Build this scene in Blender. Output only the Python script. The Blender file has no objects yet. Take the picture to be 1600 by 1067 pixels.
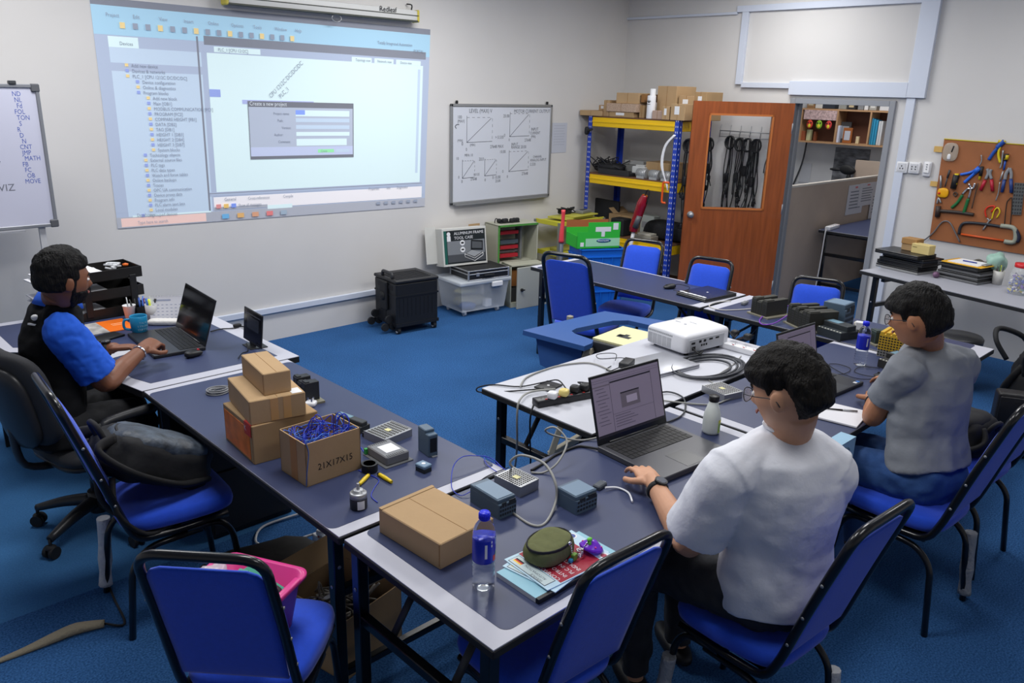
import bpy, bmesh, math, random
from math import sin, cos, pi, radians, sqrt, atan2, hypot
from mathutils import Vector, Matrix, noise

sc = bpy.context.scene
COL = sc.collection
# ---------------------------------------------------------------- camera, world, lights, exposure
FPX = 1250.0
CAM = Vector((0, 0, 2.15))
YAW, PITCH, ROLL = radians(46.0), radians(17.5), radians(1.6)
fw = Vector((cos(PITCH)*cos(YAW), cos(PITCH)*sin(YAW), -sin(PITCH)))
_rt = Vector((sin(YAW), -cos(YAW), 0)); _up = _rt.cross(fw)
rt = _rt*cos(ROLL) + _up*sin(ROLL); up = rt.cross(fw)
cd = bpy.data.cameras.new('camera'); cam = bpy.data.objects.new('camera', cd); COL.objects.link(cam)
cd.sensor_width = 36.0; cd.lens = FPX/1600.0*36.0; cd.clip_start = 0.05; cd.clip_end = 100
m3 = Matrix((rt, up, -fw)).transposed()
cam.matrix_world = Matrix.Translation(CAM) @ m3.to_4x4()
sc.camera = cam
w = bpy.data.worlds.new('world'); sc.world = w; w.use_nodes = True
w.node_tree.nodes['Background'].inputs[0].default_value = (0.80, 0.86, 1.0, 1)
w.node_tree.nodes['Background'].inputs[1].default_value = 0.25
sc.view_settings.view_transform = 'Standard'; sc.view_settings.look = 'None'
sc.view_settings.gamma = 1.0; sc.view_settings.use_curve_mapping = False
sc.view_settings.exposure = 0.46
def area(name, loc, sx, sy, power, col=(0.93, 0.96, 1.0), rot=(0, 0, 0), spread=180):
    d = bpy.data.lights.new(name, 'AREA'); d.shape = 'RECTANGLE'; d.size = sx; d.size_y = sy
    d.energy = power; d.color = col; d.spread = radians(spread)
    o = bpy.data.objects.new(name, d); COL.objects.link(o); o.location = loc; o.rotation_euler = rot
    return o
for lx, ly, pw in ((1.3, 4.9, 34), (4.3, 4.7, 42), (1.6, 2.4, 30), (4.6, 2.4, 30), (6.6, 4.0, 24), (6.4, 1.2, 16), (2.0, 0.2, 12)):
    area('ceiling_panel_light', (lx, ly, 3.28), 1.2, 0.6, pw, (1.0, 0.99, 0.975))
area('ceiling_panel_light', (9.2, 4.3, 3.2), 1.2, 0.6, 30, (1.0, 0.99, 0.975))
# ---------------------------------------------------------------- pixel (in the 1600x1067 frame) -> point on a real plane
def ray(x, y): return fw*FPX + rt*(x-800) - up*(y-533.5)
def T(x, y, z=0.75):
    d = ray(x, y); return CAM + d*((z-CAM.z)/d.z)
def OX(x, y, X):
    d = ray(x, y); return CAM + d*(X/d.x)
def OY(x, y, Y):
    d = ray(x, y); return CAM + d*(Y/d.y)
def hpx(base, top, z=0.75):
    b = T(*base, z); d = ray(*top); return CAM.z+d.z*(hypot(b.x, b.y)/hypot(d.x, d.y))-z
def rect(a, b, c, z=0.75):
    """base corners seen in the photo: a-b one edge, b-c the next; returns centre, heading of a->b, lengths"""
    A, B, C2 = T(*a, z), T(*b, z), T(*c, z)
    u = B-A; L = u.length; u.normalize(); v = Vector((-u.y, u.x, 0)); s = (C2-B).dot(v)
    cen = A + u*L/2 + v*s/2
    return cen, atan2(u.y, u.x), L, abs(s)
# ---------------------------------------------------------------- materials
def lin(c):
    return tuple((v/12.92 if v <= 0.04045 else ((v+0.055)/1.055)**2.4) for v in c)
def hexc(h): return lin(tuple(int(h[i:i+2], 16)/255 for i in (0, 2, 4)))
MATS = {}
def mat(h, rough=0.6, metal=0.0, var=0.0, vs=8.0, bump=0.0, bs=40.0, emit=0.0, trans=0.0, ior=1.45, alpha=1.0, stretch=None, col2=None, spec=None, coat=0.0, sheen=0.0):
    key = (h, rough, metal, var, vs, bump, bs, emit, trans, alpha, stretch, col2, spec, coat, sheen)
    if key in MATS: return MATS[key]
    m = bpy.data.materials.new('mat_'+h); m.use_nodes = True; nt = m.node_tree; N = nt.nodes; Lk = nt.links
    p = N['Principled BSDF']; c = hexc(h)
    p.inputs['Base Color'].default_value = (*c, 1); p.inputs['Roughness'].default_value = rough
    p.inputs['Metallic'].default_value = metal; p.inputs['IOR'].default_value = ior
    p.inputs['Transmission Weight'].default_value = trans; p.inputs['Alpha'].default_value = alpha
    if spec is not None: p.inputs['Specular IOR Level'].default_value = spec
    if coat: p.inputs['Coat Weight'].default_value = coat
    if sheen: p.inputs['Sheen Weight'].default_value = sheen; p.inputs['Sheen Roughness'].default_value = 0.5
    if emit:
        p.inputs['Emission Color'].default_value = (*c, 1); p.inputs['Emission Strength'].default_value = emit
    if var or bump or stretch:
        tc = N.new('ShaderNodeTexCoord'); mp = N.new('ShaderNodeMapping'); Lk.new(tc.outputs['Object'], mp.inputs[0])
        if stretch: mp.inputs['Scale'].default_value = stretch
    if var or col2:
        n = N.new('ShaderNodeTexNoise'); n.inputs['Scale'].default_value = vs; n.inputs['Detail'].default_value = 5
        Lk.new(mp.outputs[0], n.inputs['Vector'])
        r = N.new('ShaderNodeValToRGB'); Lk.new(n.outputs['Fac'], r.inputs[0])
        r.color_ramp.elements[0].position = 0.3; r.color_ramp.elements[1].position = 0.7
        a = [max(0, v*(1-var)) for v in c]; b = hexc(col2) if col2 else [min(1, v*(1+var)) for v in c]
        r.color_ramp.elements[0].color = (*a, 1); r.color_ramp.elements[1].color = (*b, 1)
        Lk.new(r.outputs[0], p.inputs['Base Color'])
    if bump:
        n = N.new('ShaderNodeTexNoise'); n.inputs['Scale'].default_value = bs; n.inputs['Detail'].default_value = 3
        Lk.new(mp.outputs[0], n.inputs['Vector'])
        bn = N.new('ShaderNodeBump'); bn.inputs['Strength'].default_value = bump; bn.inputs['Distance'].default_value = 0.01
        Lk.new(n.outputs['Fac'], bn.inputs['Height']); Lk.new(bn.outputs[0], p.inputs['Normal'])
    MATS[key] = m
    return m
BLK = mat('17181a', 0.4); BLKG = mat('0e0f12', 0.22); BLKM = mat('1b1c1f', 0.7)
FRM = mat('101114', 0.28, coat=0.3); STEEL = mat('a4a6a9', 0.42, 0.7); CHROME = mat('d8d9dc', 0.12, 1.0)
WHT = mat('e4e5e8', 0.5); WHTG = mat('e9eaee', 0.25); GREY = mat('8b8d91', 0.5); DGREY = mat('3a3c40', 0.5)
NAVY = mat('343d5e', 0.42, var=0.04, vs=3.0); STRIP = mat('bbbcc7', 0.45)
CARD = mat('b2946e', 0.85, var=0.06, vs=5, bump=0.05, bs=60); CARD2 = mat('a58862', 0.85, var=0.08, vs=6); CARDD = mat('8a6238', 0.9)
BLUE = mat('184cd2', 0.85, var=0.05, vs=60, bump=0.15, bs=400, sheen=0.3)
YEL = mat('ecc010', 0.4); RED = mat('b0202c', 0.4); PLC = mat('4f6376', 0.45); PLCD = mat('2c3236', 0.5); PLCK = mat('35352f', 0.6)
CABG = mat('9a9a96', 0.5); CABK = mat('16171a', 0.5); PAPER = mat('e6e6e8', 0.8); WALL = mat('d3d1cf', 0.85, var=0.02, vs=2.0, bump=0.04, bs=25)
BLUW = mat('2338b8', 0.4); SCRN = mat('0b0c10', 0.12); ORG = mat('e06a1c', 0.5); GRN = mat('2fae35', 0.5)
# ---------------------------------------------------------------- mesh builder
def catmull(P, n=6, closed=False):
    P = [Vector(p) for p in P]
    if len(P) < 3: return P
    out = []; N = len(P); rng = N if closed else N-1
    for i in range(rng):
        if closed: a, b, c, d = P[(i-1) % N], P[i], P[(i+1) % N], P[(i+2) % N]
        else: a, b, c, d = P[max(i-1, 0)], P[i], P[i+1], P[min(i+2, N-1)]
        for k in range(n):
            t = k/n; t2 = t*t; t3 = t2*t
            out.append(0.5*((2*b)+(c-a)*t+(2*a-5*b+4*c-d)*t2+(3*b-a-3*c+d)*t3))
    if not closed: out.append(P[-1])
    return out
def fillet(P, r, n=5):
    P = [Vector(p) for p in P]; out = [P[0]]
    for i in range(1, len(P)-1):
        a, b, c = P[i-1], P[i], P[i+1]; u = (a-b); v = (c-b); rr = min(r, u.length*0.49, v.length*0.49)
        p, q = b+u.normalized()*rr, b+v.normalized()*rr
        for k in range(n+1):
            t = k/n; out.append(p*(1-t)**2+b*2*t*(1-t)+q*t*t)
    out.append(P[-1]); return out
class MB:
    def __init__(s, m=None):
        s.v = []; s.f = []; s.mi = []; s.sm = []; s.mats = []; s.M = Matrix(); s.cur = 0
        s.mat(m or GREY)
    def mat(s, m):
        if m not in s.mats: s.mats.append(m)
        s.cur = s.mats.index(m); return s
    def add(s, V, F, smooth=False):
        o = len(s.v); M = s.M
        s.v.extend([M @ Vector(p) for p in V])
        for f in F:
            s.f.append([i+o for i in f]); s.mi.append(s.cur); s.sm.append(smooth)
        return s
    def box(s, c, d, bev=0.0, R=None, seg=1):
        """c centre, d full sizes"""
        bm = bmesh.new(); bmesh.ops.create_cube(bm, size=1.0)
        for v in bm.verts: v.co = Vector((v.co.x*d[0], v.co.y*d[1], v.co.z*d[2]))
        if bev: bmesh.ops.bevel(bm, geom=list(bm.edges), offset=min(bev, min(d)*0.49), segments=seg, profile=0.5, affect='EDGES')
        c = Vector(c)
        if R is not None:
            if isinstance(R, (int, float)): R = Matrix.Rotation(R, 3, 'Z')
            for v in bm.verts: v.co = R @ v.co
        bm.verts.index_update()
        V = [v.co+c for v in bm.verts]; F = [[v.index for v in f.verts] for f in bm.faces]; bm.free()
        return s.add(V, F, seg > 1)
    def b2(s, a, b, bev=0.0, seg=1):
        """box by two corners"""
        return s.box([(a[i]+b[i])/2 for i in range(3)], [abs(b[i]-a[i]) for i in range(3)], bev, None, seg)
    def tube(s, P, r, seg=8, smooth=0, flat=None, closed=False, caps=True):
        P = [Vector(p) for p in P]
        if smooth: P = catmull(P, smooth, closed)
        n = len(P); rs = r if isinstance(r, (list, tuple)) else [r]*n
        if len(rs) != n: rs = [(lambda q: rs[int(q)]*(1-q+int(q))+rs[min(int(q)+1, len(rs)-1)]*(q-int(q)))(i/(n-1)*(len(rs)-1)) for i in range(n)]
        V = []; F = []; N = None
        for i in range(n):
            if closed: t = P[(i+1) % n]-P[i-1]
            else: t = P[min(i+1, n-1)]-P[max(i-1, 0)]
            if t.length < 1e-9: t = Vector((0, 0, 1))
            t.normalize()
            if N is None:
                ref = Vector((0, 0, 1)) if abs(t.z) < 0.9 else Vector((1, 0, 0)); N = t.cross(ref).normalized()
                if flat is not None: N = Vector(flat); N = (N-t*N.dot(t)).normalized()
            else:
                N = (N-t*N.dot(t))
                if N.length < 1e-6: N = t.orthogonal()
                N.normalize()
            B = t.cross(N)
            for k in range(seg):
                a = 2*pi*k/seg; V.append(P[i]+(N*cos(a)*(1.0)+B*sin(a)*(0.55 if flat is not None else 1.0))*rs[i])
        m = n if closed else n-1
        for i in range(m):
            j = (i+1) % n
            for k in range(seg): F.append([i*seg+k, i*seg+(k+1) % seg, j*seg+(k+1) % seg, j*seg+k])
        s.add(V, F, True)
        if caps and not closed:
            o = len(s.v)-len(V)
            for ring in (list(range(seg))[::-1], list(range((n-1)*seg, n*seg))):
                s.f.append([o+i for i in ring]); s.mi.append(s.cur); s.sm.append(False)
        return s
    def cyl(s, a, b, r, r2=None, seg=16):
        return s.tube([a, b], [r, r if r2 is None else r2], seg)
    def lathe(s, prof, c=(0, 0, 0), seg=24, sharp=False, ax=None):
        c = Vector(c); V = []; F = []; n = len(prof)
        for (r, z) in prof:
            for k in range(seg):
                a = 2*pi*k/seg; V.append(Vector((r*cos(a), r*sin(a), z)))
        for i in range(n-1):
            for k in range(seg): F.append([i*seg+k, i*seg+(k+1) % seg, (i+1)*seg+(k+1) % seg, (i+1)*seg+k])
        if prof[0][0] > 1e-5: F.append(list(range(seg))[::-1])
        if prof[-1][0] > 1e-5: F.append(list(range((n-1)*seg, n*seg)))
        if ax is not None:
            q = Vector((0, 0, 1)).rotation_difference(Vector(ax)); V = [q @ v for v in V]
        return s.add([v+c for v in V], F, not sharp)
    def prism(s, poly, z0, z1, bev=0):
        n = len(poly); V = [(p[0], p[1], z0) for p in poly]+[(p[0], p[1], z1) for p in poly]
        ar = sum(poly[i][0]*poly[(i+1) % n][1]-poly[(i+1) % n][0]*poly[i][1] for i in range(n))
        F = [list(range(n))[::-1], list(range(n, 2*n))]+[[i, (i+1) % n, n+(i+1) % n, n+i] for i in range(n)]
        if (ar < 0): F = [f[::-1] for f in F]
        return s.add(V, F)
    def sq(s, c, d, e=0.5, e2=None, nu=20, nv=12, R=None, fn=None):
        """superellipsoid, d full sizes, e exponent (small = boxy)"""
        e2 = e if e2 is None else e2; c = Vector(c); V = []; F = []
        def pw(x, k): return math.copysign(abs(x)**k, x)
        for j in range(nv+1):
            ph = -pi/2+pi*j/nv
            for i in range(nu):
                th = 2*pi*i/nu
                p = Vector((pw(cos(ph), e2)*pw(cos(th), e)*d[0]/2, pw(cos(ph), e2)*pw(sin(th), e)*d[1]/2, pw(sin(ph), e2)*d[2]/2))
                if fn: p = fn(p)
                if R is not None: p = R @ p
                V.append(p+c)
        for j in range(nv):
            for i in range(nu): F.append([j*nu+i, j*nu+(i+1) % nu, (j+1)*nu+(i+1) % nu, (j+1)*nu+i])
        return s.add(V, F, True)
    def loft(s, rings, seg=20, e=1.0, caps=True):
        """rings: (centre, U halfaxis vec, V halfaxis vec)"""
        V = []; F = []
        def pw(x, k): return math.copysign(abs(x)**k, x)
        for (c, U, W) in rings:
            c, U, W = Vector(c), Vector(U), Vector(W)
            for k in range(seg):
                a = 2*pi*k/seg; V.append(c+U*pw(cos(a), e)+W*pw(sin(a), e))
        n = len(rings)
        for i in range(n-1):
            for k in range(seg): F.append([i*seg+k, i*seg+(k+1) % seg, (i+1)*seg+(k+1) % seg, (i+1)*seg+k])
        if caps: F.append(list(range(seg))[::-1]); F.append(list(range((n-1)*seg, n*seg)))
        return s.add(V, F, True)
    def quad(s, a, b, c, d): return s.add([a, b, c, d], [[0, 1, 2, 3]])
    def text(s, body, size, M, ex=0.0, align='LEFT', sx=1.0):
        cu = bpy.data.curves.new('t', 'FONT'); cu.body = body; cu.size = size; cu.extrude = ex; cu.align_x = align; cu.resolution_u = 2
        o = bpy.data.objects.new('t', cu); me = o.to_mesh()
        V = [M @ Vector((v.co.x*sx, v.co.y, v.co.z)) for v in me.vertices]; F = [list(p.vertices) for p in me.polygons]
        s.add(V, F); o.to_mesh_clear(); bpy.data.objects.remove(o); bpy.data.curves.remove(cu); return s
    def build(s, name, parent=None, loc=None, rz=0.0):
        me = bpy.data.meshes.new(name); me.from_pydata([tuple(v) for v in s.v], [], s.f)
        for m in s.mats: me.materials.append(m)
        me.polygons.foreach_set('material_index', s.mi); me.polygons.foreach_set('use_smooth', s.sm)
        bm = bmesh.new(); bm.from_mesh(me); bmesh.ops.recalc_face_normals(bm, faces=bm.faces); bm.to_mesh(me); bm.free()
        me.update(); o = bpy.data.objects.new(name, me); COL.objects.link(o)
        if parent is not None: o.parent = parent
        if loc is not None: o.location = loc; o.rotation_euler = (0, 0, rz)
        return o
def frame(o, x, y):
    """matrix with origin o, local X along x, local Y along y"""
    x = Vector(x).normalized(); y = Vector(y); y = (y-x*y.dot(x)).normalized(); z = x.cross(y)
    return Matrix.Translation(Vector(o)) @ Matrix((x, y, z)).transposed().to_4x4()
def tag(o, label, cat, group=None, kind=None):
    if label: o['label'] = label
    if cat: o['category'] = cat
    if group: o['group'] = group
    if kind: o['kind'] = kind
    return o
def thing(name, label, cat, loc=(0, 0, 0), rz=0.0, group=None):
    o = bpy.data.objects.new(name, None); COL.objects.link(o); o.empty_display_size = 0.1
    o.location = loc; o.rotation_euler = (0, 0, rz); return tag(o, label, cat, group)
def one(mb, name, label, cat, loc=(0, 0, 0), rz=0.0, group=None):
    return tag(mb.build(name, None, loc, rz), label, cat, group)
def struct(mb, name):
    o = mb.build(name); o['kind'] = 'structure'; return o
def dup(root, loc, rz, label, group=None, s=None):
    r = root.copy(); COL.objects.link(r); r.location = loc; r.rotation_euler = (0, 0, rz); r['label'] = label
    if group: r['group'] = group
    if s: r.scale = (s, s, s)
    for ch in list(root.children):
        c = ch.copy(); COL.objects.link(c); c.parent = r
        for g in list(ch.children):
            d = g.copy(); COL.objects.link(d); d.parent = c
    return r
X3, Y3, Z3 = Vector((1, 0, 0)), Vector((0, 1, 0)), Vector((0, 0, 1))
# ================================================================ SETTING
WY, WX, CH = 6.25, 7.75, 3.3      # back wall, right wall, ceiling
def carpet_mat():
    m = bpy.data.materials.new('carpet'); m.use_nodes = True; nt = m.node_tree; N = nt.nodes; L = nt.links
    p = N['Principled BSDF']; p.inputs['Roughness'].default_value = 0.95; p.inputs['Specular IOR Level'].default_value = 0.1
    tc = N.new('ShaderNodeTexCoord'); n = N.new('ShaderNodeTexNoise'); n.inputs['Scale'].default_value = 130; n.inputs['Detail'].default_value = 4
    n2 = N.new('ShaderNodeTexNoise'); n2.inputs['Scale'].default_value = 2.0; n2.inputs['Detail'].default_value = 4
    L.new(tc.outputs['Object'], n.inputs['Vector']); L.new(tc.outputs['Object'], n2.inputs['Vector'])
    r = N.new('ShaderNodeValToRGB'); r.color_ramp.elements[0].position = 0.3; r.color_ramp.elements[1].position = 0.72
    r.color_ramp.elements[0].color = (*hexc('204778'), 1); r.color_ramp.elements[1].color = (*hexc('4477b4'), 1)
    L.new(n.outputs['Fac'], r.inputs[0])
    # the strip laid beyond a seam is a more faded roll (a real colour change of the carpet)
    sp = N.new('ShaderNodeSeparateXYZ'); L.new(tc.outputs['Object'], sp.inputs[0])
    a = N.new('ShaderNodeMath'); a.operation = 'MULTIPLY_ADD'; a.inputs[1].default_value = 0.0; a.inputs[2].default_value = 3.43
    L.new(sp.outputs['X'], a.inputs[0])
    g = N.new('ShaderNodeMath'); g.operation = 'GREATER_THAN'; L.new(sp.outputs['Y'], g.inputs[0]); L.new(a.outputs[0], g.inputs[1])
    xl = N.new('ShaderNodeMath'); xl.operation = 'LESS_THAN'; L.new(sp.outputs['X'], xl.inputs[0]); xl.inputs[1].default_value = 2.0
    ml = N.new('ShaderNodeMath'); ml.operation = 'MULTIPLY'; L.new(g.outputs[0], ml.inputs[0]); L.new(xl.outputs[0], ml.inputs[1])
    mx = N.new('ShaderNodeMix'); mx.data_type = 'RGBA'; mx.inputs['B'].default_value = (*hexc('4f8cc6'), 1)
    k = N.new('ShaderNodeMath'); k.operation = 'MULTIPLY'; k.inputs[1].default_value = 0.55; L.new(ml.outputs[0], k.inputs[0])
    L.new(k.outputs[0], mx.inputs['Factor']); L.new(r.outputs[0], mx.inputs['A'])
    m2 = N.new('ShaderNodeMix'); m2.data_type = 'RGBA'; m2.blend_type = 'MULTIPLY'; m2.inputs['Factor'].default_value = 0.35
    L.new(mx.outputs['Result'], m2.inputs['A']); L.new(n2.outputs['Fac'], m2.inputs['B']); L.new(m2.outputs['Result'], p.inputs['Base Color'])
    b = N.new('ShaderNodeBump'); b.inputs['Strength'].default_value = 0.5; b.inputs['Distance'].default_value = 0.01
    L.new(n.outputs['Fac'], b.inputs['Height']); L.new(b.outputs[0], p.inputs['Normal'])
    return m
struct(MB(carpet_mat()).b2((-2, -2, -0.05), (12, 7.2, 0)), 'floor')
struct(MB(mat('d5d6d8', 0.9)).b2((-2, -2, CH), (12, 7.2, CH+0.1)), 'ceiling')
struct(MB(WALL).b2((-2, WY, 0), (WX, WY+0.12, CH)), 'wall_back')
struct(MB(WALL).b2((-2.12, -2, 0), (-2, WY+0.12, CH)), 'wall_left')
struct(MB(WALL).b2((-2.12, -2.12, 0), (12, -2, CH)), 'wall_front')
DY0, DY1, DZ = 3.14, 4.06, 2.09
m = MB(WALL); m.b2((WX, -2, 0), (WX+0.12, DY0, CH)); m.b2((WX, DY1, 0), (WX+0.12, WY+0.12, CH)); m.b2((WX, DY0, DZ), (WX+0.12, DY1, CH))
struct(m, 'wall_right')
OW = 10.6
struct(MB(mat('cfd0d2', 0.9, var=0.06, vs=3, bump=0.1, bs=8)).b2((OW, 2, 0), (OW+0.1, 7.2, CH)), 'wall_office')
struct(MB(WALL).b2((WX+0.12, 6.4, 0), (OW, 6.5, CH)), 'wall_office_far')
struct(MB(WALL).b2((WX+0.12, 2.0, 0), (OW, 2.1, CH)), 'wall_office_near')
# door frame
FG = mat('8d9096', 0.45)
m = MB(FG); m.b2((WX-0.03, DY0-0.055, 0), (WX+0.14, DY0, DZ+0.05), 0.004); m.b2((WX-0.03, DY1, 0), (WX+0.14, DY1+0.055, DZ+0.05), 0.004)
m.b2((WX-0.029, DY0, DZ), (WX+0.139, DY1, DZ+0.049), 0.002); m.b2((WX+0.05, DY0, 0), (WX+0.07, DY0+0.015, DZ)); m.b2((WX+0.05, DY1-0.015, 0), (WX+0.07, DY1, DZ))
struct(m, 'trim_1')
# door leaf, swung back into the room
HX, HY = 7.70, 4.05; EX, EY = 7.0, 4.755
leaf = bpy.data.objects.new('door_1', None); COL.objects.link(leaf); leaf['kind'] = 'structure'
leaf.location = (HX, HY, 0); leaf.rotation_euler = (0, 0, atan2(EY-HY, EX-HX)); DW = hypot(EX-HX, EY-HY)
WOOD = mat('8e4a24', 0.35, var=0.18, vs=4, stretch=(9, 9, 0.7), coat=0.2)
WOODE = mat('b56a35', 0.45)
m = MB(WOOD); a0, a1, z0, z1, th = 0.19*DW, 0.835*DW, 1.03, 1.975, 0.02
m.b2((0, -th, 0.01), (a0, th, 2.09)); m.b2((a1, -th, 0.01), (DW, th, 2.09)); m.b2((a0, -th, 0.01), (a1, th, z0)); m.b2((a0, -th, z1), (a1, th, 2.09))
m.build('door_panel', leaf)
m = MB(WOODE)
for (p, q) in (((a0, z0), (a1, z0+0.018)), ((a0, z1-0.018), (a1, z1)), ((a0, z0), (a0+0.018, z1)), ((a1-0.018, z0), (a1, z1))):
    m.b2((p[0], -th-0.006, p[1]), (q[0], th+0.006, q[1]))
m.build('glazing_bead', leaf)
m = MB(mat('f6f8fa', 0.02, trans=1.0, ior=1.12)); m.b2((a0+0.01, -0.003, z0+0.01), (a1-0.01, 0.003, z1-0.01)); m.build('glass_pane', leaf)
for s in (1, -1):
    m = MB(STEEL); m.lathe([(0.033, 0), (0.034, 0.006), (0.016, 0.012), (0.013, 0.03), (0.026, 0.04), (0.029, 0.056), (0.02, 0.068), (0, 0.07)], (DW-0.065, s*th, 0.97), 20, ax=(0, s, 0))
    m.build('door_knob', leaf)
for z in (0.25, 1.05, 1.85):
    m = MB(FG); m.cyl((0.0, 0.015, z-0.05), (0.0, 0.015, z+0.05), 0.008, seg=10); m.build('hinge', leaf)
# cable trunking on the right wall
TR = mat('cdd4e2', 0.5)
def W(x, y, X=WX): return OX(x, y, X)
def trunk(name, y0, z0, y1, z1, d=0.035):
    struct(MB(TR).b2((WX-d, y0, z0), (WX, y1, z1), 0.002), name)
pa, pb = W(1163, 18), W(1150, 128); pc, pd = W(1437, 8), W(1422, 146); pe, pf = W(1392, 175), W(1352, 520)
trunk('trim_2', pa.y, 2.26, pa.y-0.07, 2.959)
trunk('trim_3', 4.82, 2.96, 3.001, 3.02); trunk('trim_4', 2.84, 2.99, -1.5, 3.05, 0.04); trunk('trim_5', WY, 2.94, 4.82, 2.965, 0.03)
trunk('trim_6', pa.y-0.071, 2.23, 4.141, 2.28); trunk('trim_7', 4.14, 2.17, 3.0, 2.30, 0.045); trunk('trim_8', 2.999, 2.171, 2.841, 3.05, 0.045)
trunk('trim_9', 2.995, 0.0, 2.92, 2.168, 0.03)
struct(MB(TR).b2((1.95, WY-0.03, 0.25), (4.45, WY, 0.30), 0.003), 'trim_10')
struct(MB(TR).b2((-2, WY-0.02, 0.0), (1.6, WY, 0.10), 0.003), 'baseboard_back')
# ================================================================ TABLES
TH = 0.75
def sqleg(m, a, b, s=0.04):
    a, b = Vector(a), Vector(b); d = (b-a); L = d.length; q = Vector((0, 0, 1)).rotation_difference(d.normalized()).to_matrix()
    m.box((a+b)/2, (s, s, L), 0.003, q); return m
def folding_table(label, L, D, mg, loc, rz, legs=(0.10, 0.10), top=None, group='navy topped folding tables', inner=True, straps=True):
    """local x along the length L, y along the depth D; mg = white margins (x-, x+, y-, y+)"""
    t = thing('folding_table', label, 'table', loc, rz, group)
    m = MB(BLKM); m.b2((0, 0, TH-0.032), (L, D, TH-0.003), 0.004)
    m.mat(top or STRIP); m.b2((0.003, 0.003, TH-0.006), (L-0.003, D-0.003, TH))
    m.build('tabletop', t)
    if inner:
        m = MB(NAVY); x0, x1, y0, y1 = mg[0], L-mg[1], mg[2], D-mg[3]; r = 0.03
        P = []
        for (cx, cy, a0) in ((x1-r, y1-r, 0), (x0+r, y1-r, 90), (x0+r, y0+r, 180), (x1-r, y0+r, 270)):
            for k in range(6): a = radians(a0+k*18); P.append((cx+r*cos(a), cy+r*sin(a)))
        m.prism(P, TH-0.001, TH+0.0012); m.build('navy_inlay', t)
    for e, ins in ((0, legs[0]), (1, legs[1])):
        x = ins if e == 0 else L-ins; s = 1 if e == 0 else -1
        for y in (0.045, D-0.045):
            m = MB(FRM); sqleg(m, (x, y, 0), (x, y, TH-0.032)); m.mat(STEEL)
            m.sq((x-s*0.021, y, 0.58), (0.006, 0.014, 0.014), 1); m.sq((x, y+(-0.021 if y < D/2 else 0.021), 0.5), (0.014, 0.006, 0.014), 1); m.build('leg', t)
        m = MB(FRM); sqleg(m, (x, 0.05, 0.47), (x, D-0.05, 0.47), 0.034); m.build('crossbar', t); m = MB(FRM); sqleg(m, (x, 0.05, 0.13), (x, D-0.05, 0.13), 0.03); m.build('crossbar', t); m = MB(FRM)
        sqleg(m, (x+s*0.06, 0.05, TH-0.05), (x+s*0.06, D-0.05, TH-0.05), 0.034); m.build('crossbar', t)
        if straps:
            for y in (D*0.3, D*0.72):
                m = MB(DGREY); p = [(x+s*0.02, y, 0.48), (x+s*0.10, y, 0.60), (x+s*0.24, y, TH-0.04)]
                for a, b in zip(p, p[1:]): 
                    m.tube([a, b], 0.016, 6, flat=(0, 1, 0))
                m.build('folding_brace', t)
    return t
# A: left row, long along Y
folding_table('navy folding table with a white end strip carrying the open box of blue wire', 1.70, 0.745, (0.055, 0.045, 0.004, 0.004), (1.935, 2.015, 0), radians(90))
# B: front row
folding_table('navy folding table nearest the viewer, under the water bottle and booklets', 1.77, 0.72, (0.075, 0.06, 0.035, 0.004), (1.195, 1.275, 0), 0, legs=(0.03, 0.1))
folding_table('navy folding table between the two seated men on the right, with mouse and notebook', 1.63, 0.69, (0.06, 0.05, 0.004, 0.004), (2.985, 1.29, 0), 0)
folding_table('navy folding table full of controller modules with a white strip at its near end', 1.64, 0.60, (0.10, 0.075, 0.004, 0.004), (5.235, 1.28, 0), radians(90))
folding_table('navy folding table in front of the steel rack with a closed laptop on it', 1.66, 0.60, (0.075, 0.06, 0.025, 0.004), (5.235, 2.945, 0), radians(90))
folding_table('white folding table in the middle carrying the projector', 1.72, 0.72, None, (2.445, 2.02, 0), 0, top=mat('c3c5ce', 0.4), inner=False, group=None)
_a = atan2(1.5-2.80, 6.5-6.82)
folding_table('grey folding table against the right wall under the tool board', 2.4, 0.62, None, (6.82, 2.80, 0), _a, top=mat('a6a8b2', 0.45), inner=False, group=None, straps=False, legs=(0.14, 0.1))
# L desk with cut corner
t = thing('office_desk', 'navy white-bordered desk at the left, before the man in black and blue', 'desk', (1.5, 4.5, 0))
O = Vector((1.5, 4.5, 0))
P = [(1.187, 3.725), (2.008, 3.725), (1.99, 4.78), (1.62, 5.35), (0.84, 5.35), (0.84, 4.75), (1.10, 4.55), (1.150, 3.905)]
P = [(x-O.x, y-O.y) for x, y in P]
m = MB(BLKM); m.prism(P, TH-0.035, TH-0.003); m.mat(STRIP); m.prism(P, TH-0.003, TH); m.build('tabletop', t)
Q = [(1.255, 3.80), (1.92, 3.80), (1.90, 4.72), (1.57, 5.28), (0.90, 5.28), (0.90, 4.80), (1.17, 4.60), (1.215, 3.93)]
m = MB(NAVY); m.prism([(x-O.x, y-O.y) for x, y in Q], TH-0.001, TH+0.0012); m.build('navy_inlay', t)
m = MB(CABK); m.b2((1.30-O.x, 3.76-O.y, 0), (1.88-O.x, 3.785-O.y, TH-0.035)); m.build('end_panel', t)
m = MB(CABK); m.b2((1.86-O.x, 3.79-O.y, 0.12), (1.88-O.x, 4.75-O.y, TH-0.035)); m.build('modesty_panel', t)
m = MB(CABK); m.b2((0.87-O.x, 5.28-O.y, 0), (1.6-O.x, 5.30-O.y, TH-0.035)); m.build('end_panel', t)
t = thing('drawer_pedestal', 'black pedestal cabinet in the shadow under the left row table', 'cabinet', (1.58, 3.46, 0))
MB(CABK).b2((-0.22, 0.012, 0.0), (0.20, 0.22, 0.70), 0.004).build('body', t)
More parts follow.
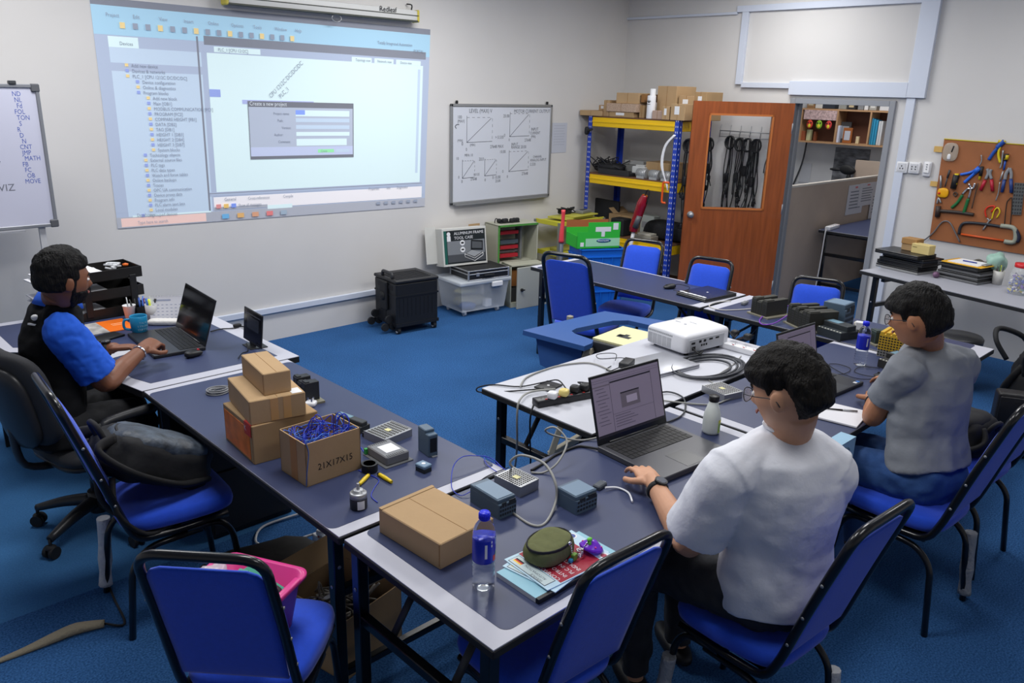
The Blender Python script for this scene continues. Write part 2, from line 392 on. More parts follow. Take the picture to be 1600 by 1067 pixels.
MB(mat('1d1e22', 0.5)).b2((-0.215, 0, 0.36), (0.195, 0.012, 0.69), 0.003).build('drawer', t)
MB(mat('1d1e22', 0.5)).b2((-0.215, 0, 0.03), (0.195, 0.012, 0.35), 0.003).build('drawer', t)
# moulded blue desk
z = 0.74
outer = [(817, 516), (945, 486), (1019, 498), (1062, 505)]
near = [(1062, 522), (1015, 508), (982, 500.5), (958, 501), (900, 513), (893, 517), (898, 521), (927, 531), (925, 536), (913, 541)]
PP = [T(x, y, z) for x, y in outer+near]; O = T(900, 500, 0.0); O = Vector((3.65, 3.15, 0))
t = thing('moulded_desk', 'blue moulded desk with a cut-out, behind the white table', 'desk', tuple(O))
BD = mat('345a98', 0.45)
m = MB(BD); m.prism([(p.x-O.x, p.y-O.y) for p in PP], z-0.03, z); m.build('tabletop', t)
a, b = T(830, 519, z), T(905, 538, z)
a = Vector((a.x-O.x+0.04, a.y-O.y, 0)); b = Vector((b.x-O.x+0.06, b.y-O.y+0.03, 0))
d = (b-a).normalized(); n_ = Vector((-d.y, d.x, 0))
m = MB(BD); m.add([a+Z3*(z-0.03), b+Z3*(z-0.03), b+Z3*0.46, a+Z3*0.53+d*0.04, a+Z3*(z-0.03)+n_*0.02, b+Z3*(z-0.03)+n_*0.02, b+Z3*0.46+n_*0.02, a+Z3*0.53+n_*0.02+d*0.04],
      [[0, 1, 2, 3], [7, 6, 5, 4], [0, 4, 5, 1], [1, 5, 6, 2], [2, 6, 7, 3], [3, 7, 4, 0]]); m.build('apron', t)
BEI = mat('b3ac98', 0.45, 0.3)
A1 = b+Vector((0.03, -0.02, 0)); A0 = a+Vector((0.22, 0.0, 0))
for p, q in ((A1+Z3*0.70, A1+Vector((-0.20, 0.08, 0.0))+Z3*0.02), (A1+Vector((0.12, -0.02, 0.70)), A1+Vector((0.10, 0.0, 0.02))), (Vector((0.25, 0.33, 0.70)), Vector((0.25, 0.33, 0.02)))):
    sqleg(MB(BEI), p, q, 0.035).build('leg', t)
m = MB(BEI); sqleg(m, A1+Z3*0.66, A1+Vector((0.45, 0.18, 0.66)), 0.03); m.build('frame_rail', t); m = MB(BEI); sqleg(m, A1+Vector((-0.2, 0.08, 0.035)), A1+Vector((0.5, 0.2, 0.035)), 0.04); m.build('frame_rail', t)
m = MB(BD); s0 = T(925, 545, 0.62); m.box((0.05+0.25, -0.11, 0.60), (0.62, 0.36, 0.02), 0.004, radians(-8)); m.build('lower_shelf', t)
# ================================================================ BLUE CHAIRS
def make_chair(label, loc, rz, group=None):
    t = thing('banquet_chair', label, 'chair', loc, rz, group)
    w = 0.195
    def fnS(p):
        return Vector((p.x, p.y*(1.0-0.08*(1 if p.x < 0 else 0)*abs(p.x)/0.21), p.z+0.012*(1-(p.x/0.22)**2)*(1 if p.z > 0 else 0)))
    m = MB(BLUE); m.sq((0.015, 0, 0.475), (0.45, 0.43, 0.085), 0.42, 0.55, 36, 12, fn=fnS); m.build('seat', t)
    # back pad follows the recline
    def bk(u, zz):  # point on the back plane, u sideways, zz height
        k = (zz-0.50)/0.50
        return Vector((-0.205-0.14*k-0.015*k*k, u, zz))
    V = []; F = []; nu, nv = 14, 40
    for side in (0, 1):
        for j in range(nv+1):
            zz = 0.53+0.48*j/nv; hw = 0.170+0.004*sin(pi*j/nv)
            dt = 0.48*(nv-j)/nv
            if dt < 0.045: hw -= 0.045-sqrt(max(0, 0.045**2-(0.045-dt)**2))*0.97
            for i in range(nu+1):
                u = -hw+2*hw*i/nu; e = (1-abs(u/hw)**6)*(1-abs(2*j/nv-1)**8); p = bk(u, zz)
                p.x += (0.026*e+0.004) if side == 0 else -(0.008*e+0.006); V.append(p)
    o = (nu+1)*(nv+1)
    for j in range(nv):
        for i in range(nu):
            q = j*(nu+1)+i; F.append([q, q+1, q+nu+2, q+nu+1]); F.append([o+q+nu+1, o+q+nu+2, o+q+1, o+q])
    for j in range(nv):
        for q, f in ((j*(nu+1), 1), (j*(nu+1)+nu, 0)):
            F.append([q, q+nu+1, o+q+nu+1, o+q] if f else [o+q, o+q+nu+1, q+nu+1, q])
    for i in range(nu):
        F.append([i+1, i, o+i, o+i+1]); q = nv*(nu+1)+i; F.append([q, q+1, o+q+1, o+q])
    m = MB(BLUE); m.add(V, F, True); m.build('backrest', t)
    r = 0.0155
    P = [(0.19, w-0.01, 0.42), (0.0, w-0.005, 0.415), (-0.17, w, 0.425), bk(w-0.004, 0.52), bk(w-0.006, 0.75), bk(w-0.012, 1.06), bk(-w+0.012, 1.06), bk(-w+0.006, 0.75), bk(-w+0.004, 0.52), (-0.17, -w, 0.425), (0.0, -w+0.005, 0.415), (0.19, -w+0.01, 0.42)]
    m = MB(FRM); m.tube(fillet(P, 0.075, 6), r, 10)
    m.mat(STEEL)
    for y in (-w, w):
        for zz in (0.60, 0.72, 0.86):
            p = bk(y*0.975, zz); m.sq((p.x, p.y+math.copysign(0.015, y), p.z), (0.012, 0.006, 0.012), 1, 1, 10, 6)
    m.build('back_frame', t)
    for s in (1, -1):
        m = MB(FRM); m.tube(fillet([(0.02, s*(w-0.012), 0.40), (0.16, s*(w-0.012), 0.395), (0.205, s*(w-0.01), 0.33), (0.235, s*(w+0.005), 0.0)], 0.07), 0.0135, 10); m.build('leg', t)
        m = MB(FRM); m.tube(fillet([(0.08, s*(w-0.012), 0.385), (-0.13, s*(w-0.012), 0.375), (-0.20, s*(w-0.01), 0.31), (-0.235, s*(w+0.005), 0.0)], 0.07), 0.0135, 10); m.build('leg', t)
    m = MB(FRM); m.cyl((0.15, -w+0.01, 0.415), (0.15, w-0.01, 0.415), 0.011, seg=8); m.cyl((-0.15, -w+0.01, 0.415), (-0.15, w-0.01, 0.415), 0.011, seg=8)
    m.b2((-0.16, -0.17, 0.425), (0.17, 0.17, 0.437)); m.build('seat_frame', t)
    return t
G = 'blue banquet chairs'
chair0 = make_chair('blue banquet chair with a black backpack lying on its seat', (1.05, 3.16, 0), radians(-4), G)
def sleeve(ch, x, y, zt=0.32, col='c9ccd2'):
    m = MB(mat(col, 0.35, bump=0.8, bs=60)); s = 1 if y > 0 else -1
    random.seed(int(abs(x)*1000)+5)
    k = zt/0.33
    P = [(x*(0.9+0.1*(1-t))-0.0, y*1.0, 0.03+t*zt) for t in (0, .2, .4, .6, .8, 1)]
    P = [(math.copysign(0.235-0.03*((z/0.31)), x) if z < 0.31 else math.copysign(0.205, x), y, z) for (_, y, z) in P]
    m.tube(P, [0.024+0.006*random.random() for _ in P], 9, smooth=3); m.build('plastic_sleeve', ch)
def chair(loc, rz, label, s=None): return dup(chair0, (loc[0], loc[1], 0), radians(rz), label, G, s)
bkx = -0.205-0.14*1.12-0.015*1.25
def far_chair(px, rz, label, s=0.9):
    h = T(px[0], px[1], 1.06*s); a = radians(rz); f = Vector((cos(a), sin(a), 0)); p = h+f*(-bkx)*s
    return dup(chair0, (p.x, p.y, 0), a, label, G, s)
c2 = far_chair((310, 870), 43, 'blue banquet chair in the left foreground, seen from behind, holding a pink basket', 0.93)
c3 = far_chair((988, 858), 86.5, 'empty blue banquet chair pushed up to the nearest table, its back beside the booklets', 0.93)
c4 = far_chair((1387, 806), 86, 'blue banquet chair the man in the white T-shirt sits on', 0.95)
c5 = chair((3.47, 1.05), 87, 'blue banquet chair the man in the grey T-shirt sits on')
c6 = chair((4.08, 1.06), 87, 'empty blue banquet chair at the right edge behind the man in grey')
d1 = chair((4.44, 3.80), 14, 'blue banquet chair with its back to the viewer, beyond the moulded blue desk')
f1 = far_chair((1008, 376), 197, 'blue banquet chair in front of the steel rack, below the red vacuum cleaner')
f2 = far_chair((1114, 405), 191, 'blue banquet chair in front of the wooden door')
f3 = far_chair((1280, 436), 198, 'blue banquet chair with grey frame in front of the office doorway')
sleeve(chair0, -0.235, 0.21); sleeve(c5, -0.235, -0.21, 0.30, '8f939a'); sleeve(c4, 0.235, 0.21, 0.25, '9da1a8'); sleeve(c4, -0.235, -0.21, 0.25, 'b5b8bd')
# ================================================================ OFFICE CHAIR
t = thing('office_chair', 'black swivel chair with castors under the man in the black and blue shirt', 'chair', (1.00, 3.97, 0), radians(10))
PL = mat('2a2b2e', 0.4); m = MB(mat('2e2f33', 0.75))
m.sq((0.03, 0, 0.47), (0.50, 0.50, 0.10), 0.5, 0.6, 28, 10); m.build('seat', t)
m = MB(PL); m.sq((0.02, 0, 0.425), (0.46, 0.46, 0.06), 0.5, 0.7, 28, 8); m.build('seat_shell', t)
m = MB(mat('2e2f33', 0.75))
def bend(p): return Vector((p.x-0.5*(p.y*p.y)+0.0, p.y, p.z))
m.sq((-0.29, 0, 0.78), (0.09, 0.46, 0.46), 0.6, 0.55, 24, 16, R=Matrix.Rotation(radians(-10), 3, 'Y'), fn=lambda p: Vector((p.x+1.1*p.y*p.y, p.y, p.z))); m.build('backrest', t)
m = MB(PL); m.sq((-0.335, 0, 0.75), (0.06, 0.36, 0.40), 0.6, 0.55, 24, 16, R=Matrix.Rotation(radians(-10), 3, 'Y'), fn=lambda p: Vector((p.x+1.1*p.y*p.y, p.y, p.z)))
m.tube([(-0.33, 0, 0.65), (-0.30, 0, 0.45), (-0.12, 0, 0.40)], 0.03, 8, smooth=5, flat=(0, 1, 0)); m.build('backrest_shell', t)
for s in (1, -1):
    m = MB(PL); m.tube([(-0.10, s*0.20, 0.42), (-0.08, s*0.30, 0.42), (-0.06, s*0.305, 0.52), (-0.08, s*0.305, 0.64), (-0.02, s*0.30, 0.665), (0.18, s*0.30, 0.665)], [0.022, 0.022, 0.022, 0.02, 0.022, 0.024], 8, smooth=4); m.build('armrest', t)
m = MB(PL); m.cyl((0, 0, 0.16), (0, 0, 0.42), 0.028); m.cyl((0, 0, 0.09), (0, 0, 0.2), 0.045); m.build('gas_lift', t)
for k in range(5):
    a = radians(k*72+200); c_, s_ = cos(a), sin(a)
    m = MB(PL); m.tube([(0.03*c_, 0.03*s_, 0.15), (0.16*c_, 0.16*s_, 0.135), (0.31*c_, 0.31*s_, 0.095)], [0.035, 0.028, 0.018], 8, smooth=4); lg = m.build('base_arm', t)
    m = MB(BLKM); x, y = 0.31*c_, 0.31*s_
    m.cyl((x, y, 0.04), (x, y, 0.10), 0.008, seg=8)
    for q in (-1, 1):
        m.cyl((x-s_*0.008*q, y+c_*0.008*q, 0.03), (x-s_*0.027*q, y+c_*0.027*q, 0.03), 0.03, seg=18)
    m.sq((x, y, 0.052), (0.05, 0.05, 0.03), 1, 1, 12, 6); m.build('castor', lg)
# ================================================================ STEEL RACK
RB = mat('1f3fae', 0.4); RX0, RX1, RY0, RY1 = 7.0, 7.58, 4.90, 6.12
t = thing('storage_rack', 'blue and yellow steel storage rack in the far corner', 'rack', (RX0, RY0, 0))
hole = mat('c8cad0', 0.6)
for (x, y) in ((0, 0), (0, RY1-RY0), (RX1-RX0, 0), (RX1-RX0, RY1-RY0)):
    m = MB(RB); sx = 1 if x == 0 else -1; sy = 1 if y == 0 else -1
    m.b2((x, y, 0), (x+sx*0.003, y+sy*0.055, 1.90)); m.b2((x, y, 0), (x+sx*0.055, y+sy*0.003, 1.90))
    m.mat(hole)
    z = 0.06
    while z < 1.88:
        m.b2((x-sx*0.0012, y+sy*0.014, z), (x, y+sy*0.022, z+0.018)); m.b2((x-sx*0.0012, y+sy*0.036, z), (x, y+sy*0.044, z+0.018))
        m.b2((x+sx*0.02, y-sy*0.0012, z), (x+sx*0.03, y, z+0.018)); z += 0.055
    m.build('upright', t)
SH = [0.15, 0.60, 1.26, 1.88]; W_, H_ = RX1-RX0, RY1-RY0
for z in SH:
    m = MB(YEL)
    for (p, q) in (((0.004, 0.056, z-0.10), (0.03, H_-0.056, z)), ((W_-0.03, 0.056, z-0.10), (W_-0.004, H_-0.056, z)), ((0.056, 0.004, z-0.10), (W_-0.056, 0.03, z)), ((0.056, H_-0.03, z-0.10), (W_-0.056, H_-0.004, z))):
        m.b2(p, q, 0.004)
    m.b2((-0.004, 0.056, z-0.055), (0.006, H_-0.056, z-0.035), 0.003); sb = m.build('shelf_beam', t)
    m = MB(mat('6b4a35', 0.7)); m.b2((0.004, 0.004, z), (W_-0.004, H_-0.004, z+0.012)); m.build('shelf_board', t)
# ================================================================ GENERIC SMALL THINGS
def seg_px(pts, z=0.75): return [T(x, y, z) for x, y in pts]
def rel(P, o): o = Vector(o); return [Vector(p)-o for p in P]
def cable(name, pts, r, m, label, cat='cable', group=None, smooth=5, seg=6):
    """pts world points; the object sits at its first point"""
    o = Vector(pts[0]); mb = MB(m); mb.tube(rel(pts, o), r, seg, smooth=smooth)
    return one(mb, name, label, cat, tuple(o), 0, group)
def cpx(pts, r=0.003, z=0.7515):
    out = []
    for p in pts:
        zz = p[2] if len(p) > 2 else z+r
        out.append(T(p[0], p[1], zz))
    return out
def carton(label, abc, top, z=0.75, m=None, name='cardboard_box', flap=True, group=None, tape=None, h=None, wh=None):
    cen, rz, w_, d_ = rect(*abc, z)
    if wh: w_, d_ = wh
    if h is None: h = hpx(abc[1], top, z)
    t = thing(name, label, 'box', (cen.x, cen.y, z), rz, group)
    b = MB(m or CARD); b.box((0, 0, h/2), (w_, d_, h), 0.003)
    b.mat(CARDD)
    if flap:  # seams of the folded lid
        b.b2((-w_/2+0.004, -0.0008, h), (w_/2-0.004, 0.0008, h+0.0006)); b.b2((-w_/2-0.0005, -d_/2+0.003, 0.01), (-w_/2+0.001, -d_/2+0.006, h-0.004)); b.b2((w_/2-0.006, -d_/2-0.0006, 0.01), (w_/2-0.003, -d_/2, h-0.004))
    b.build('box_body', t)
    if tape:
        b = MB(mat('c19a62', 0.3)); b.b2((tape-0.02, -d_/2-0.001, 0.004), (tape+0.02, d_/2+0.001, h+0.001)); b.build('tape_strip', t)
    return t, w_, d_, h
# ---- cartons on the left row
t, w1, d1_, h1 = carton('large brown carton with an orange side, bottom of the three stacked boxes', ((353, 686), (398, 727), (500, 700)), (392, 667), m=CARD2)
m = MB(mat('ea7d2c', 0.4, var=0.2, vs=20)); m.b2((-w1/2+0.02, -d1_/2-0.0015, 0.01), (w1/2-0.03, -d1_/2, h1-0.02)) if False else m.b2((-w1/2+0.012, -d1_/2-0.0015, 0.012), (w1/2-0.03, -d1_/2, h1-0.02)); m.build('orange_label', t)
m = MB(mat('c8322c', 0.4)); m.b2((w1/2-0.075, -d1_/2-0.0026, h1-0.05), (w1/2-0.01, -d1_/2-0.0015, h1+0.001)); m.b2((w1/2-0.075, -d1_/2, h1), (w1/2-0.01, -d1_/2+0.03, h1+0.0012))
m.mat(WHT); m.text('K', 0.03, frame((w1/2-0.072, -d1_/2-0.0032, h1-0.034), X3, Z3)); m.build('red_sticker', t)
zt = 0.75+h1
t, w2, d2_, h2 = carton('medium brown carton with taped side, middle of the three stacked boxes', ((358, 625), (392, 665.5), (477.7, 647)), (390, 628), z=zt)
m = MB(mat('c69a64', 0.35)); m.b2((w2/2, -0.03, 0.005), (w2/2+0.0012, 0.0, h2-0.003)); m.b2((w2/2, 0.02, 0.005), (w2/2+0.0012, 0.05, h2-0.003)); m.mat(WHT); m.b2((w2/2-0.06, d2_/2-0.05, h2), (w2/2-0.005, d2_/2-0.01, h2+0.001)); m.build('tape_strip', t)
carton('small closed brown carton, topmost of the three stacked boxes', ((379, 586), (413, 619), (456, 611)), (412, 585), z=zt+h2)
# ---- open box with blue wire
cen, rz, w_, d_ = rect((440, 735), (480, 762), (563, 731)); h = hpx((480, 762), (479, 695))
t = thing('open_carton', 'open brown carton marked 21X17X15 full of blue wire', 'box', (cen.x, cen.y, 0.75), rz)
m = MB(CARD); k = 0.004
m.b2((-w_/2, -d_/2, 0), (w_/2, d_/2, k)); m.b2((-w_/2, -d_/2, 0), (w_/2, -d_/2+k, h)); m.b2((-w_/2, d_/2-k, 0), (w_/2, d_/2, h)); m.b2((-w_/2, -d_/2, 0), (-w_/2+k, d_/2, h)); m.b2((w_/2-k, -d_/2, 0), (w_/2, d_/2, h))
m.mat(mat('b3814d', 0.5)); m.b2((-0.015, -d_/2-0.001, 0.004), (0.03, -d_/2, h)); m.build('box_body', t)
m = MB(BLKM); m.text('21X17X15', 0.036, frame((w_/2+0.001, -0.07, h*0.32), Y3, Z3), sx=0.95); m.build('printed_marking', t)
random.seed(4); m = MB(BLUW)
for i in range(34):
    m.mat([BLUW, mat('3a6fd0', 0.4), mat('2b4fc0', 0.4), mat('5c7fb0', 0.4), mat('b9bcc2', 0.4)][0 if i % 9 else 4] if i % 3 else mat('3a6fd0', 0.4))
    P = []; x, y = random.uniform(-.5, .5)*w_*0.7, random.uniform(-.5, .5)*d_*0.7
    for j in range(6):
        z = h*0.72+random.uniform(0, 0.02)+(random.random()**3)*0.05*(1 if 0 < j < 5 else 0)
        P.append((x, y, z)); x = max(-w_*0.44, min(w_*0.44, x+random.uniform(-.08, .08))); y = max(-d_*0.44, min(d_*0.44, y+random.uniform(-.08, .08)))
    m.tube(P, 0.0018, 5, smooth=5)
for i in range(5):
    x0, x1 = random.uniform(-.09, .04), random.uniform(-.02, .1); y0 = random.uniform(-.05, .08)
    m.mat(BLUW); m.tube([(x0, y0, h*0.7), (x0*.8+.01, y0, h+0.02), ((x0+x1)/2, y0+.02, h+0.05), (x1, y0+.03, h+0.02), (x1+.01, y0, h*0.7)], 0.002, 5, smooth=6)
m.mat(mat('3d5f9a', 0.4)); m.tube([(w_*0.3, -0.03, h*0.8), (w_*0.47, -d_/2+0.01, h+0.012), (w_/2+0.006, -d_/2+0.01, h*0.8), (w_/2+0.012, -d_/2-0.004, h*0.4), (w_/2+0.006, -d_/2-0.006, 0.01)], 0.0022, 5, smooth=6)
m.mat(mat('7a5a3c', 0.8)); m.b2((-w_/2+0.004, -d_/2+0.004, h*0.62), (w_/2-0.004, d_/2-0.004, h*0.7)); m.build('blue_wire', t)
# ---- flat carton on the front table
t, w_, d_, h = carton('flat closed brown carton beside the water bottle', ((592.5, 831.7), (688, 891), (776, 850)), (684, 851))
m = MB(CARD); m.b2((-w_/2, d_/2-0.03, h-0.002), (-w_/2+0.01, d_/2+0.001, h+0.002)); m.b2((-w_/2-0.001, -d_/2, h), (-w_/2+0.016, d_/2, h+0.0025), 0.001); m.build('lid_fold', t)
# ---- industrial modules
def psu(label, top4, hh, z=0.75, term=None):
    cen, rz, w_, d_ = rect(*top4, z+hh)
    t = thing('power_supply', label, 'power supply', (cen.x, cen.y, z), rz, 'perforated metal power supplies')
    m = MB(STEEL); m.b2((-w_/2, -d_/2, 0), (w_/2, d_/2, hh-0.001), 0.001)
    m.b2((-w_/2, -d_/2, hh-0.002), (w_/2, -d_/2+0.003, hh+0.001)); m.b2((-w_/2, d_/2-0.003, hh-0.002), (w_/2, d_/2, hh+0.001)); m.build('case', t)
    m = MB(mat('3c3b36', 0.5)); nx = 11; ny = 8
    sx, sy = (w_-0.02)/nx, (d_-0.012)/ny
    for i in range(nx):
        for j in range(ny):
            x = -w_/2+0.01+sx*(i+.5); y = -d_/2+0.006+sy*(j+.5); a = [(x+0.36*sx*cos(q*pi/3), y+0.36*sy*sin(q*pi/3)) for q in range(6)]
            m.prism(a, hh-0.001, hh+0.0004)
    m.build('vent_grille', t)
    m = MB(mat('d9d39a', 0.5)); m.b2((-0.012, -0.012, hh), (0.014, 0.01, hh+0.0012)); m.build('warning_label', t)
    if term:
        e = term; m = MB(mat('1d1e20', 0.5)); x = e*w_/2
        m.b2((x-0.002, -d_/2+0.005, 0.002), (x+e*0.016, d_/2-0.005, hh*0.6)); m.mat(STEEL)
        for i in range(6):
            y = -d_/2+0.014+i*(d_-0.028)/5; m.cyl((x+e*0.009, y, hh*0.6), (x+e*0.009, y, hh*0.66), 0.0035, seg=8)
        m.build('terminal_block', t)
    return t
psu('perforated silver power supply on the left row, beside the box of wire', ((568, 673), (601, 687), (634, 665.5)), 0.035, term=-1)
psu('perforated silver power supply on the front table, between two blue-grey controllers', ((772, 742), (812.6, 761.7), (849.7, 751.4)), 0.042)
psu('perforated silver power supply behind the milk-coloured drink bottle', ((1096.6, 601.6), (1132, 617.6), (1153.6, 608)), 0.034, term=None)
def plc(name, label, abc, topf, z=0.75, m1=None, h=None, kind=0, rows=3, cat='controller', group='programmable controller modules', wh=None):
    cen, rz, w_, d_ = rect(*abc, z)
    if wh: w_, d_ = wh
    if h is None: h = hpx(abc[1], topf, z)
    t = thing(name, label, cat, (cen.x, cen.y, z), rz, group)
    m = MB(m1 or PLC)
    if kind == 0:   # block lying on its back: sloped raised centre, terminal doors either side
        m.b2((-w_/2, -d_/2, 0), (w_/2, d_/2, h*0.80), 0.002); m.b2((-w_/2, -d_/2+d_*0.0, h*0.78), (w_/2*0.9, d_/2, h), 0.002)
        m.build('housing', t)
        m = MB(mat('20262c', 0.5)); n = 7
        for r in range(rows):
            for i in range(n):
                y = -d_/2+d_*(i+0.7)/(n+0.4); zz = 0.012+r*h*0.22; m.b2((w_/2-0.001, y-d_*0.045, zz), (w_/2+0.0008, y+d_*0.045, zz+h*0.12))
        m.b2((w_/2-0.001, d_*0.05, h*0.62), (w_/2+0.001, d_*0.42, h*0.9)); m.b2((w_/2-0.001, -d_*0.35, h*0.70), (w_/2+0.001, -d_*0.1, h*0.86)); m.build('terminal_slots', t)
        m = MB(WHT); m.cyl((-w_*0.05, 0, h), (-w_*0.05, 0, h+0.0012), 0.010, seg=18); m.b2((w_*0.1, d_*0.1, h), (w_*0.25, d_*0.2, h+0.001)); m.build('printed_label', t)
        m = MB(mat('6b8298', 0.45)); m.b2((-w_*0.38, -d_/2+0.004, h), (w_*0.40, d_/2-0.004, h+0.002), 0.001); m.build('top_cover', t)
    elif kind == 1:  # upright module rack: tall fins on a rail
        n = max(1, int(w_/0.035)); sx = w_/n
        for i in range(n):
            x = -w_/2+sx*i; f = 1.0 if i % 2 == 0 or i == n-1 else 0.86
            m.b2((x+0.001, -d_/2, 0.012), (x+sx-0.001, d_/2, h*f), 0.002); m.b2((x+0.004, -d_/2+0.004, h*f-0.002), (x+sx-0.004, -d_/2+d_*0.35, h*f+0.006), 0.001)
        m.build('module_housing', t)
        m = MB(mat('23231f', 0.6))
        for i in range(n):
            x = -w_/2+sx*(i+.5)
            for j in range(6): m.b2((x-sx*0.3, -d_/2-0.001, 0.02+j*(h-0.04)/6), (x+sx*0.3, -d_/2+0.001, 0.02+(j+0.6)*(h-0.04)/6))
        m.build('terminal_slots', t)
        m = MB(mat('8c8877', 0.5, 0.4)); m.b2((-w_/2-0.02, -d_/2-0.012, 0), (w_/2+0.03, d_/2+0.012, 0.012), 0.001); m.build('mounting_rail', t)
    else:            # low stepped controller
        m.b2((-w_/2, -d_/2, 0), (w_/2, d_/2, h*0.62), 0.002); m.b2((-w_/2, -d_*0.18, h*0.6), (w_/2, d_*0.30, h), 0.003); m.build('housing', t)
        m = MB(mat('d8d8cc', 0.5)); n = 8
        for i in range(n):
            x = -w_/2+w_*(i+.5)/n; m.b2((x-w_*0.03, -d_/2+0.004, h*0.62), (x+w_*0.03, -d_/2+0.012, h*0.62+0.0015))
        m.mat(mat('6f8fa0', 0.4)); m.b2((-w_*0.42, -d_*0.1, h), (w_*0.05, d_*0.22, h+0.001)); m.build('label_strip', t)
    return t
plc('plc_controller', 'blue-grey controller with a grey cable plugged in, beside the flat carton', ((734, 784), (779.6, 813), (804, 800)), (771, 784))
plc('plc_controller', 'blue-grey controller to the right of the perforated power supply, near the white dongle', ((868, 787.5), (900, 806), (934, 792.6)), (900, 778))
plc('plc_controller', 'tall blue-grey controller standing at the back edge of the right-hand row', ((1282, 508), (1317, 516), (1324, 508)), (1317, 484), kind=0, h=0.16)
plc('plc_rack', 'olive-black controller on a metal rail with a purple cable loop beside it', ((1172, 490), (1196, 498), (1214, 488)), (1196, 470), kind=1, m1=PLCK, h=0.115)
plc('plc_rack', 'wide olive-black controller rack of several modules, next to the tall blue-grey one', ((1228, 505), (1262, 521), (1284, 508)), (1260, 490), kind=1, m1=PLCK, h=0.13)
plc('plc_controller', 'low dark grey stepped controller with a pale blue top label on the right row', ((1275, 522), (1312, 534), (1324, 523)), (1310, 512), kind=2, m1=PLCD, h=0.085)
plc('plc_controller', 'long black stepped module lying near the mouse hand of the man in grey', ((1370, 573), (1408, 586), (1420, 570)), (1408, 572), kind=2, m1=mat('2b2a28', 0.6), h=0.075)
plc('io_module', 'small black upright module behind the blue-capped bottle of the man in grey', ((1356, 535), (1366, 540), (1376, 533)), (1366, 522), kind=1, m1=mat('33403e', 0.5), h=0.085)
plc('io_module', 'small dark module with a cream strip at the edge of the low stepped controller', ((1313, 530), (1318, 532), (1331, 524)), (1318, 516), kind=2, m1=PLCD, h=0.05)
plc('plc_controller', 'upright black controller with vent slots behind the stacked cartons', ((459, 618), (478, 632), (496, 624)), (478, 590), kind=1, m1=mat('24262a', 0.5), h=0.10)
plc('drive_module', 'long dark grey module with a white label behind the box of blue wire', ((520, 664), (560, 679), (571, 671)), (556, 660), kind=2, m1=mat('34373b', 0.5), h=0.05, wh=(0.17, 0.07))
# white contactors
t = thing('contactor', 'white and black contactor pair standing behind the water bottle on the right row', 'contactor', tuple(T(1345, 522)), radians(20))
m = MB(WHT); m.b2((-0.035, -0.02, 0.02), (-0.002, 0.04, 0.085), 0.006); m.mat(mat('c8c4b8', 0.5)); m.b2((0.002, -0.02, 0.0), (0.04, 0.05, 0.07), 0.006); m.build('housing', t)
m = MB(BLKM); m.b2((-0.035, -0.02, 0), (-0.002, 0.04, 0.022), 0.004); m.build('base', t)
# yellow relay block
cen, rz, w_, d_ = rect((1369, 556), (1405, 564), (1417, 548)); h = 0.135
t = thing('relay_block', 'yellow and black grid-like relay block in front of the man in grey', 'relay block', (cen.x, cen.y, 0.75), rz)
m = MB(mat('cda52c', 0.5)); m.b2((-w_/2, -d_/2, 0.04), (w_/2, d_/2, h), 0.002)
for i in range(4): m.b2((-w_/2+i*w_/4+0.002, -d_/2, h-0.002), (-w_/2+(i+0.7)*w_/4, d_/2*0.2, h+0.012), 0.001)
m.build('yellow_housing', t)
m = MB(mat('8d8c86', 0.5)); m.b2((-w_/2, -d_/2, 0), (w_/2, d_/2, 0.04), 0.002); m.build('grey_base', t)
m = MB(mat('1c1c1a', 0.6))
for i in range(8):
    for j in range(8):
        x = -w_/2+(i+.5)*w_/8; z = 0.008+j*(h-0.014)/8; m.b2((x-w_*0.04, -d_/2-0.001, z), (x+w_*0.04, -d_/2+0.001, z+0.008))
        y = -d_/2+(i+.5)*d_/8; m.b2((-w_/2-0.001, y-d_*0.04, z), (-w_/2+0.001, y+d_*0.04, z+0.008))
m.build('terminal_slots', t)
# single flat module + small ones on the left row
cen, rz, w_, d_ = rect((567, 711), (603, 734), (646, 719))
t = thing('operator_panel', 'grey operator panel lying face down with a white label, by the tape roll', 'panel', (cen.x, cen.y, 0.75), rz)
m = MB(mat('5f6164', 0.45)); m.b2((-w_/2, -d_/2, 0), (w_/2, d_/2, 0.006), 0.002); m.build('bezel', t)
m = MB(mat('77797d', 0.5)); m.b2((-w_/2+0.012, -d_/2+0.012, 0.005), (w_/2-0.012, d_/2-0.012, 0.042), 0.004)
m.mat(DGREY)
for i in range(9): m.b2((w_/2-0.03, -d_/2+0.02+i*0.009, 0.042), (w_/2-0.014, -d_/2+0.024+i*0.009, 0.0428)); m.b2((-w_/2+0.015, -d_/2+0.02+i*0.009, 0.042), (-w_/2+0.028, -d_/2+0.024+i*0.009, 0.0428))
m.build('back_housing', t)
m = MB(WHT); m.b2((-w_*0.2, -0.03, 0.042), (w_*0.22, 0.035, 0.0432)); m.build('label', t)
m = MB(mat('2f9a45', 0.4)); m.b2((-w_/2+0.004, -d_/2+0.002, 0.008), (-w_/2+0.018, -d_/2+0.014, 0.03)); m.build('green_connector', t)
cen, rz, w_, d_ = rect((653, 703), (670, 715.5), (685, 712))
t = thing('power_module', 'upright blue-grey power module with a dark front, at the far edge of the left row', 'module', (cen.x, cen.y, 0.75), rz)
m = MB(PLC); m.b2((-w_/2, -d_/2, 0), (w_/2, d_/2, 0.095), 0.003); m.b2((-w_/2, -d_/2, 0.09), (w_*0.2, d_/2, 0.108), 0.003); m.build('housing', t)
m = MB(mat('15181c', 0.3)); m.b2((w_/2, -d_/2+0.006, 0.02), (w_/2+0.001, d_/2-0.006, 0.08)); m.mat(STEEL); m.b2((w_/2-0.004, -0.01, 0.0), (w_/2+0.012, 0.012, 0.005)); m.build('front_plate', t)
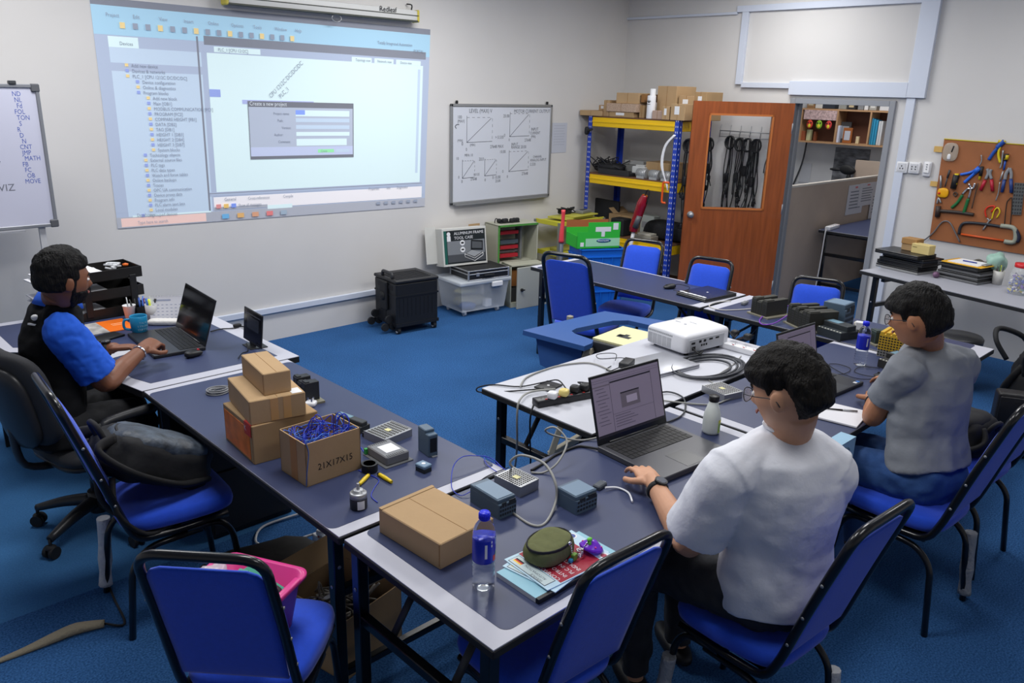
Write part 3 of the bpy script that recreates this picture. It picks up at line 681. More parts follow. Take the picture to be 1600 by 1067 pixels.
cen, rz, w_, d_ = rect((653, 735), (663, 739.5), (673, 737))
t = thing('memory_module', 'tiny blue-grey plug-in module lying in front of the upright power module', 'module', (cen.x, cen.y, 0.75), rz)
m = MB(PLCD); m.box((0, 0, 0.009), (0.05, 0.04, 0.018), 0.002); m.build('base', t)
m = MB(mat('6f8aa3', 0.4)); m.box((0, 0, 0.024), (0.052, 0.042, 0.014), 0.003); m.mat(WHT); m.cyl((0, 0, 0.031), (0, 0, 0.032), 0.008, seg=14); m.build('cover', t)
# encoder
p = T(560.5, 793)
t = thing('rotary_encoder', 'round metal rotary encoder with a shaft, standing near the table corner', 'encoder', tuple(p), radians(30))
m = MB(mat('2d2e31', 0.45)); m.lathe([(0.029, 0), (0.03, 0.003), (0.03, 0.04), (0.0295, 0.042)], seg=32); m.build('body', t)
m = MB(STEEL); m.lathe([(0.030, 0.042), (0.030, 0.058), (0.027, 0.061), (0.018, 0.061), (0.018, 0.070), (0.014, 0.071), (0.007, 0.071), (0.0055, 0.072), (0.0055, 0.092), (0.0045, 0.094), (0, 0.094)], seg=32); m.build('flange_and_shaft', t)
m = MB(WHT)
for a0, a1 in ((-160, -110), (-60, 10)):
    V = []
    for k in range(7):
        a = radians(a0+(a1-a0)*k/6); V += [(0.0304*cos(a), 0.0304*sin(a), 0.006), (0.0304*cos(a), 0.0304*sin(a), 0.038)]
    m.add(V, [[2*k, 2*k+2, 2*k+3, 2*k+1] for k in range(6)])
m.build('label', t)
m = MB(BLKM); m.cyl((0.028, 0.0, 0.02), (0.042, 0.0, 0.02), 0.007, seg=10); m.build('cable_gland', t)
# tape roll
t = thing('tape_roll', 'roll of black electrical tape standing on the wire stripper', 'tape', tuple(T(577.6, 736)))
m = MB(BLK); m.lathe([(0.019, 0.0), (0.031, 0.0), (0.031, 0.034), (0.019, 0.034), (0.019, 0.0)], seg=32, sharp=True); m.build('tape', t)
m = MB(mat('d9c9c4', 0.6)); m.lathe([(0.0165, 0.0), (0.0188, 0.0), (0.0188, 0.0342), (0.0165, 0.0342), (0.0165, 0.0)], seg=32, sharp=True); m.mat(mat('b05a4e', 0.6))
m.lathe([(0.0192, 0.0343), (0.023, 0.0343)], seg=32, sharp=True); m.build('core', t)
# wire stripper
a, b, c = T(561, 757, 0.758), T(573, 737, 0.758), T(612, 753, 0.758); o = T(583, 741, 0.75)
t = thing('wire_stripper', 'wire stripper with open yellow handles on the left row', 'tool', tuple(o))
for i, (q, l) in enumerate(((a, 0), (c, 0))):
    d = (q-T(583, 735, 0.758)); mid = T(583, 735, 0.758)
    m = MB(mat('e8c81a', 0.35)); m.tube(rel([mid+d*0.35, mid+d*0.65, mid+d], o), [0.007, 0.0085, 0.006], 10, smooth=4); m.mat(BLK); m.tube(rel([mid+d*0.28, mid+d*0.36], o), 0.0065, 8); m.build('handle', t)
m = MB(STEEL); q = T(583, 722, 0.756); mid = T(583, 737, 0.756); m.tube(rel([mid, q], o), [0.009, 0.004], 8); m.build('jaw', t)
# plug
t = thing('wall_plug', 'white three-pin plug lying pins up behind the stacked cartons', 'plug', tuple(T(486, 634)), radians(40))
m = MB(WHTG); m.sq((0, 0, 0.012), (0.05, 0.05, 0.024), 0.5, 0.5, 20, 8); m.build('plug_body', t)
for x, y in ((0, 0.012), (-0.011, -0.008), (0.011, -0.008)):
    m = MB(CHROME); m.box((x, y, 0.03), (0.004, 0.007, 0.02), 0.0008); m.build('pin', t)
def coil(name, label, cen, R, r, n, m, z=0.75, seed=1, sq=1.0, rz=0, group=None, spread=0.25, turns_h=None):
    random.seed(seed); P = []; N = n*14
    ph = [random.uniform(0, 6.28) for _ in range(4)]
    for i in range(N+1):
        a = 2*pi*i/14; tt = i/N
        rr = R*(1+spread*0.5*sin(a*0.23+ph[0])+spread*0.3*sin(a*0.61+ph[1]))
        P.append((rr*cos(a)+R*0.1*sin(a*.17+ph[2]), rr*sq*sin(a), r+abs(sin(a*0.37+ph[3]))*r*2.2*(0.4+tt)*(turns_h or 1)))
    mb = MB(m); mb.tube(P, r, 7, smooth=2); return one(mb, name, label, 'cable', (cen.x, cen.y, z), rz, group)
coil('cable_coil', 'small coil of grey cable left of the stacked cartons', T(342, 613), 0.045, 0.0035, 7, mat('7a7c80', 0.5), sq=0.85, turns_h=1.6)
# ================================================================ LAPTOPS
SCREENCOL = mat('6a6274', 0.35, emit=0.35)
def laptop(label, cen, rz, w_, d_, ang, body, scr='off', th=0.018, keys=True, name='laptop', lid_h=None, pad=True, lidm=None):
    """local: hinge along +y side (x across, y depth, +y = hinge)"""
    t = thing(name, label, 'laptop', (cen.x, cen.y, 0.752), rz)
    m = MB(body); m.b2((-w_/2, -d_/2, 0), (w_/2, d_/2, th), 0.003); 
    if pad: m.mat(mat('303236', 0.3)); m.b2((-0.055, -d_/2+0.012, th), (0.055, -d_/2+d_*0.36, th+0.0006))
    bs = m.build('base', t)
    if keys:
        m = MB(mat('0c0d0f', 0.5)); nx, ny = 15, 5; kw = (w_-0.05)/nx; kd = d_*0.42/ny
        for j in range(ny):
            for i in range(nx):
                if j == 0 and 4 <= i <= 8:
                    if i == 4: m.b2((-w_/2+0.025+kw*4+0.001, d_*0.02+0.001-0.0, th), (-w_/2+0.025+kw*9-0.001, d_*0.02+kd-0.0015, th+0.002))
                    continue
                x = -w_/2+0.025+kw*i; y = d_*0.02+kd*j; m.b2((x+0.0012, y+0.0012, th), (x+kw-0.0012, y+kd-0.0012, th+0.002))
        m.build('keyboard', t)
    L = lid_h or d_*0.96; c_, s_ = cos(ang), sin(ang)
    o = Vector((0, d_/2-0.004, th)); U = Vector((0, c_, s_))   # U up the lid, Nn towards the user
    M = frame(o, X3, U)
    m = MB(lidm or body); m.M = M; m.b2((-w_/2, 0, -0.005), (w_/2, L, 0.0), 0.002); m.M = Matrix(); m.cyl(o+Vector((-w_*0.35, 0, 0)), o+Vector((w_*0.35, 0, 0)), 0.007, seg=10)
    lid = m.build('lid', t)
    m = MB(BLKG); m.M = M; m.b2((-w_/2+0.002, 0.004, 0), (w_/2-0.002, L-0.002, 0.0012)); m.build('bezel', lid)
    m = MB(SCRN if scr == 'off' else SCREENCOL); m.M = M; x0, x1, y0, y1 = -w_/2+0.01, w_/2-0.01, 0.025, L-0.012
    m.b2((x0, y0, 0.0012), (x1, y1, 0.0016))
    if scr == 'ui':
        W_, H_ = x1-x0, y1-y0
        def r(a, b, c, d, mm, k=0.0004): m.mat(mm); m.b2((x0+W_*a, y0+H_*b, 0.0016), (x0+W_*c, y0+H_*d, 0.0016+k))
        ln = mat('4c4658', 0.4, emit=0.15); dk = mat('2a2733', 0.4); pn = mat('7d7588', 0.4, emit=0.40); gr = mat('59525e', 0.4, emit=0.25)
        r(0, 0, 1, 0.045, dk); r(0, 0.95, 1, 0.955, ln); r(0.0, 0.91, 1, 0.915, ln); r(0.24, 0.05, 0.245, 0.9, ln); r(0.25, 0.86, 0.86, 0.885, dk); r(0.86, 0.05, 0.865, 0.9, ln); r(0.25, 0.33, 0.86, 0.335, ln)
        r(0.0, 0.84, 0.24, 0.86, gr); r(0.38, 0.40, 0.66, 0.66, gr, 0.0006); r(0.38, 0.64, 0.66, 0.66, dk, 0.0008); r(0.46, 0.46, 0.62, 0.58, pn, 0.0009)
        for i in range(11): r(0.03+0.02*(i % 3), 0.80-i*0.06, 0.16+0.02*(i % 4), 0.81-i*0.06, ln)
        for i in range(5): r(0.27, 0.29-i*0.045, 0.5+0.05*(i % 3), 0.30-i*0.045, ln)
    m.build('screen', lid)
    return t, bs, lid
DB = mat('26272b', 0.35); DB2 = mat('2b2d31', 0.4)
# laptop of the man on the left
cen, rz, w_, d_ = rect((322, 547.5), (276, 514), (205, 535))
A = T(322, 547.5); B = T(276, 514); 
hx = (A+B)/2; u = (B-A).normalized(); per = Vector((-u.y, u.x, 0))
lw = (B-A).length; ld = 0.27
c1 = hx+per*ld/2
# user's side is -y local: local y must point from the user to the hinge (= -per)
laptop('open black laptop with a dark screen on the left desk, in front of the mug', c1, atan2(-per.y, -per.x)-pi/2, lw, ld, radians(72), DB, lid_h=0.262)
# grey gaming laptop of the man in white
A = T(933, 706); B = T(1040, 668); u = (B-A).normalized(); per = Vector((u.y, -u.x, 0)); lw = (B-A).length; ld = 0.35
c2_ = (A+B)/2+per*ld/2
GL = mat('4a4b50', 0.35, 0.3)
t, bs, lid = laptop('large grey laptop with a lit screen, used by the man in the white T-shirt', c2_, atan2(-per.y, -per.x)-pi/2, lw*1.0, ld, radians(74), GL, 'ui', th=0.024, lid_h=0.285, lidm=BLK)
m = MB(mat('cfd4da', 0.3, emit=0.2)); m.M = Matrix.Translation((0, ld/2-0.03, 0.0245)); m.sq((0, 0, 0), (0.03, 0.014, 0.001), 1, 1, 16, 6); m.M = Matrix(); m.mat(mat('b39a5c', 0.4)); m.sq((lw/2-0.04, -ld/2+0.035, 0.0245), (0.022, 0.018, 0.001), 1, 1, 14, 6); m.build('badge_sticker', bs)
# laptop of the man in grey
A = T(1206, 566); B = T(1278, 556); 
Rr, Fr = T(1349, 602), T(1288, 628); u = (Rr-Fr).normalized(); per = (T(1278, 556)-Rr); per = per-u*per.dot(u); per.normalize()
lw = 0.37; ld = 0.26; u2 = Vector((per.y, -per.x, 0)); s_ = 1 if u2.dot(u) > 0 else -1
cc = Rr-u2*s_*lw/2+per*ld/2
t, bs, lid = laptop('open dark laptop partly hidden behind the head of the man in white', cc, atan2(per.y, per.x)-pi/2, lw, ld, radians(78), DB2, 'ui', lid_h=0.25)
m = MB(mat('3a78c8', 0.4)); m.b2((lw/2-0.035, -ld/2+0.012, 0.018), (lw/2-0.015, -ld/2+0.03, 0.0187)); m.mat(WHT); m.b2((lw/2-0.06, -ld/2+0.012, 0.018), (lw/2-0.042, -ld/2+0.03, 0.0187)); m.build('palm_rest_sticker', bs)
# portable screen at the end of the left desk
u = (T(322, 547.5)-T(276, 514)).normalized(); L = 0.25; A = T(409, 552)-u*(L-0.05)
t = thing('portable_monitor', 'slim black portable monitor standing at the right end of the left desk', 'monitor', tuple(A), atan2(u.y, u.x))
M = Matrix.Translation((0, 0.0, 0.008)) @ Matrix.Rotation(radians(-6), 4, 'X')
m = MB(BLK); m.M = M; m.b2((-0.05, -0.004, 0.015), (L-0.05, 0.004, 0.20), 0.003); m.build('panel', t)
m = MB(SCRN); m.M = M; m.b2((-0.044, -0.0046, 0.028), (L-0.056, -0.004, 0.193)); m.mat(mat('2c313b', 0.2)); m.b2((0.0, -0.005, 0.09), (L-0.09, -0.0046, 0.16)); m.mat(mat('3a3f4a', 0.3)); m.b2((-0.03, -0.005, 0.17), (L-0.07, -0.0046, 0.176)); m.build('screen', t)
m = MB(BLK); m.M = M; m.b2((L*0.2-0.03, 0.004, 0.0), (L*0.2+0.05, 0.012, 0.07), 0.003); m.M = Matrix(); m.b2((L*0.2-0.05, -0.03, 0), (L*0.2+0.07, 0.07, 0.006), 0.002); m.build('stand', t)
# closed laptop on the far table
cen, rz, w_, d_ = rect((1056, 461), (1102, 473.5), (1147, 462))
t = thing('laptop', 'closed black laptop with pale foam strips on the table in front of the rack', 'laptop', (cen.x, cen.y, 0.752), rz)
m = MB(mat('1c1d20', 0.35)); m.b2((-w_/2, -d_/2, 0), (w_/2, d_/2, 0.014), 0.004); m.build('base', t)
m = MB(mat('222327', 0.3)); m.b2((-w_/2, -d_/2, 0.0145), (w_/2, d_/2, 0.024), 0.004); m.mat(WHT); m.b2((-0.004, -0.0, 0.024), (0.008, 0.016, 0.0245)); m.build('lid', t)
m = MB(mat('d9dadd', 0.7)); random.seed(2)
for i in range(6): 
    y = -d_/2+0.05+random.uniform(-.003, .003); x = -w_/2+0.03+i*0.04; m.box((x, y-0.02, 0.027), (0.036, 0.018, 0.006), 0.002, random.uniform(-.2, .2))
m.build('foam_strips', t)
# silver closed laptop on the white table
cen, rz, w_, d_ = rect((976, 566), (1030, 588), (1069, 563), 0.76)
t = thing('laptop', 'closed silver laptop on the white table under the black power adapter', 'laptop', (cen.x, cen.y, 0.75), rz)
SL = mat('b4b6bd', 0.35, 0.6); m = MB(SL); m.b2((-w_/2, -d_/2, 0), (w_/2, d_/2, 0.014), 0.004, 2); m.build('base', t)
m = MB(SL); m.b2((-w_/2, -d_/2, 0.0145), (w_/2, d_/2, 0.022), 0.003, 2); m.build('lid', t)
# black adapter on it
t = thing('power_adapter', 'black laptop power adapter resting by the silver laptop on the white table', 'adapter', tuple(T(979, 572, 0.772)), radians(20))
m = MB(mat('26272a', 0.45)); m.b2((-0.055, -0.028, 0.0), (0.055, 0.028, 0.032), 0.005, 2); m.build('brick', t)
m = MB(BLKM); m.tube([(-0.055, 0, 0.015), (-0.10, 0.01, 0.02), (-0.12, 0.05, 0.0), (-0.06, 0.09, -0.015), (0.0, 0.085, -0.015)], 0.0028, 6, smooth=6); m.tube([(0.05, 0, 0.015), (0.09, 0.06, 0.01), (0.03, 0.16, 0.004), (0.10, 0.2, 0.003), (0.16, 0.12, 0.003), (0.05, 0.08, 0.003)], 0.0022, 6, smooth=6); m.build('cord', t)
# ---------------------------------------------------------------- power strips
BS = mat('232327', 0.4)
def pstrip(name, label, cen, rz, L, Wd, Hh, n, m0, three=True, z=0.75):
    t = thing(name, label, 'power strip', (cen.x, cen.y, z), rz)
    m = MB(m0); m.b2((-L/2, -Wd/2, 0), (L/2, Wd/2, Hh), 0.006, 2); m.build('housing', t)
    m = MB(BLKM if m0 is not BS else mat('0a0a0b', 0.5))
    for i in range(n):
        x = -L/2+L*(i+.6)/(n+.2)
        for dx, dy in ((0, 0.013), (-0.010, -0.004), (0.010, -0.004)): m.b2((x+dx-0.003, dy-0.002, Hh), (x+dx+0.003, dy+0.003, Hh+0.0006))
    m.build('socket_holes', t)
    m = MB(mat('c33a3a', 0.3))
    for i in range(n):
        x = -L/2+L*(i+.6)/(n+.2)+0.006; m.b2((x-0.006, -Wd/2+0.006, Hh), (x+0.006, -Wd/2+0.014, Hh+0.0025), 0.001)
    m.build('switch_row', t)
    return t
A, B = T(841, 638.6), T(935, 621); u = (B-A).normalized(); L = 0.36; Wd = 0.062; per = Vector((-u.y, u.x, 0)); cen = A+u*L/2+per*Wd/2
ps = pstrip('power_strip', 'black power strip with plugs on the white table', cen, atan2(u.y, u.x), L, Wd, 0.035, 5, BS)
def plug(label, px, z, m, rz=0.0, sx=1.0, g=None):
    t = one(MB(m).sq((0, 0, 0.016), (0.044*sx, 0.046, 0.034), 0.45, 0.5, 20, 10).b2((-0.014, -0.008, 0.031), (0.014, 0.008, 0.0335), 0.001), 'wall_plug', label, 'plug', tuple(T(px[0], px[1], z)), rz); return t
plug('white plug in the black power strip', (863, 622), 0.787, WHTG, 0.4)
plug('cream yellow plug in the black power strip, beside the white one', (881, 618), 0.787, mat('e0cd7d', 0.35), 0.4)
plug('round black plug in the black power strip, next to the cream one', (898, 612), 0.787, mat('202125', 0.5), 0.4)
plug('black plug in the black power strip nearest the grey laptop lid', (914, 609), 0.787, mat('1a1b1e', 0.5), 0.2, 1.2)
cen, rz, w_, d_ = rect((834, 606), (858, 613), (876, 602))
t = thing('mobile_phone', 'black phone lying on the white table behind the power strip', 'phone', (cen.x, cen.y, 0.75), rz)
MB(mat('1b1c20', 0.5)).b2((-w_/2, -d_/2, 0), (w_/2, d_/2, 0.009), 0.003, 2).build('phone_body', t); MB(WHT).cyl((0, 0, 0.009), (0, 0, 0.0096), 0.007).build('badge', t)
cen, rz, w_, d_ = rect((1095, 530), (1180, 553), (1190, 542), 0.785)
ps = pstrip('power_strip', 'white power strip with black plugs behind the head of the man in white', cen, rz, w_, 0.06, 0.035, 5, WHTG)
plug('black plug in the white power strip, nearest the projector', (1148, 524), 0.787, mat('18191c', 0.5), rz)
plug('black plug in the white power strip, farther from the projector', (1168, 530), 0.787, mat('18191c', 0.5), rz)
# ---------------------------------------------------------------- projector
cen, rz, w_, d_ = rect((1007, 538), (1068, 560), (1123, 537)); h = 0.115

t = thing('projector', 'white video projector on the white table', 'projector', (cen.x, cen.y, 0.75), rz)
PW = mat('e2e3e8', 0.35)
def pfn(p): return Vector((p.x, p.y, p.z+(0.008*(1-(2*p.x/w_)**2) if p.z > 0 else 0)))
m = MB(PW); m.sq((0, 0, 0.012+h/2), (w_, d_, h), 0.16, 0.28, 48, 16, fn=pfn); m.build('casing', t)
m = MB(mat('a6a8ad', 0.5))
for i in range(5):
    x0 = -w_*0.42+i*w_*0.12
    for j in range(9): z = 0.03+j*0.0068; m.b2((x0, -d_/2-0.0012, z), (x0+w_*0.105, -d_/2+0.004, z+0.0035))
for i in range(14): x0 = -w_*0.42+i*w_*0.044; m.b2((x0, -d_/2-0.0008, 0.098), (x0+w_*0.03, -d_/2+0.006, 0.108))
m.build('vent_grille', t)
m = MB(mat('c3c5ca', 0.5)); m.b2((w_/2-0.004, -d_*0.40, 0.028), (w_/2+0.001, d_*0.36, 0.098), 0.002); m.mat(BLKM)
for y, z, a, b in ((-0.36, 0.075, .03, .012), (-0.2, 0.078, .02, .014), (-0.1, 0.078, .02, .014), (0.02, 0.08, .03, .01), (0.16, 0.08, .03, .01), (-0.15, 0.055, .012, .012), (-0.1, 0.055, .012, .012), (-0.05, 0.055, .012, .012), (-0.34, 0.045, .028, .022)):
    m.b2((w_/2, y*d_, z-b/2), (w_/2+0.002, y*d_+a, z+b/2))
m.build('connector_panel', t)
m = MB(mat('9fa2a8', 0.5)); zt = h+0.0205
m.b2((-w_*0.28, -0.02, zt-0.004), (-w_*0.16, -0.012, zt-0.002)); m.cyl((w_*0.0, -0.03, zt-0.003), (w_*0.0, -0.03, zt+0.001), 0.008, seg=14); m.b2((-0.02, 0.03, zt-0.003), (0.03, 0.034, zt+0.0002)); m.b2((-w_*0.2, -d_*0.36, zt-0.009), (-w_*0.06, -d_*0.32, zt-0.0045)); m.sq((-w_*0.35, 0.05, zt-0.008), (0.07, 0.06, 0.008), 0.6, 1, 20, 6); m.build('top_controls', t)
m = MB(BLKG); m.cyl((-w_*0.28, d_/2-0.03, 0.07), (-w_*0.28, d_/2+0.006, 0.07), 0.034, seg=24); m.build('lens', t)
for x in (-1, 1):
    m = MB(BLKM); m.cyl((x*w_*0.38, -d_*0.35, 0), (x*w_*0.38, -d_*0.35, 0.03), 0.012); m.build('foot', t)
    m = MB(BLKM); m.cyl((x*w_*0.38, d_*0.35, 0), (x*w_*0.38, d_*0.35, 0.03), 0.012); m.build('foot', t)
# ---------------------------------------------------------------- cables on the tables
coil('cable_coil', 'thick black video cable coiled on the white table beside the projector', T(1107, 576), 0.215, 0.0062, 5, mat('3a3d44', 0.45), sq=0.62, seed=3, spread=0.3, rz=radians(0), turns_h=0.6)
CG = CABG
cable('cable', [T(1135, 510, 0.84), T(1146, 527, 0.80), T(1152, 522, 0.80)], 0.004, BLKM, 'black power lead running from the projector to the white power strip')
cable('cable', [T(1081, 543, 0.80), T(1092, 553, 0.79), T(1097, 548, 0.775), T(1076, 558, 0.762), T(1060, 570, 0.758)], 0.005, BLKM, 'black video lead plugged into the corner of the projector')
cable('cable', cpx([(1158, 556), (1145, 570), (1122, 585), (1108, 594), (1128, 604), (1150, 611)], 0.003)+[], 0.0028, CG, 'thin grey cable crossing the coiled black video cable')
cable('cable', [T(813, 604, .76)]+cpx([(822, 590), (850, 578), (880, 570), (920, 567), (950, 577), (965, 588)], 0.0045), 0.0045, CG, 'grey network cable arching across the white table behind the phone')
cable('cable', [T(868, 608, .775), T(830, 612, .765), T(812, 625, .77), T(808, 650, .70), T(808, 690, .55), T(806, 720, .40), T(802, 741, .30)], 0.0052, CG, 'grey network cable dropping from the white table beside the power strip')
cable('cable', [T(834, 632, .775), T(829, 650, .73), T(828, 680, .60), T(829, 722, .40), T(826, 745, .25)], 0.0045, BLKM, 'black lead of the power strip hanging down to the floor')
cable('cable', [T(885, 608, .80), T(872, 594, .79), T(850, 597, .765), T(812, 604, .758), T(770, 601, .755), T(746, 606, .74), T(752, 613, .72), T(800, 611, .755), T(850, 607, .765)], 0.0035, BLKM, 'black cable looping past the left corner of the white table')
cable('cable', [T(914, 602, .80), T(903, 597, .79), T(925, 599, .775), T(940, 602, .765)], 0.0035, BLKM, 'short black lead arching off the plug nearest the laptop')
cable('cable', [T(1010, 620, .765), T(1042, 612, .76), T(1068, 622, .757), T(1068, 646, .757), T(1040, 660, .757), T(1028, 655, .76)], 0.004, mat('34373c', 0.5), 'black lead curving behind the open grey laptop to its side')
cable('cable', [T(1003, 612, .757), T(1020, 622, .757), T(1055, 628, .757), T(1110, 632, .757), T(1135, 625, .757), T(1152, 617, .765)], 0.004, CG, 'grey cable running behind the drink bottle to the power supply')
cable('cable', [T(937, 683, .765), T(905, 688, .757), T(865, 680, .80), T(852, 672, .86), T(868, 668, .88), T(886, 690, .84), T(872, 722, .79), T(850, 738, .757), T(830, 738, .757)], 0.0042, CG, 'grey cable looping up beside the grey laptop lid')
cable('cable', [T(938, 702, .762), T(915, 698, .757), T(900, 698, .757), T(870, 710, .755), T(852, 722, .755), T(830, 735, .757)], 0.005, BLKM, 'black charger lead plugged into the grey laptop')
cable('cable', [T(776, 786, .80), T(795, 797, .757), T(830, 820, .754), T(852, 817, .754), T(868, 785, .77), T(868, 755, .83), T(850, 724, .87), T(815, 711, .88), T(797, 722, .83), T(803, 732, .765)], 0.005, CG, 'grey network cable looping in the air from the blue-grey controller')
cable('cable', [T(946, 762, .765), T(965, 762, .757), T(982, 770, .756), T(988, 784, .756)], 0.004, WHTG, 'short white cable of the dongle ending in a plug')
t = thing('dongle', 'dark grey network dongle beside the right-hand controller', 'dongle', tuple(T(937, 762)), radians(8)); MB(mat('4a5058', 0.45)).box((0, 0, 0.010), (0.055, 0.032, 0.018), 0.004).build('dongle_body', t); MB(STEEL).box((0.03, 0, 0.010), (0.006, 0.015, 0.01), 0.001).build('connector', t)
cable('wire', [T(787, 733, .757), T(768, 716, .77), T(745, 712, .79), T(722, 714, .80), T(708, 730, .78), T(706, 762, .757), T(720, 774, .757), T(735, 768, .765)], 0.0018, BLUW, 'thin blue wire looping over the white strip to the controller')
cable('wire', [T(792, 735, .757), T(770, 722, .76), T(757, 712, .765), T(760, 725, .757), T(776, 737, .757)], 0.0018, BLUW, 'short thin blue wire beside the blue loop at the table joint')
cable('wire', [T(795, 730, .757), T(765, 742, .753), T(750, 752, .753), T(742, 765, .76)], 0.0018, BLKM, 'thin black wire between the power supply and the controller')
cable('wire', [T(560, 735, .753), T(578, 742, .753), T(592, 750, .753), T(585, 762, .753), T(580, 775, .753), T(590, 785, .753)], 0.0018, BLUW, 'blue wire lying between the tape roll and the encoder')
cable('wire', [T(565, 700, .765), T(572, 712, .753), T(560, 695, .753), T(552, 700, .753)], 0.0018, BLUW, 'blue wires at the terminals of the left power supply')
cable('cable', [T(1376, 590, .765), T(1350, 586, .757), T(1335, 580, .757), T(1345, 573, .757), T(1375, 575, .757)], 0.002, BLKM, 'thin black mouse lead near the blue-capped bottle')
cable('cable', [T(1290, 585, .757), T(1318, 584, .757), T(1329, 576, .757), T(1310, 569, .757), T(1295, 570, .757), T(1320, 585, .757), T(1345, 592, .757), T(1378, 592, .76)], 0.002, BLKM, 'thin black lead from the laptop of the man in grey to his mouse')
PU = mat('7a3fb0', 0.4)
cable('cable', [T(1238, 477, .80), T(1220, 480, .78), T(1200, 488, .765), T(1187, 500, .757), T(1192, 507, .757), T(1210, 505, .765), T(1232, 492, .79), T(1248, 486, .80)], 0.0042, PU, 'purple bus cable looping beside the controller racks')
cable('cable', [T(1142, 470, .757), T(1120, 472, .757), T(1108, 478, .757), T(1125, 484, .757), T(1150, 484, .757), T(1178, 482, .757)], 0.0035, mat('c9c6bf', 0.5), 'pale cable lying by the white joint of the far tables')
cable('cable', [T(1052, 453, .76), T(1065, 455, .754), T(1078, 450, .754), T(1070, 446, .754), T(1058, 444, .754), T(1050, 449, .76)], 0.0018, BLKM, 'thin black lead of the mouse near the closed laptop')
t = thing('cable_connector', 'grey two-headed cable connector lying on the far table', 'connector', tuple(T(1163, 476)), radians(10)); MB(mat('6f7276', 0.5)).box((0, 0, 0.012), (0.07, 0.03, 0.022), 0.005).build('shell', t); MB(STEEL).box((0.045, 0, 0.012), (0.02, 0.022, 0.012), 0.002).build('plug_end', t)
def mouse(label, p, rz, s=1.0, c='1e1f22', red=False):
    t = thing('computer_mouse', label, 'mouse', tuple(p), rz)
    m = MB(mat(c, 0.45)); m.sq((0, 0, 0.017*s), (0.105*s, 0.062*s, 0.036*s), 0.85, 0.8, 24, 12, fn=lambda q: Vector((q.x, q.y*(1-0.12*cos(q.x*25)), q.z*(1.0 if q.z > 0 else 0.9)-(0.006*(q.x/0.05) if q.z > 0 else 0)))); m.build('shell', t)
    m = MB(mat('c8323c', 0.4) if red else DGREY); m.cyl((0.03*s, -0.004, 0.031*s), (0.03*s, 0.004, 0.031*s), 0.006*s, seg=12); m.build('scroll_wheel', t)
    return t
mouse('black mouse with a red wheel beside the laptop on the left desk', T(303, 557), radians(15), 1.0, '1b1c1f', True)
mouse('black mouse on the far table near the closed laptop', T(1046, 451), radians(160))
mouse('black mouse under the hand of the man in the grey T-shirt', T(1381, 593), radians(100))
# ---------------------------------------------------------------- bottles
CLR = mat('f6fafd', 0.03, trans=1.0, ior=1.1, coat=0.6); WATER = mat('f4f8ff', 0.0, trans=1.0, ior=1.2); CAPB = mat('1a2ae0', 0.35)
def water_bottle(label, p, H=0.247, s=1.0):
    t = thing('water_bottle', label, 'bottle', tuple(p), 0.4)
    R = 0.0335; pr = [(0.004, 0.006), (0.022, 0.0), (0.031, 0.004), (R, 0.014)]
    z = 0.02
    while z < 0.085: pr += [(R, z), (R-0.0022, z+0.0065), (R, z+0.013)]; z += 0.0145
    pr += [(R, 0.094), (R-0.0004, 0.098), (R-0.0004, 0.172), (R, 0.182), (R-0.002, 0.195), (0.026, 0.208), (0.018, 0.219), (0.0135, 0.224), (0.0130, 0.234)]
    m = MB(CLR); m.lathe(pr, seg=40); m.build('bottle_body', t)
    m = MB(mat('1d2bb8', 0.3)); m.lathe([(R+0.0002, 0.096), (R+0.0006, 0.10), (R+0.0006, 0.168), (R+0.0002, 0.172)], seg=40); m.mat(WHT)
    def patch(a0, a1, z0, z1, mm):
        m.mat(mm); V = []; n = 6
        for k in range(n+1):
            a = radians(a0+(a1-a0)*k/n); V += [((R+0.0009)*cos(a), (R+0.0009)*sin(a), z0), ((R+0.0009)*cos(a), (R+0.0009)*sin(a), z1)]
        m.add(V, [[2*k, 2*k+2, 2*k+3, 2*k+1] for k in range(n)])
    patch(-150, -138, .115, .160, WHT); patch(-118, -110, .150, .158, WHT); patch(-118, -110, .162, .170, WHT); patch(-105, -80, .102, .120, mat('d8343c', 0.4)); patch(-84, -66, .112, .128, mat('49a33c', 0.4)); patch(-92, -60, .153, .174, mat('8fb2ea', 0.4)); patch(60, 75, .135, .172, WHT); patch(-86, -66, .157, .170, mat('1d2bb8', 0.3))
    m.build('label', t)
    m = MB(CAPB); n = 36; V = []; 
    m.lathe([(0.0155, 0.226), (0.0160, 0.228), (0.0160, 0.246), (0.0145, 0.249), (0, 0.249)], seg=36)
    for k in range(24): a = 2*pi*k/24; m.cyl((0.0162*cos(a), 0.0162*sin(a), 0.229), (0.0162*cos(a), 0.0162*sin(a), 0.245), 0.0012, seg=5)
    m.build('cap', t); return t
water_bottle('clear water bottle with blue cap and label on the nearest table', T(755, 917))
water_bottle('clear water bottle with blue cap between the laptop and mouse of the man in grey', T(1343, 570))
t = thing('drink_bottle', 'small cloudy drink bottle with black cap and green label', 'bottle', tuple(T(1110, 676))); t.scale = (1.14, 1.14, 1.14)
m = MB(mat('f2f8f4', 0.25, trans=0.3, ior=1.3)); m.lathe([(0.02, 0.0), (0.031, 0.004), (0.033, 0.012), (0.033, 0.060), (0.031, 0.080), (0.022, 0.112), (0.0175, 0.124), (0.0165, 0.135)], seg=36); m.build('bottle_body', t)
m = MB(mat('dfe9e2', 0.4, trans=0.3)); m.lathe([(0.019, 0.003), (0.031, 0.008), (0.0315, 0.058), (0.03, 0.075), (0.028, 0.085), (0, 0.085)], seg=28); m.build('drink', t)
m = MB(BLK); m.lathe([(0.0185, 0.130), (0.0195, 0.132), (0.0195, 0.150), (0.0175, 0.152), (0, 0.152)], seg=30); m.build('cap', t)
m = MB(mat('a9c438', 0.4))
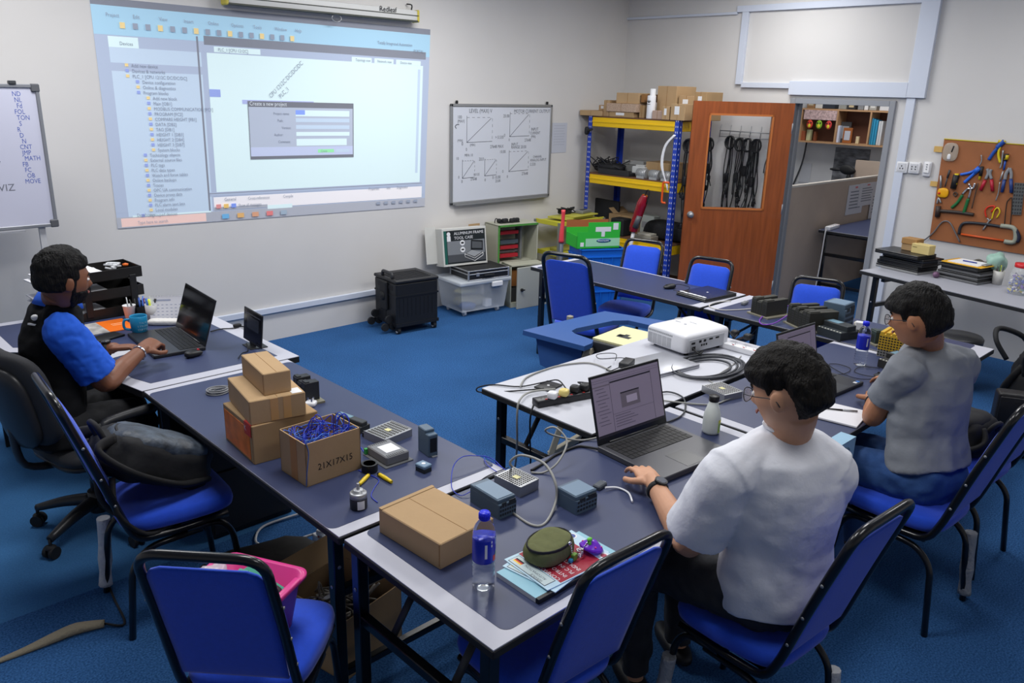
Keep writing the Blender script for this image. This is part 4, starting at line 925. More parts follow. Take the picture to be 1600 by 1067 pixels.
def patch2(a0, a1, z0, z1, mm, rr=0.0335):
    m.mat(mm); V = []; n = 8
    for k in range(n+1):
        a = radians(a0+(a1-a0)*k/n); V += [(rr*cos(a), rr*sin(a), z0), (rr*cos(a), rr*sin(a), z1)]
    m.add(V, [[2*k, 2*k+2, 2*k+3, 2*k+1] for k in range(n)])
patch2(-100, -50, .010, .062, mat('9fc04a', 0.4)); patch2(-98, -52, .050, .061, mat('d8cf3a', 0.4), 0.0338); patch2(-90, -70, .018, .044, mat('4f8a3a', 0.4), 0.0338); m.build('label', t)
# ---------------------------------------------------------------- booklets, pouch, key charm
cen, rz, w_, d_ = rect((775.5, 901), (841, 945), (961, 868)); bw, bd = w_, d_
t = thing('bound_report', 'thick report with a black spine at the bottom of the booklets', 'book', (cen.x, cen.y, 0.751), rz)
m = MB(mat('dfe2e6', 0.6)); m.b2((-bw/2, -bd/2, 0), (bw/2-0.002, bd/2, 0.014)); m.build('pages', t)
m = MB(mat('8fc0d0', 0.5)); m.b2((-bw/2, -bd/2, 0.014), (bw/2, bd/2, 0.0152)); m.build('cover', t)
m = MB(BLK); m.b2((bw/2-0.012, -bd/2-0.0005, -0.0004), (bw/2+0.002, bd/2+0.0005, 0.0162), 0.001); m.build('spine', t)
LB = mat('b9d5e4', 0.5)
def booklet(label, off, dz, rot, kind):
    t = thing('booklet', label, 'booklet', (0, 0, 0), 0, 'training booklets under the pouch'); R_ = Matrix.Rotation(rz, 3, 'Z'); p = R_ @ Vector((off[0], off[1], 0))
    t.location = (cen.x+p.x, cen.y+p.y, 0.7665+dz); t.rotation_euler = (0, 0, rz+rot); a, b = 0.20, 0.285
    m = MB(LB); m.b2((-a/2, -b/2, 0), (a/2, b/2, 0.003)); m.build('cover', t)
    if kind:
        m = MB(mat('a11f35', 0.5)); m.b2((-a/2+0.055, -b/2+0.002, 0.003), (a/2-0.004, b/2-0.03, 0.0034)) if False else m.b2((-a/2+0.004, -b/2+0.055, 0.003), (a/2-0.004, b/2-0.05, 0.0034)); m.build('red_panel', t)
        m = MB(WHT)
        for i, s_ in enumerate(('COMPANY', 'INTRO', 'PLC IN', 'INDUSTRY')):
            m.text(s_, 0.020, frame((a/2-0.022 if False else 0.085, -0.055+i*0.028-0.02, 0.0036), (-1, 0, 0), (0, -1, 0)))
        m.build('title', t)
    m = MB(mat('3b4450', 0.5)); m.b2((-a*0.44, -b/2+0.006, 0.003), (a*0.40, -b/2+0.05, 0.0035)); m.mat(mat('c3d3d4', 0.5)); m.b2((-a*0.43, -b/2+0.008, 0.0035), (a*0.39, -b/2+0.048, 0.0038))
    m.mat(BLKM); m.b2((-a*0.40, -b/2+0.03, 0.0038), (-a*0.22, -b/2+0.036, 0.004)); m.mat(mat('c8322c')); m.b2((-a*0.40, -b/2+0.024, 0.0038), (-a*0.22, -b/2+0.030, 0.004)); m.mat(YEL); m.b2((-a*0.40, -b/2+0.018, 0.0038), (-a*0.22, -b/2+0.024, 0.004))
    m.mat(mat('56606a')); m.text('AUTOMATION', 0.014, frame((a*0.30, -b/2+0.034, 0.004), (-1, 0, 0), (0, -1, 0))); m.text('SERVICE', 0.014, frame((a*0.30, -b/2+0.018, 0.004), (-1, 0, 0), (0, -1, 0)))
    m.mat(WHT); m.cyl((-a*0.36, b/2-0.025, 0.003), (-a*0.36, b/2-0.025, 0.0036), 0.017, seg=24); m.mat(mat('4a5a9a')); m.cyl((-a*0.36, b/2-0.025, 0.0036), (-a*0.36, b/2-0.025, 0.0039), 0.012, seg=24); m.mat(WHT); m.cyl((a*0.36, b/2-0.025, 0.003), (a*0.36, b/2-0.025, 0.0036), 0.017, seg=24); m.mat(mat('b2485a')); m.cyl((a*0.36, b/2-0.025, 0.0036), (a*0.36, b/2-0.025, 0.0039), 0.010, seg=24); m.build('cover_print', t)
booklet('pale blue booklet, lower one under the pouch, sticking out at the back', (-0.02, 0.005), 0, radians(8), False)
booklet('pale blue booklet with a red title panel, directly under the pouch', (-0.012, 0.012), 0.0032, radians(-3), True)
c_ = T(857, 868, 0.77)
t = thing('zip_pouch', 'olive green zip pouch with black piping on the booklets', 'pouch', (c_.x, c_.y, 0.7735), radians(8))
OL = mat('62663f', 0.85, var=0.12, vs=30, bump=0.4, bs=25)
def po(p):
    k = p.z/0.035; return Vector((p.x*(1-0.10*max(0, k)), p.y*(1-0.12*max(0, k)), p.z+0.010*sin(p.x*30)*max(0, k)*0.4))
m = MB(OL); m.sq((0, 0, 0.029), (0.175, 0.13, 0.058), 0.75, 0.38, 40, 16, fn=po); m.build('fabric', t)
m = MB(mat('17171a', 0.7)); P = [(0.083*cos(a), 0.060*sin(a), 0.050-0.002*sin(a)) for a in [k*2*pi/24 for k in range(24)]]; m.tube(P, 0.0055, 8, closed=True, flat=(0, 0, 1)); m.build('zip_piping', t)
m = MB(CHROME); m.sq((0.02, -0.063, 0.056), (0.014, 0.008, 0.012), 0.7, 0.7, 10, 6)
for i in range(4): m.sq((0.021+0.001*i, -0.068-0.001*i, 0.046-i*0.008), (0.006, 0.004, 0.009), 0.8, 0.8, 10, 6)
m.build('zip_pull', t)
m = MB(mat('6f9a3a', 0.5)); m.box((0.025, -0.078, 0.013), (0.02, 0.014, 0.022), 0.002); m.mat(mat('3aa0c8', 0.5)); m.box((0.010, -0.076, 0.006), (0.014, 0.012, 0.012), 0.002); m.build('charm', t)
c_ = T(922, 862, 0.77)
t = thing('key_charm', 'purple transparent saucer key charm with a green figure', 'key charm', (c_.x, c_.y, 0.772), 0)
m = MB(mat('8a3fe0', 0.2, trans=0.35, ior=1.3)); m.M = Matrix.Rotation(radians(18), 4, 'Y'); m.lathe([(0.012, 0.0), (0.036, 0.008), (0.040, 0.014), (0.036, 0.019), (0.018, 0.034), (0.012, 0.038), (0, 0.040)], seg=28); m.mat(mat('e040a0', 0.4))
for a in range(0, 360, 60): m.sq((0.030*cos(radians(a)), 0.030*sin(radians(a)), 0.024), (0.008, 0.008, 0.006), 1, 1, 8, 5)
m.build('saucer', t)
m = MB(mat('6fd048', 0.4)); m.sq((-0.008, -0.002, 0.046), (0.02, 0.016, 0.014), 1, 1, 14, 8); m.sq((-0.012, -0.006, 0.034), (0.012, 0.012, 0.02), 1, 1, 12, 8); m.build('green_figure', t)
m = MB(CHROME)
for i in range(6):
    a = radians(i*60); m.tube([(-0.05+0.012*cos(a+q), 0.0+0.010*sin(a+q), 0.006+i*0.004) for q in (0, 1, 2, 3, 4, 5)], 0.0013, 6)
m.tube([(-0.040, 0.0, 0.02), (-0.028, 0.0, 0.03), (-0.014, 0, 0.04)], 0.002, 6, smooth=3); m.build('key_ring', t)
# ---------------------------------------------------------------- notebook, pen, folder on the right
cen, rz, w_, d_ = rect((1270, 651), (1336, 667.5), (1354, 650.5), 0.757)
t = thing('notebook', 'open white notebook on the table edge by the forearm of the man in grey', 'notebook', (cen.x, cen.y, 0.7515), rz)
w_ = max(w_, 0.2); MB(mat('33363c', 0.5)).b2((-w_/2-0.002, -d_/2-0.002, 0), (w_/2+0.002, d_/2+0.06, 0.002)).build('cover', t); MB(mat('dddde2', 0.8)).b2((-w_/2, -d_/2, 0.002), (w_/2, d_/2+0.06, 0.010), 0.001).build('pages', t)
a, b = T(1282, 637, 0.766), T(1340, 643, 0.766); o = (a+b)/2
t = thing('pen', 'silver and black ballpoint pen on the white notebook', 'pen', tuple(o)); d = (b-a)
MB(BLK).tube(rel([a, a+d*0.6], o), [0.003, 0.0042], 8).build('barrel', t); MB(STEEL).tube(rel([a+d*0.6, b], o), [0.0044, 0.0035], 8).mat(STEEL).tube(rel([a+d*0.62+Z3*0.004, b+Z3*0.005], o), 0.0012, 5).build('grip', t)
a, b = T(1266, 660, 0.752), T(1336, 667, 0.75); 
t = thing('folder', 'pale blue printed folder hanging over the table edge under the notebook', 'folder', (3.14, 1.262, 0.655), 0)
m = MB(mat('9cc3dc', 0.4)); m.b2((-0.17, -0.008, 0.0), (0.16, 0.0, 0.10)); m.b2((-0.17, -0.008, 0.0975), (0.16, 0.06, 0.0995)); m.build('cover', t)
m = MB(mat('7fa9c8', 0.4)); m.M = frame((-0.0, -0.009, 0.05), X3, Z3); m.sq((0, 0, 0), (0.22, 0.06, 0.001), 0.8, 1, 24, 4); m.mat(mat('c8dce8', 0.5)); m.sq((-0.02, 0.01, 0.0006), (0.10, 0.04, 0.001), 0.8, 1, 20, 4); m.build('cover_print', t)
# document on black tray
cen, rz, w_, d_ = rect((928, 531), (1000, 549), (1022, 527), 0.72)
t = thing('storage_case', 'flat black case lying in the cut-out of the moulded blue desk', 'case', (cen.x, cen.y, 0.62), rz)
MB(mat('2b2d31', 0.5)).b2((-w_/2-0.02, -d_/2-0.02, 0), (w_/2+0.05, d_/2+0.05, 0.10), 0.01, 2).build('case_body', t)
t = thing('printed_manual', 'cream printed manual with a dark diagram on the flat black case', 'document', (cen.x, cen.y, 0.7205), rz)
MB(mat('ded9a8', 0.7)).b2((-w_/2-0.01, -d_/2, 0), (w_/2+0.03, d_/2+0.04, 0.012)).build('pages', t)
m = MB(mat('2e3236', 0.6)); m.b2((-w_*0.28, -0.01, 0.012), (-w_*0.16, 0.03, 0.0126)); m.b2((-w_*0.26, -0.03, 0.012), (w_*0.02, 0.012, 0.0126)); m.b2((-w_*0.18, 0.01, 0.012), (-w_*0.08, 0.05, 0.0126)); m.mat(mat('a3a08a'))
for i in range(3): m.b2((w_*0.2, -0.05+i*0.03, 0.012), (w_*0.38, -0.045+i*0.03, 0.0125))
m.build('printed_diagram', t)
# ================================================================ WALL THINGS (back wall, y = WY)
def BW(x, y, d=0.0): return OY(x, y, WY-d)
def bwbox(m, a, b, d0, d1):
    """box hung on the back wall between two wall points, from depth d0 to d1 in front of it"""
    m.b2((a[0], WY-d1, a[2]), (b[0], WY-d0, b[2]))
# projected computer picture: the projector's light painted as a thin glowing panel
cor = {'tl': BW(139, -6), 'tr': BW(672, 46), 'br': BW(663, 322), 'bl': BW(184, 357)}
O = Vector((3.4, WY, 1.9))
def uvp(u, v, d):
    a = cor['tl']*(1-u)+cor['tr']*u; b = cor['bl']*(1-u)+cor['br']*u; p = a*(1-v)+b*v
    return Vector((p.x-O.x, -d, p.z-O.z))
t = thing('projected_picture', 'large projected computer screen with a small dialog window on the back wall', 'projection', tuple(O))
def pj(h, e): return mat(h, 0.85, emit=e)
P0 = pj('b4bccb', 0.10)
class PJ:
    def __init__(s, d): s.m = MB(); s.d = d
    def r(s, u0, v0, u1, v1, mm, k=0):
        s.m.mat(mm); s.d += 0.00012; d = s.d; s.m.add([uvp(u0, v1, d), uvp(u1, v1, d), uvp(u1, v0, d), uvp(u0, v0, d)], [[0, 1, 2, 3]]); return s
    def t(s, body, u, v, hgt, mm, k=0.0004, rot=0):
        s.m.mat(mm); hgt *= 0.8; k = 0.0006; a = uvp(u, v, s.d+k); bx = uvp(u+0.05, v, s.d+k)-a; by = uvp(u, v-0.05, s.d+k)-a
        x = bx.normalized(); y = Vector((0, 0, 1))
        if rot: x = Vector((cos(rot), 0, sin(rot))); y = Vector((-sin(rot), 0, cos(rot)))
        s.m.text(body, hgt, frame(a, x, y), sx=0.85); return s
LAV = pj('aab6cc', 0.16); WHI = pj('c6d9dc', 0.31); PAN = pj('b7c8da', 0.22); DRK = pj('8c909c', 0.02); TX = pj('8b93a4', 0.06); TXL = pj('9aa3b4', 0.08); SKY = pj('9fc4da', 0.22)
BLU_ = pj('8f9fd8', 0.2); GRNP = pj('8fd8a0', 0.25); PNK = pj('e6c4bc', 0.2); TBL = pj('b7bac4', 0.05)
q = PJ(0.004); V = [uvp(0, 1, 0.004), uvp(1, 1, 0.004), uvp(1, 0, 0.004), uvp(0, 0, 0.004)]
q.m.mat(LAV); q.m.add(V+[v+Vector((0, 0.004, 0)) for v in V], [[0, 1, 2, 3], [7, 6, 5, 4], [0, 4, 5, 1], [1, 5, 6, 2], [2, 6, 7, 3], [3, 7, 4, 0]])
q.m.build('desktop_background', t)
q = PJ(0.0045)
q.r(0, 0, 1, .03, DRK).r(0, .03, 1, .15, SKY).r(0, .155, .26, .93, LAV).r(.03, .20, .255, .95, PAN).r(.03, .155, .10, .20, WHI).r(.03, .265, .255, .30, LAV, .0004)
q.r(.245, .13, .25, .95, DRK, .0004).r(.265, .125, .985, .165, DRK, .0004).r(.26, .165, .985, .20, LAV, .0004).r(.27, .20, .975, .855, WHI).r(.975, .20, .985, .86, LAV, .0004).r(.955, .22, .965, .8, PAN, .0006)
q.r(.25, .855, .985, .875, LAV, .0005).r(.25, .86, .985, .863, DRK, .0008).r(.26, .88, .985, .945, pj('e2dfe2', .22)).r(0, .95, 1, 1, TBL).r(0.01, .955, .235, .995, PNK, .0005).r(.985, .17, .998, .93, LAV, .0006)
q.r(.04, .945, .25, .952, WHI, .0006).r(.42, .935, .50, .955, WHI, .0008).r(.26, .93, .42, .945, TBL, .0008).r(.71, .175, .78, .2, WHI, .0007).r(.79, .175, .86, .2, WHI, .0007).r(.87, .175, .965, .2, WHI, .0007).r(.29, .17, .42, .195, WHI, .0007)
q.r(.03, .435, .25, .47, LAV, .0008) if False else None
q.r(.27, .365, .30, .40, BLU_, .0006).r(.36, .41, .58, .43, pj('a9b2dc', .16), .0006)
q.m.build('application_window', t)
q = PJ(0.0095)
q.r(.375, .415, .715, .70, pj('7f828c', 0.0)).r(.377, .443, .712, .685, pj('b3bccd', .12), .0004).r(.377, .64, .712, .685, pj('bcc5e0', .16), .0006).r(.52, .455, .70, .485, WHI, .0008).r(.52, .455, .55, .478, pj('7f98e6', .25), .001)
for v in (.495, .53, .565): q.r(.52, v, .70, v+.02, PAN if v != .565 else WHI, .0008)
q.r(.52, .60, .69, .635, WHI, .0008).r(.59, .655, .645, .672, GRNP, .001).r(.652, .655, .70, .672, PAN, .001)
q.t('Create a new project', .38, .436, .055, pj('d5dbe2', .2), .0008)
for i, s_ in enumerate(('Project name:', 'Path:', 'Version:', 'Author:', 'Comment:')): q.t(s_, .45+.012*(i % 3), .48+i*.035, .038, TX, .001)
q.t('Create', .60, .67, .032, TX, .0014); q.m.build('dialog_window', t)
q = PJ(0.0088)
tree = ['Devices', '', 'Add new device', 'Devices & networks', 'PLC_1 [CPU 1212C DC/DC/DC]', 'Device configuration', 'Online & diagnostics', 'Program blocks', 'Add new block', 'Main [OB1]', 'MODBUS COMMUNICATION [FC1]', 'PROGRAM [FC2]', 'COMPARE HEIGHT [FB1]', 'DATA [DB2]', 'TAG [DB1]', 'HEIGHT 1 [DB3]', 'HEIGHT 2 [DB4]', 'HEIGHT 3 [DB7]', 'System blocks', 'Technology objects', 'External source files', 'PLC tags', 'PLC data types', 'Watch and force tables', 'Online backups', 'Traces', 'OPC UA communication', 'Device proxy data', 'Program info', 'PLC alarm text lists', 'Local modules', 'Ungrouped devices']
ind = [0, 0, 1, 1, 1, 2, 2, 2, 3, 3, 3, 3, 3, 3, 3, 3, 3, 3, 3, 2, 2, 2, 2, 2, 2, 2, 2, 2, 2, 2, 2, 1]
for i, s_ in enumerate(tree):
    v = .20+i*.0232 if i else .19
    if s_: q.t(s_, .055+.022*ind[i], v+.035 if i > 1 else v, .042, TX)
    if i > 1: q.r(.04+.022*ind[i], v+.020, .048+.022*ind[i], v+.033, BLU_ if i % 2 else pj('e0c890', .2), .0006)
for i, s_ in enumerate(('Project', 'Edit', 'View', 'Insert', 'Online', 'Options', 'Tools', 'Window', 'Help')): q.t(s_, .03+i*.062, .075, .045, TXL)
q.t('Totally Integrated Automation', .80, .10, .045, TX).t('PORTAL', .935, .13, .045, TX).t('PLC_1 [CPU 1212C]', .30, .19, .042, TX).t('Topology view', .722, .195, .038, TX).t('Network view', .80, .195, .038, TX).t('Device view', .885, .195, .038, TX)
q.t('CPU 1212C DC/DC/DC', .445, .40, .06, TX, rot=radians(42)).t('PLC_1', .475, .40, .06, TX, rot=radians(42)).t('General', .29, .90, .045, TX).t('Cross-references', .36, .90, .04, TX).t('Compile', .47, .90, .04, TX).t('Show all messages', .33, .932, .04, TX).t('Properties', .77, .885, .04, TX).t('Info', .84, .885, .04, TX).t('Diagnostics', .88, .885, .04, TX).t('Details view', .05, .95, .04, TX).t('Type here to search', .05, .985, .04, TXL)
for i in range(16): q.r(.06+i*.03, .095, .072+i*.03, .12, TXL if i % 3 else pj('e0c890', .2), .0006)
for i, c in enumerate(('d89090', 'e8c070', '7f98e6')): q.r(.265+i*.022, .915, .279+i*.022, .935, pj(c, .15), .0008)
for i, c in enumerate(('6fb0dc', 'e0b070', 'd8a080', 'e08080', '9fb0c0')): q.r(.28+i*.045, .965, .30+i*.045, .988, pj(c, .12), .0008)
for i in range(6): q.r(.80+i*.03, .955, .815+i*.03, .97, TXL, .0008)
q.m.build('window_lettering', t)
# roll-up screen case at the top
a, b = BW(354, 1, .1), BW(648, 22, .1); zc = 2.71
a = OY(354, 1, WY-0.08); b = OY(649, 26, WY-0.08); zc = (a.z+b.z)/2+0.012
t = thing('projector_screen', 'rolled-up projector screen case high on the back wall', 'screen', ((a.x+b.x)/2, WY-0.07, zc)); hl = (b.x-a.x)/2+0.01
m = MB(mat('c9cac8', 0.4)); m.sq((0, 0, 0), (hl*2, 0.09, 0.095), 0.12, 0.12, 32, 10); m.build('case', t)
m = MB(mat('3c4038', 0.5)); m.b2((-hl, -0.048, -0.048), (hl, 0.03, -0.036)); m.b2((-hl, -0.05, 0.0), (hl, -0.044, 0.006)); m.build('bottom_slot', t)
for s in (-1, 1): MB(mat('c8b84a', 0.45)).b2((s*hl-0.012, -0.05, -0.052), (s*hl+0.012, 0.05, 0.052), 0.008).build('end_cap', t)
m = MB(BLKM); m.text('Redleaf', 0.06, frame((hl-0.42, -0.051, 0.012), X3, Z3)); m.build('printed_logo', t)
m = MB(STEEL); m.tube([(0.06+0.045*cos(k*pi/8), -0.02, -0.075+0.028*sin(k*pi/8)) for k in range(16)], 0.004, 6, closed=True); m.build('pull_ring', t)
m = MB(BLKM); m.tube([(hl-0.05, 0.0, 0.04), (hl-0.04, 0.0, 0.09), (hl-0.06, 0.05, 0.10)], 0.006, 6, smooth=3); m.build('hook', t)
# whiteboard with graphs
A, B = BW(702, 160), BW(861, 165); C_ = BW(855, 308); D_ = BW(701, 318)
x0, x1 = (A.x+D_.x)/2, (B.x+C_.x)/2; z1, z0 = (A.z+B.z)/2, (C_.z+D_.z)/2
wb = thing('whiteboard', 'grey-framed whiteboard with hand-drawn graphs on the back wall', 'whiteboard', ((x0+x1)/2, WY-0.02, (z0+z1)/2)); bw_, bh_ = x1-x0, z1-z0
m = MB(mat('9a9c9e', 0.4, 0.5))
for p, q_ in (((-bw_/2, -.012, bh_/2-.03), (bw_/2, .012, bh_/2)), ((-bw_/2, -.012, -bh_/2), (bw_/2, .012, -bh_/2+.03)), ((-bw_/2, -.012, -bh_/2), (-bw_/2+.03, .012, bh_/2)), ((bw_/2-.03, -.012, -bh_/2), (bw_/2, .012, bh_/2))): m.b2(p, q_, 0.006)
m.b2((-bw_/2+.05, -.05, -bh_/2-.004), (bw_/2-.05, -.01, -bh_/2+.004)); m.build('frame', wb)
m = MB(mat('cfd3dc', 0.25)); m.b2((-bw_/2+.02, -.004, -bh_/2+.02), (bw_/2-.02, .01, bh_/2-.02)); m.build('writing_surface', wb)
for x in (-bw_/2+.08, bw_/2-.08): MB(BLKM).b2((x-.012, -.01, bh_/2), (x+.012, .01, bh_/2+.03), .004).build('hanging_clip', wb)
m = MB(mat('5c6068')); Lx, Lz = bw_-.06, bh_-.06
def wp(u, v): return Vector((-Lx/2+u*Lx, -.0052, Lz/2-v*Lz))
def st(p, q_, r=.0022, mm=None): m.tube([wp(*p), wp(*q_)], r, 4)
def dsh(p, q_, n=5):
    for i in range(n): a_ = i/n; b_ = a_+.5/n; st((p[0]+(q_[0]-p[0])*a_, p[1]+(q_[1]-p[1])*a_), (p[0]+(q_[0]-p[0])*b_, p[1]+(q_[1]-p[1])*b_), .0016)
for (gx, gy, w_, h_) in ((.13, .37, .25, .28), (.56, .32, .21, .27), (.09, .75, .12, .2), (.31, .74, .12, .19), (.56, .71, .21, .24)):
    st((gx, gy), (gx, gy-h_)); st((gx, gy), (gx+w_, gy-.005)); st((gx, gy), (gx+w_*.95, gy-h_*.9)); dsh((gx, gy-h_*.93), (gx+w_, gy-h_*.93)); dsh((gx+w_, gy-h_*.9), (gx+w_, gy), 4)
def hw(s_, u, v, h_): m.text(s_, h_, frame(wp(u, v), X3, Z3), sx=.85)
for s_, u, v, h_ in (('LEVEL (MAX) V', .15, .06, .055), ('100', .04, .12, .045), ('(MAX)', .04, .16, .04), ('27648 MAX', .36, .44, .045), ('0', .08, .40, .05), ('(MIN)', .04, .36, .035), ('(MIN)', .16, .41, .035), ('0', .12, .46, .045), ('> 5.530', .41, .34, .045), ('MOTOR CURRENT OUTPUT', .60, .06, .05), ('20.00', .49, .11, .045), ('0', .50, .32, .045), ('27648', .72, .38, .045), ('INPUT', .79, .26, .045), ('CURRENT', .78, .30, .04), ('(MA)', .79, .34, .04), ('0', .55, .37, .04), ('INPUT', .58, .42, .04), ('RANGE 20.00', .58, .455, .045), ('10.00', .46, .50, .045), ('0', .49, .72, .045), ('0', .54, .78, .04), ('27648', .70, .76, .045), ('CHANNEL', .82, .57, .035), ('ANALOG INPUT', .79, .61, .04), ('5.530', .79, .66, .045), ('MPA 10', .11, .52, .04), ('10', .03, .55, .04), ('0', .05, .75, .04), ('0', .08, .80, .045), ('27648', .17, .78, .04), ('0.0125', .20, .73, .035), ('20.0', .25, .57, .045), ('0', .31, .80, .04), ('0 10.00', .39, .78, .045), ('20.00', .42, .82, .04)): hw(s_, u, v, h_)
m.tube([wp(.03, .22), wp(.02, .20), wp(.035, .18), wp(.055, .18)], .004, 5, smooth=3); m.build('marker_writing', wb)
# paper beside it
a, b = BW(863, 192), BW(884, 238)
t = thing('notice_paper', 'sheet of printed paper taped to the wall right of the whiteboard', 'paper', ((a.x+b.x)/2, WY-.003, (a.z+b.z)/2)); w_, h_ = b.x-a.x, a.z-b.z
MB(mat('bfc3cf', 0.8)).b2((-w_/2, -.001, -h_/2), (w_/2, .001, h_/2)).build('sheet', t); m = MB(mat('a3a8b6'))
for i in range(8): m.b2((-w_*.38, -.0016, h_*.4-i*h_*.09), (w_*(.38-.05*(i % 3)), -.001, h_*.4-i*h_*.09+.004))
m.build('print', t)
# left whiteboard on a stand, angled a little
Yb = 5.75; A, B = OY(-40, 134, Yb), OY(61, 132, Yb); C_ = OY(89, 353, Yb)
TL, TR_, BR = A, OY(61, 132, Yb), C_
zt, zb = TR_.z, BR.z; xr = (TR_.x+BR.x)/2
wl = thing('whiteboard', 'whiteboard on a stand at the left edge with a column of blue writing', 'whiteboard', (xr, Yb, zb))
W_, H_ = 1.2, zt-zb; m = MB(mat('8c8f96', 0.4, 0.5))
for p, q_ in (((-W_, -.012, H_-.022), (0, .012, H_)), ((-W_, -.012, 0), (0, .012, .022)), ((-W_, -.012, 0), (-W_+.022, .012, H_)), ((-.022, -.012, 0), (0, .012, H_))): m.b2(p, q_, 0.004)
m.mat(mat('55575c', .5)); m.b2((-.045, -.016, H_-.045), (.004, .016, H_+.004), .006); m.b2((-.045, -.016, -.004), (.004, .016, .045), .006); m.build('frame', wl)
MB(mat('c2c4d6', 0.3)).b2((-W_+.015, -.004, .015), (-.015, .01, H_-.015)).build('writing_surface', wl)
m = MB(mat('3f56a8'))
for i, s_ in enumerate(('ND', 'NL', 'Fd', 'FOL', 'TON', 'S', 'R', 'D', 'N', 'CNT', 'JMP', 'MATH', 'FB', 'FC', 'OB', 'MOVE')): m.text(s_, H_*.046, frame((-.15+.008*(i % 3), -.0045, H_*(.92-i*.04)), X3, Z3), sx=.8)
m.mat(mat('6c6f7c')); m.text('V17', .06, frame((-.56+.2, -.0045, .38), X3, Z3)); m.text('VIZ', .06, frame((-.30, -.0045, .24), X3, Z3)); m.build('marker_writing', wl)
MB(mat('3a3c40', .4)).b2((-.16, -.02, H_-.002), (-.12, .02, H_+.02), .004).build('clip', wl)
for x in (-.09, -W_+.09): MB(mat('bfc0c4', .4)).b2((x-.018, .014, -zb), (x+.018, .04, H_*.5)).build('stand_post', wl)
MB(mat('9a9ca2', .4)).b2((-W_+.2, -.05, -.012), (-.2, .0, -.002)).build('pen_tray', wl)
# ================================================================ THINGS ALONG THE BACK WALL
# folding crate trolley
a, b, c_ = T(594, 512, 0.04), T(627, 518, 0.04), T(681, 498, 0.04)
cen, rz, w_, d_ = rect((596, 506), (626, 516), (680, 495), 0.08)
bx = T(626, 512, .07)
t = thing('crate_trolley', 'black folding crate trolley on small wheels against the back wall', 'trolley', (4.29, 5.87, 0), radians(-6))
CW, CD, ht = 0.44, 0.40, 0.47; m = MB(mat('17181c', 0.5)); m.b2((-CW/2, -CD/2, 0.07), (CW/2, CD/2, ht), 0.012)
for i in range(9): m.b2((-CW/2+0.03+i*0.043, -CD/2-0.003, 0.16), (-CW/2+0.036+i*0.043, -CD/2+0.002, 0.33))
m.b2((-CW/2-0.003, -CD/2-0.004, 0.345), (CW/2+0.003, CD/2, 0.36)); m.b2((-CW/2-0.004, -CD/2-0.005, 0.07), (CW/2+0.004, CD/2, 0.10)); m.b2((-CW/2-0.003, -0.006, 0.1), (-CW/2, 0.006, ht)); m.build('crate', t)
m = MB(mat('1d1e22', 0.45)); m.b2((-CW/2-0.006, -CD/2-0.006, ht), (CW/2+0.006, CD/2+0.006, ht+0.03), 0.008)
for i in range(8): m.b2((-CW/2+0.03, -CD/2+0.05+i*0.036, ht+0.03), (CW/2-0.05, -CD/2+0.062+i*0.036, ht+0.034))
m.build('lid', t)
m = MB(BLKM)
for y in (-0.09, 0.09): m.b2((-CW/2-0.002, y-0.045, 0.40), (-CW/2+0.002, y+0.045, 0.44))
m.build('hand_hole', t)
m = MB(mat('2c2d31', .4)); m.tube(fillet([(-CW/2+.02, -.10, ht+.02), (-CW/2+.02, -.10, ht+.075), (-CW/2+.02, .08, ht+.075), (-CW/2+.02, .08, ht+.02)], .03), .015, 10); m.build('pull_handle', t)
for x, y in ((-CW/2+.03, -CD/2+.03), (CW/2-.03, -CD/2+.03)):
    m = MB(BLKM); m.b2((x-.02, y-.02, .03), (x+.02, y+.02, .075)); m.cyl((x-.014, y, .03), (x+.014, y, .03), .03, seg=20); m.mat(mat('c8cacd', .4)); m.cyl((x-.0155, y, .03), (x+.0155, y, .03), .02, seg=16); m.build('castor', t)
for y in (-.12, .14):
    m = MB(BLKM)
    for k in range(3): a = radians(90+120*k); m.cyl((-CW/2-.035, y+.0, .08), (-CW/2-.035, y+.01, .08), .012, seg=8); m.cyl((-CW/2-.03+.045*cos(a), y, .085+.045*sin(a)), (-CW/2-.03+.045*cos(a), y+.022, .085+.045*sin(a)), .036, seg=18)
    m.build('stair_wheels', t)
m = MB(BLKM); m.b2((-CW/2-.03, -.06, .2), (-CW/2, .06, .47), .01); m.sq((-CW/2-.03, 0, .33), (.04, .08, .08), .8, .8, 14, 8); m.build('back_mechanism', t)
# clear storage bin
SBX, SBY = 5.16, 5.93
t = thing('storage_bin', 'clear plastic storage bin on wheels with cables and rolls inside', 'storage bin', (SBX, SBY, 0), radians(-6))
PLA = mat('dfe6ee', 0.25, alpha=0.38); w_, d_, h_ = .58, .42, .33
m = MB(PLA); k = .88
def bin_wall(a_, b_):
    m.add([(a_[0]*k, a_[1]*k, .05), (b_[0]*k, b_[1]*k, .05), (b_[0], b_[1], h_), (a_[0], a_[1], h_)], [[0, 1, 2, 3]])
cs = [(-w_/2, -d_/2), (w_/2, -d_/2), (w_/2, d_/2), (-w_/2, d_/2)]
for i in range(4): bin_wall(cs[i], cs[(i+1) % 4])
m.add([(x*k, y*k, .05) for x, y in cs], [[3, 2, 1, 0]]); m.build('tub', t)
m = MB(mat('dfe6ee', 0.3, alpha=0.55)); m.b2((-w_/2-.02, -d_/2-.02, h_-.01), (w_/2+.02, d_/2+.02, h_+.03), .012, 2); m.build('lid', t)
MB(WHT).b2((w_*.12, -d_/2-.03, h_-.05), (w_*.34, -d_/2-.005, h_+.0), .006).build('latch', t)
for x, y in ((-.2, -.14), (.2, -.14), (-.2, .14), (.2, .14)): MB(mat('b8bcc2', .4)).cyl((x-.012, y, .025), (x+.012, y, .025), .025, seg=14).b2((x-.015, y-.015, .02), (x+.015, y+.015, .055)).build('castor', t)
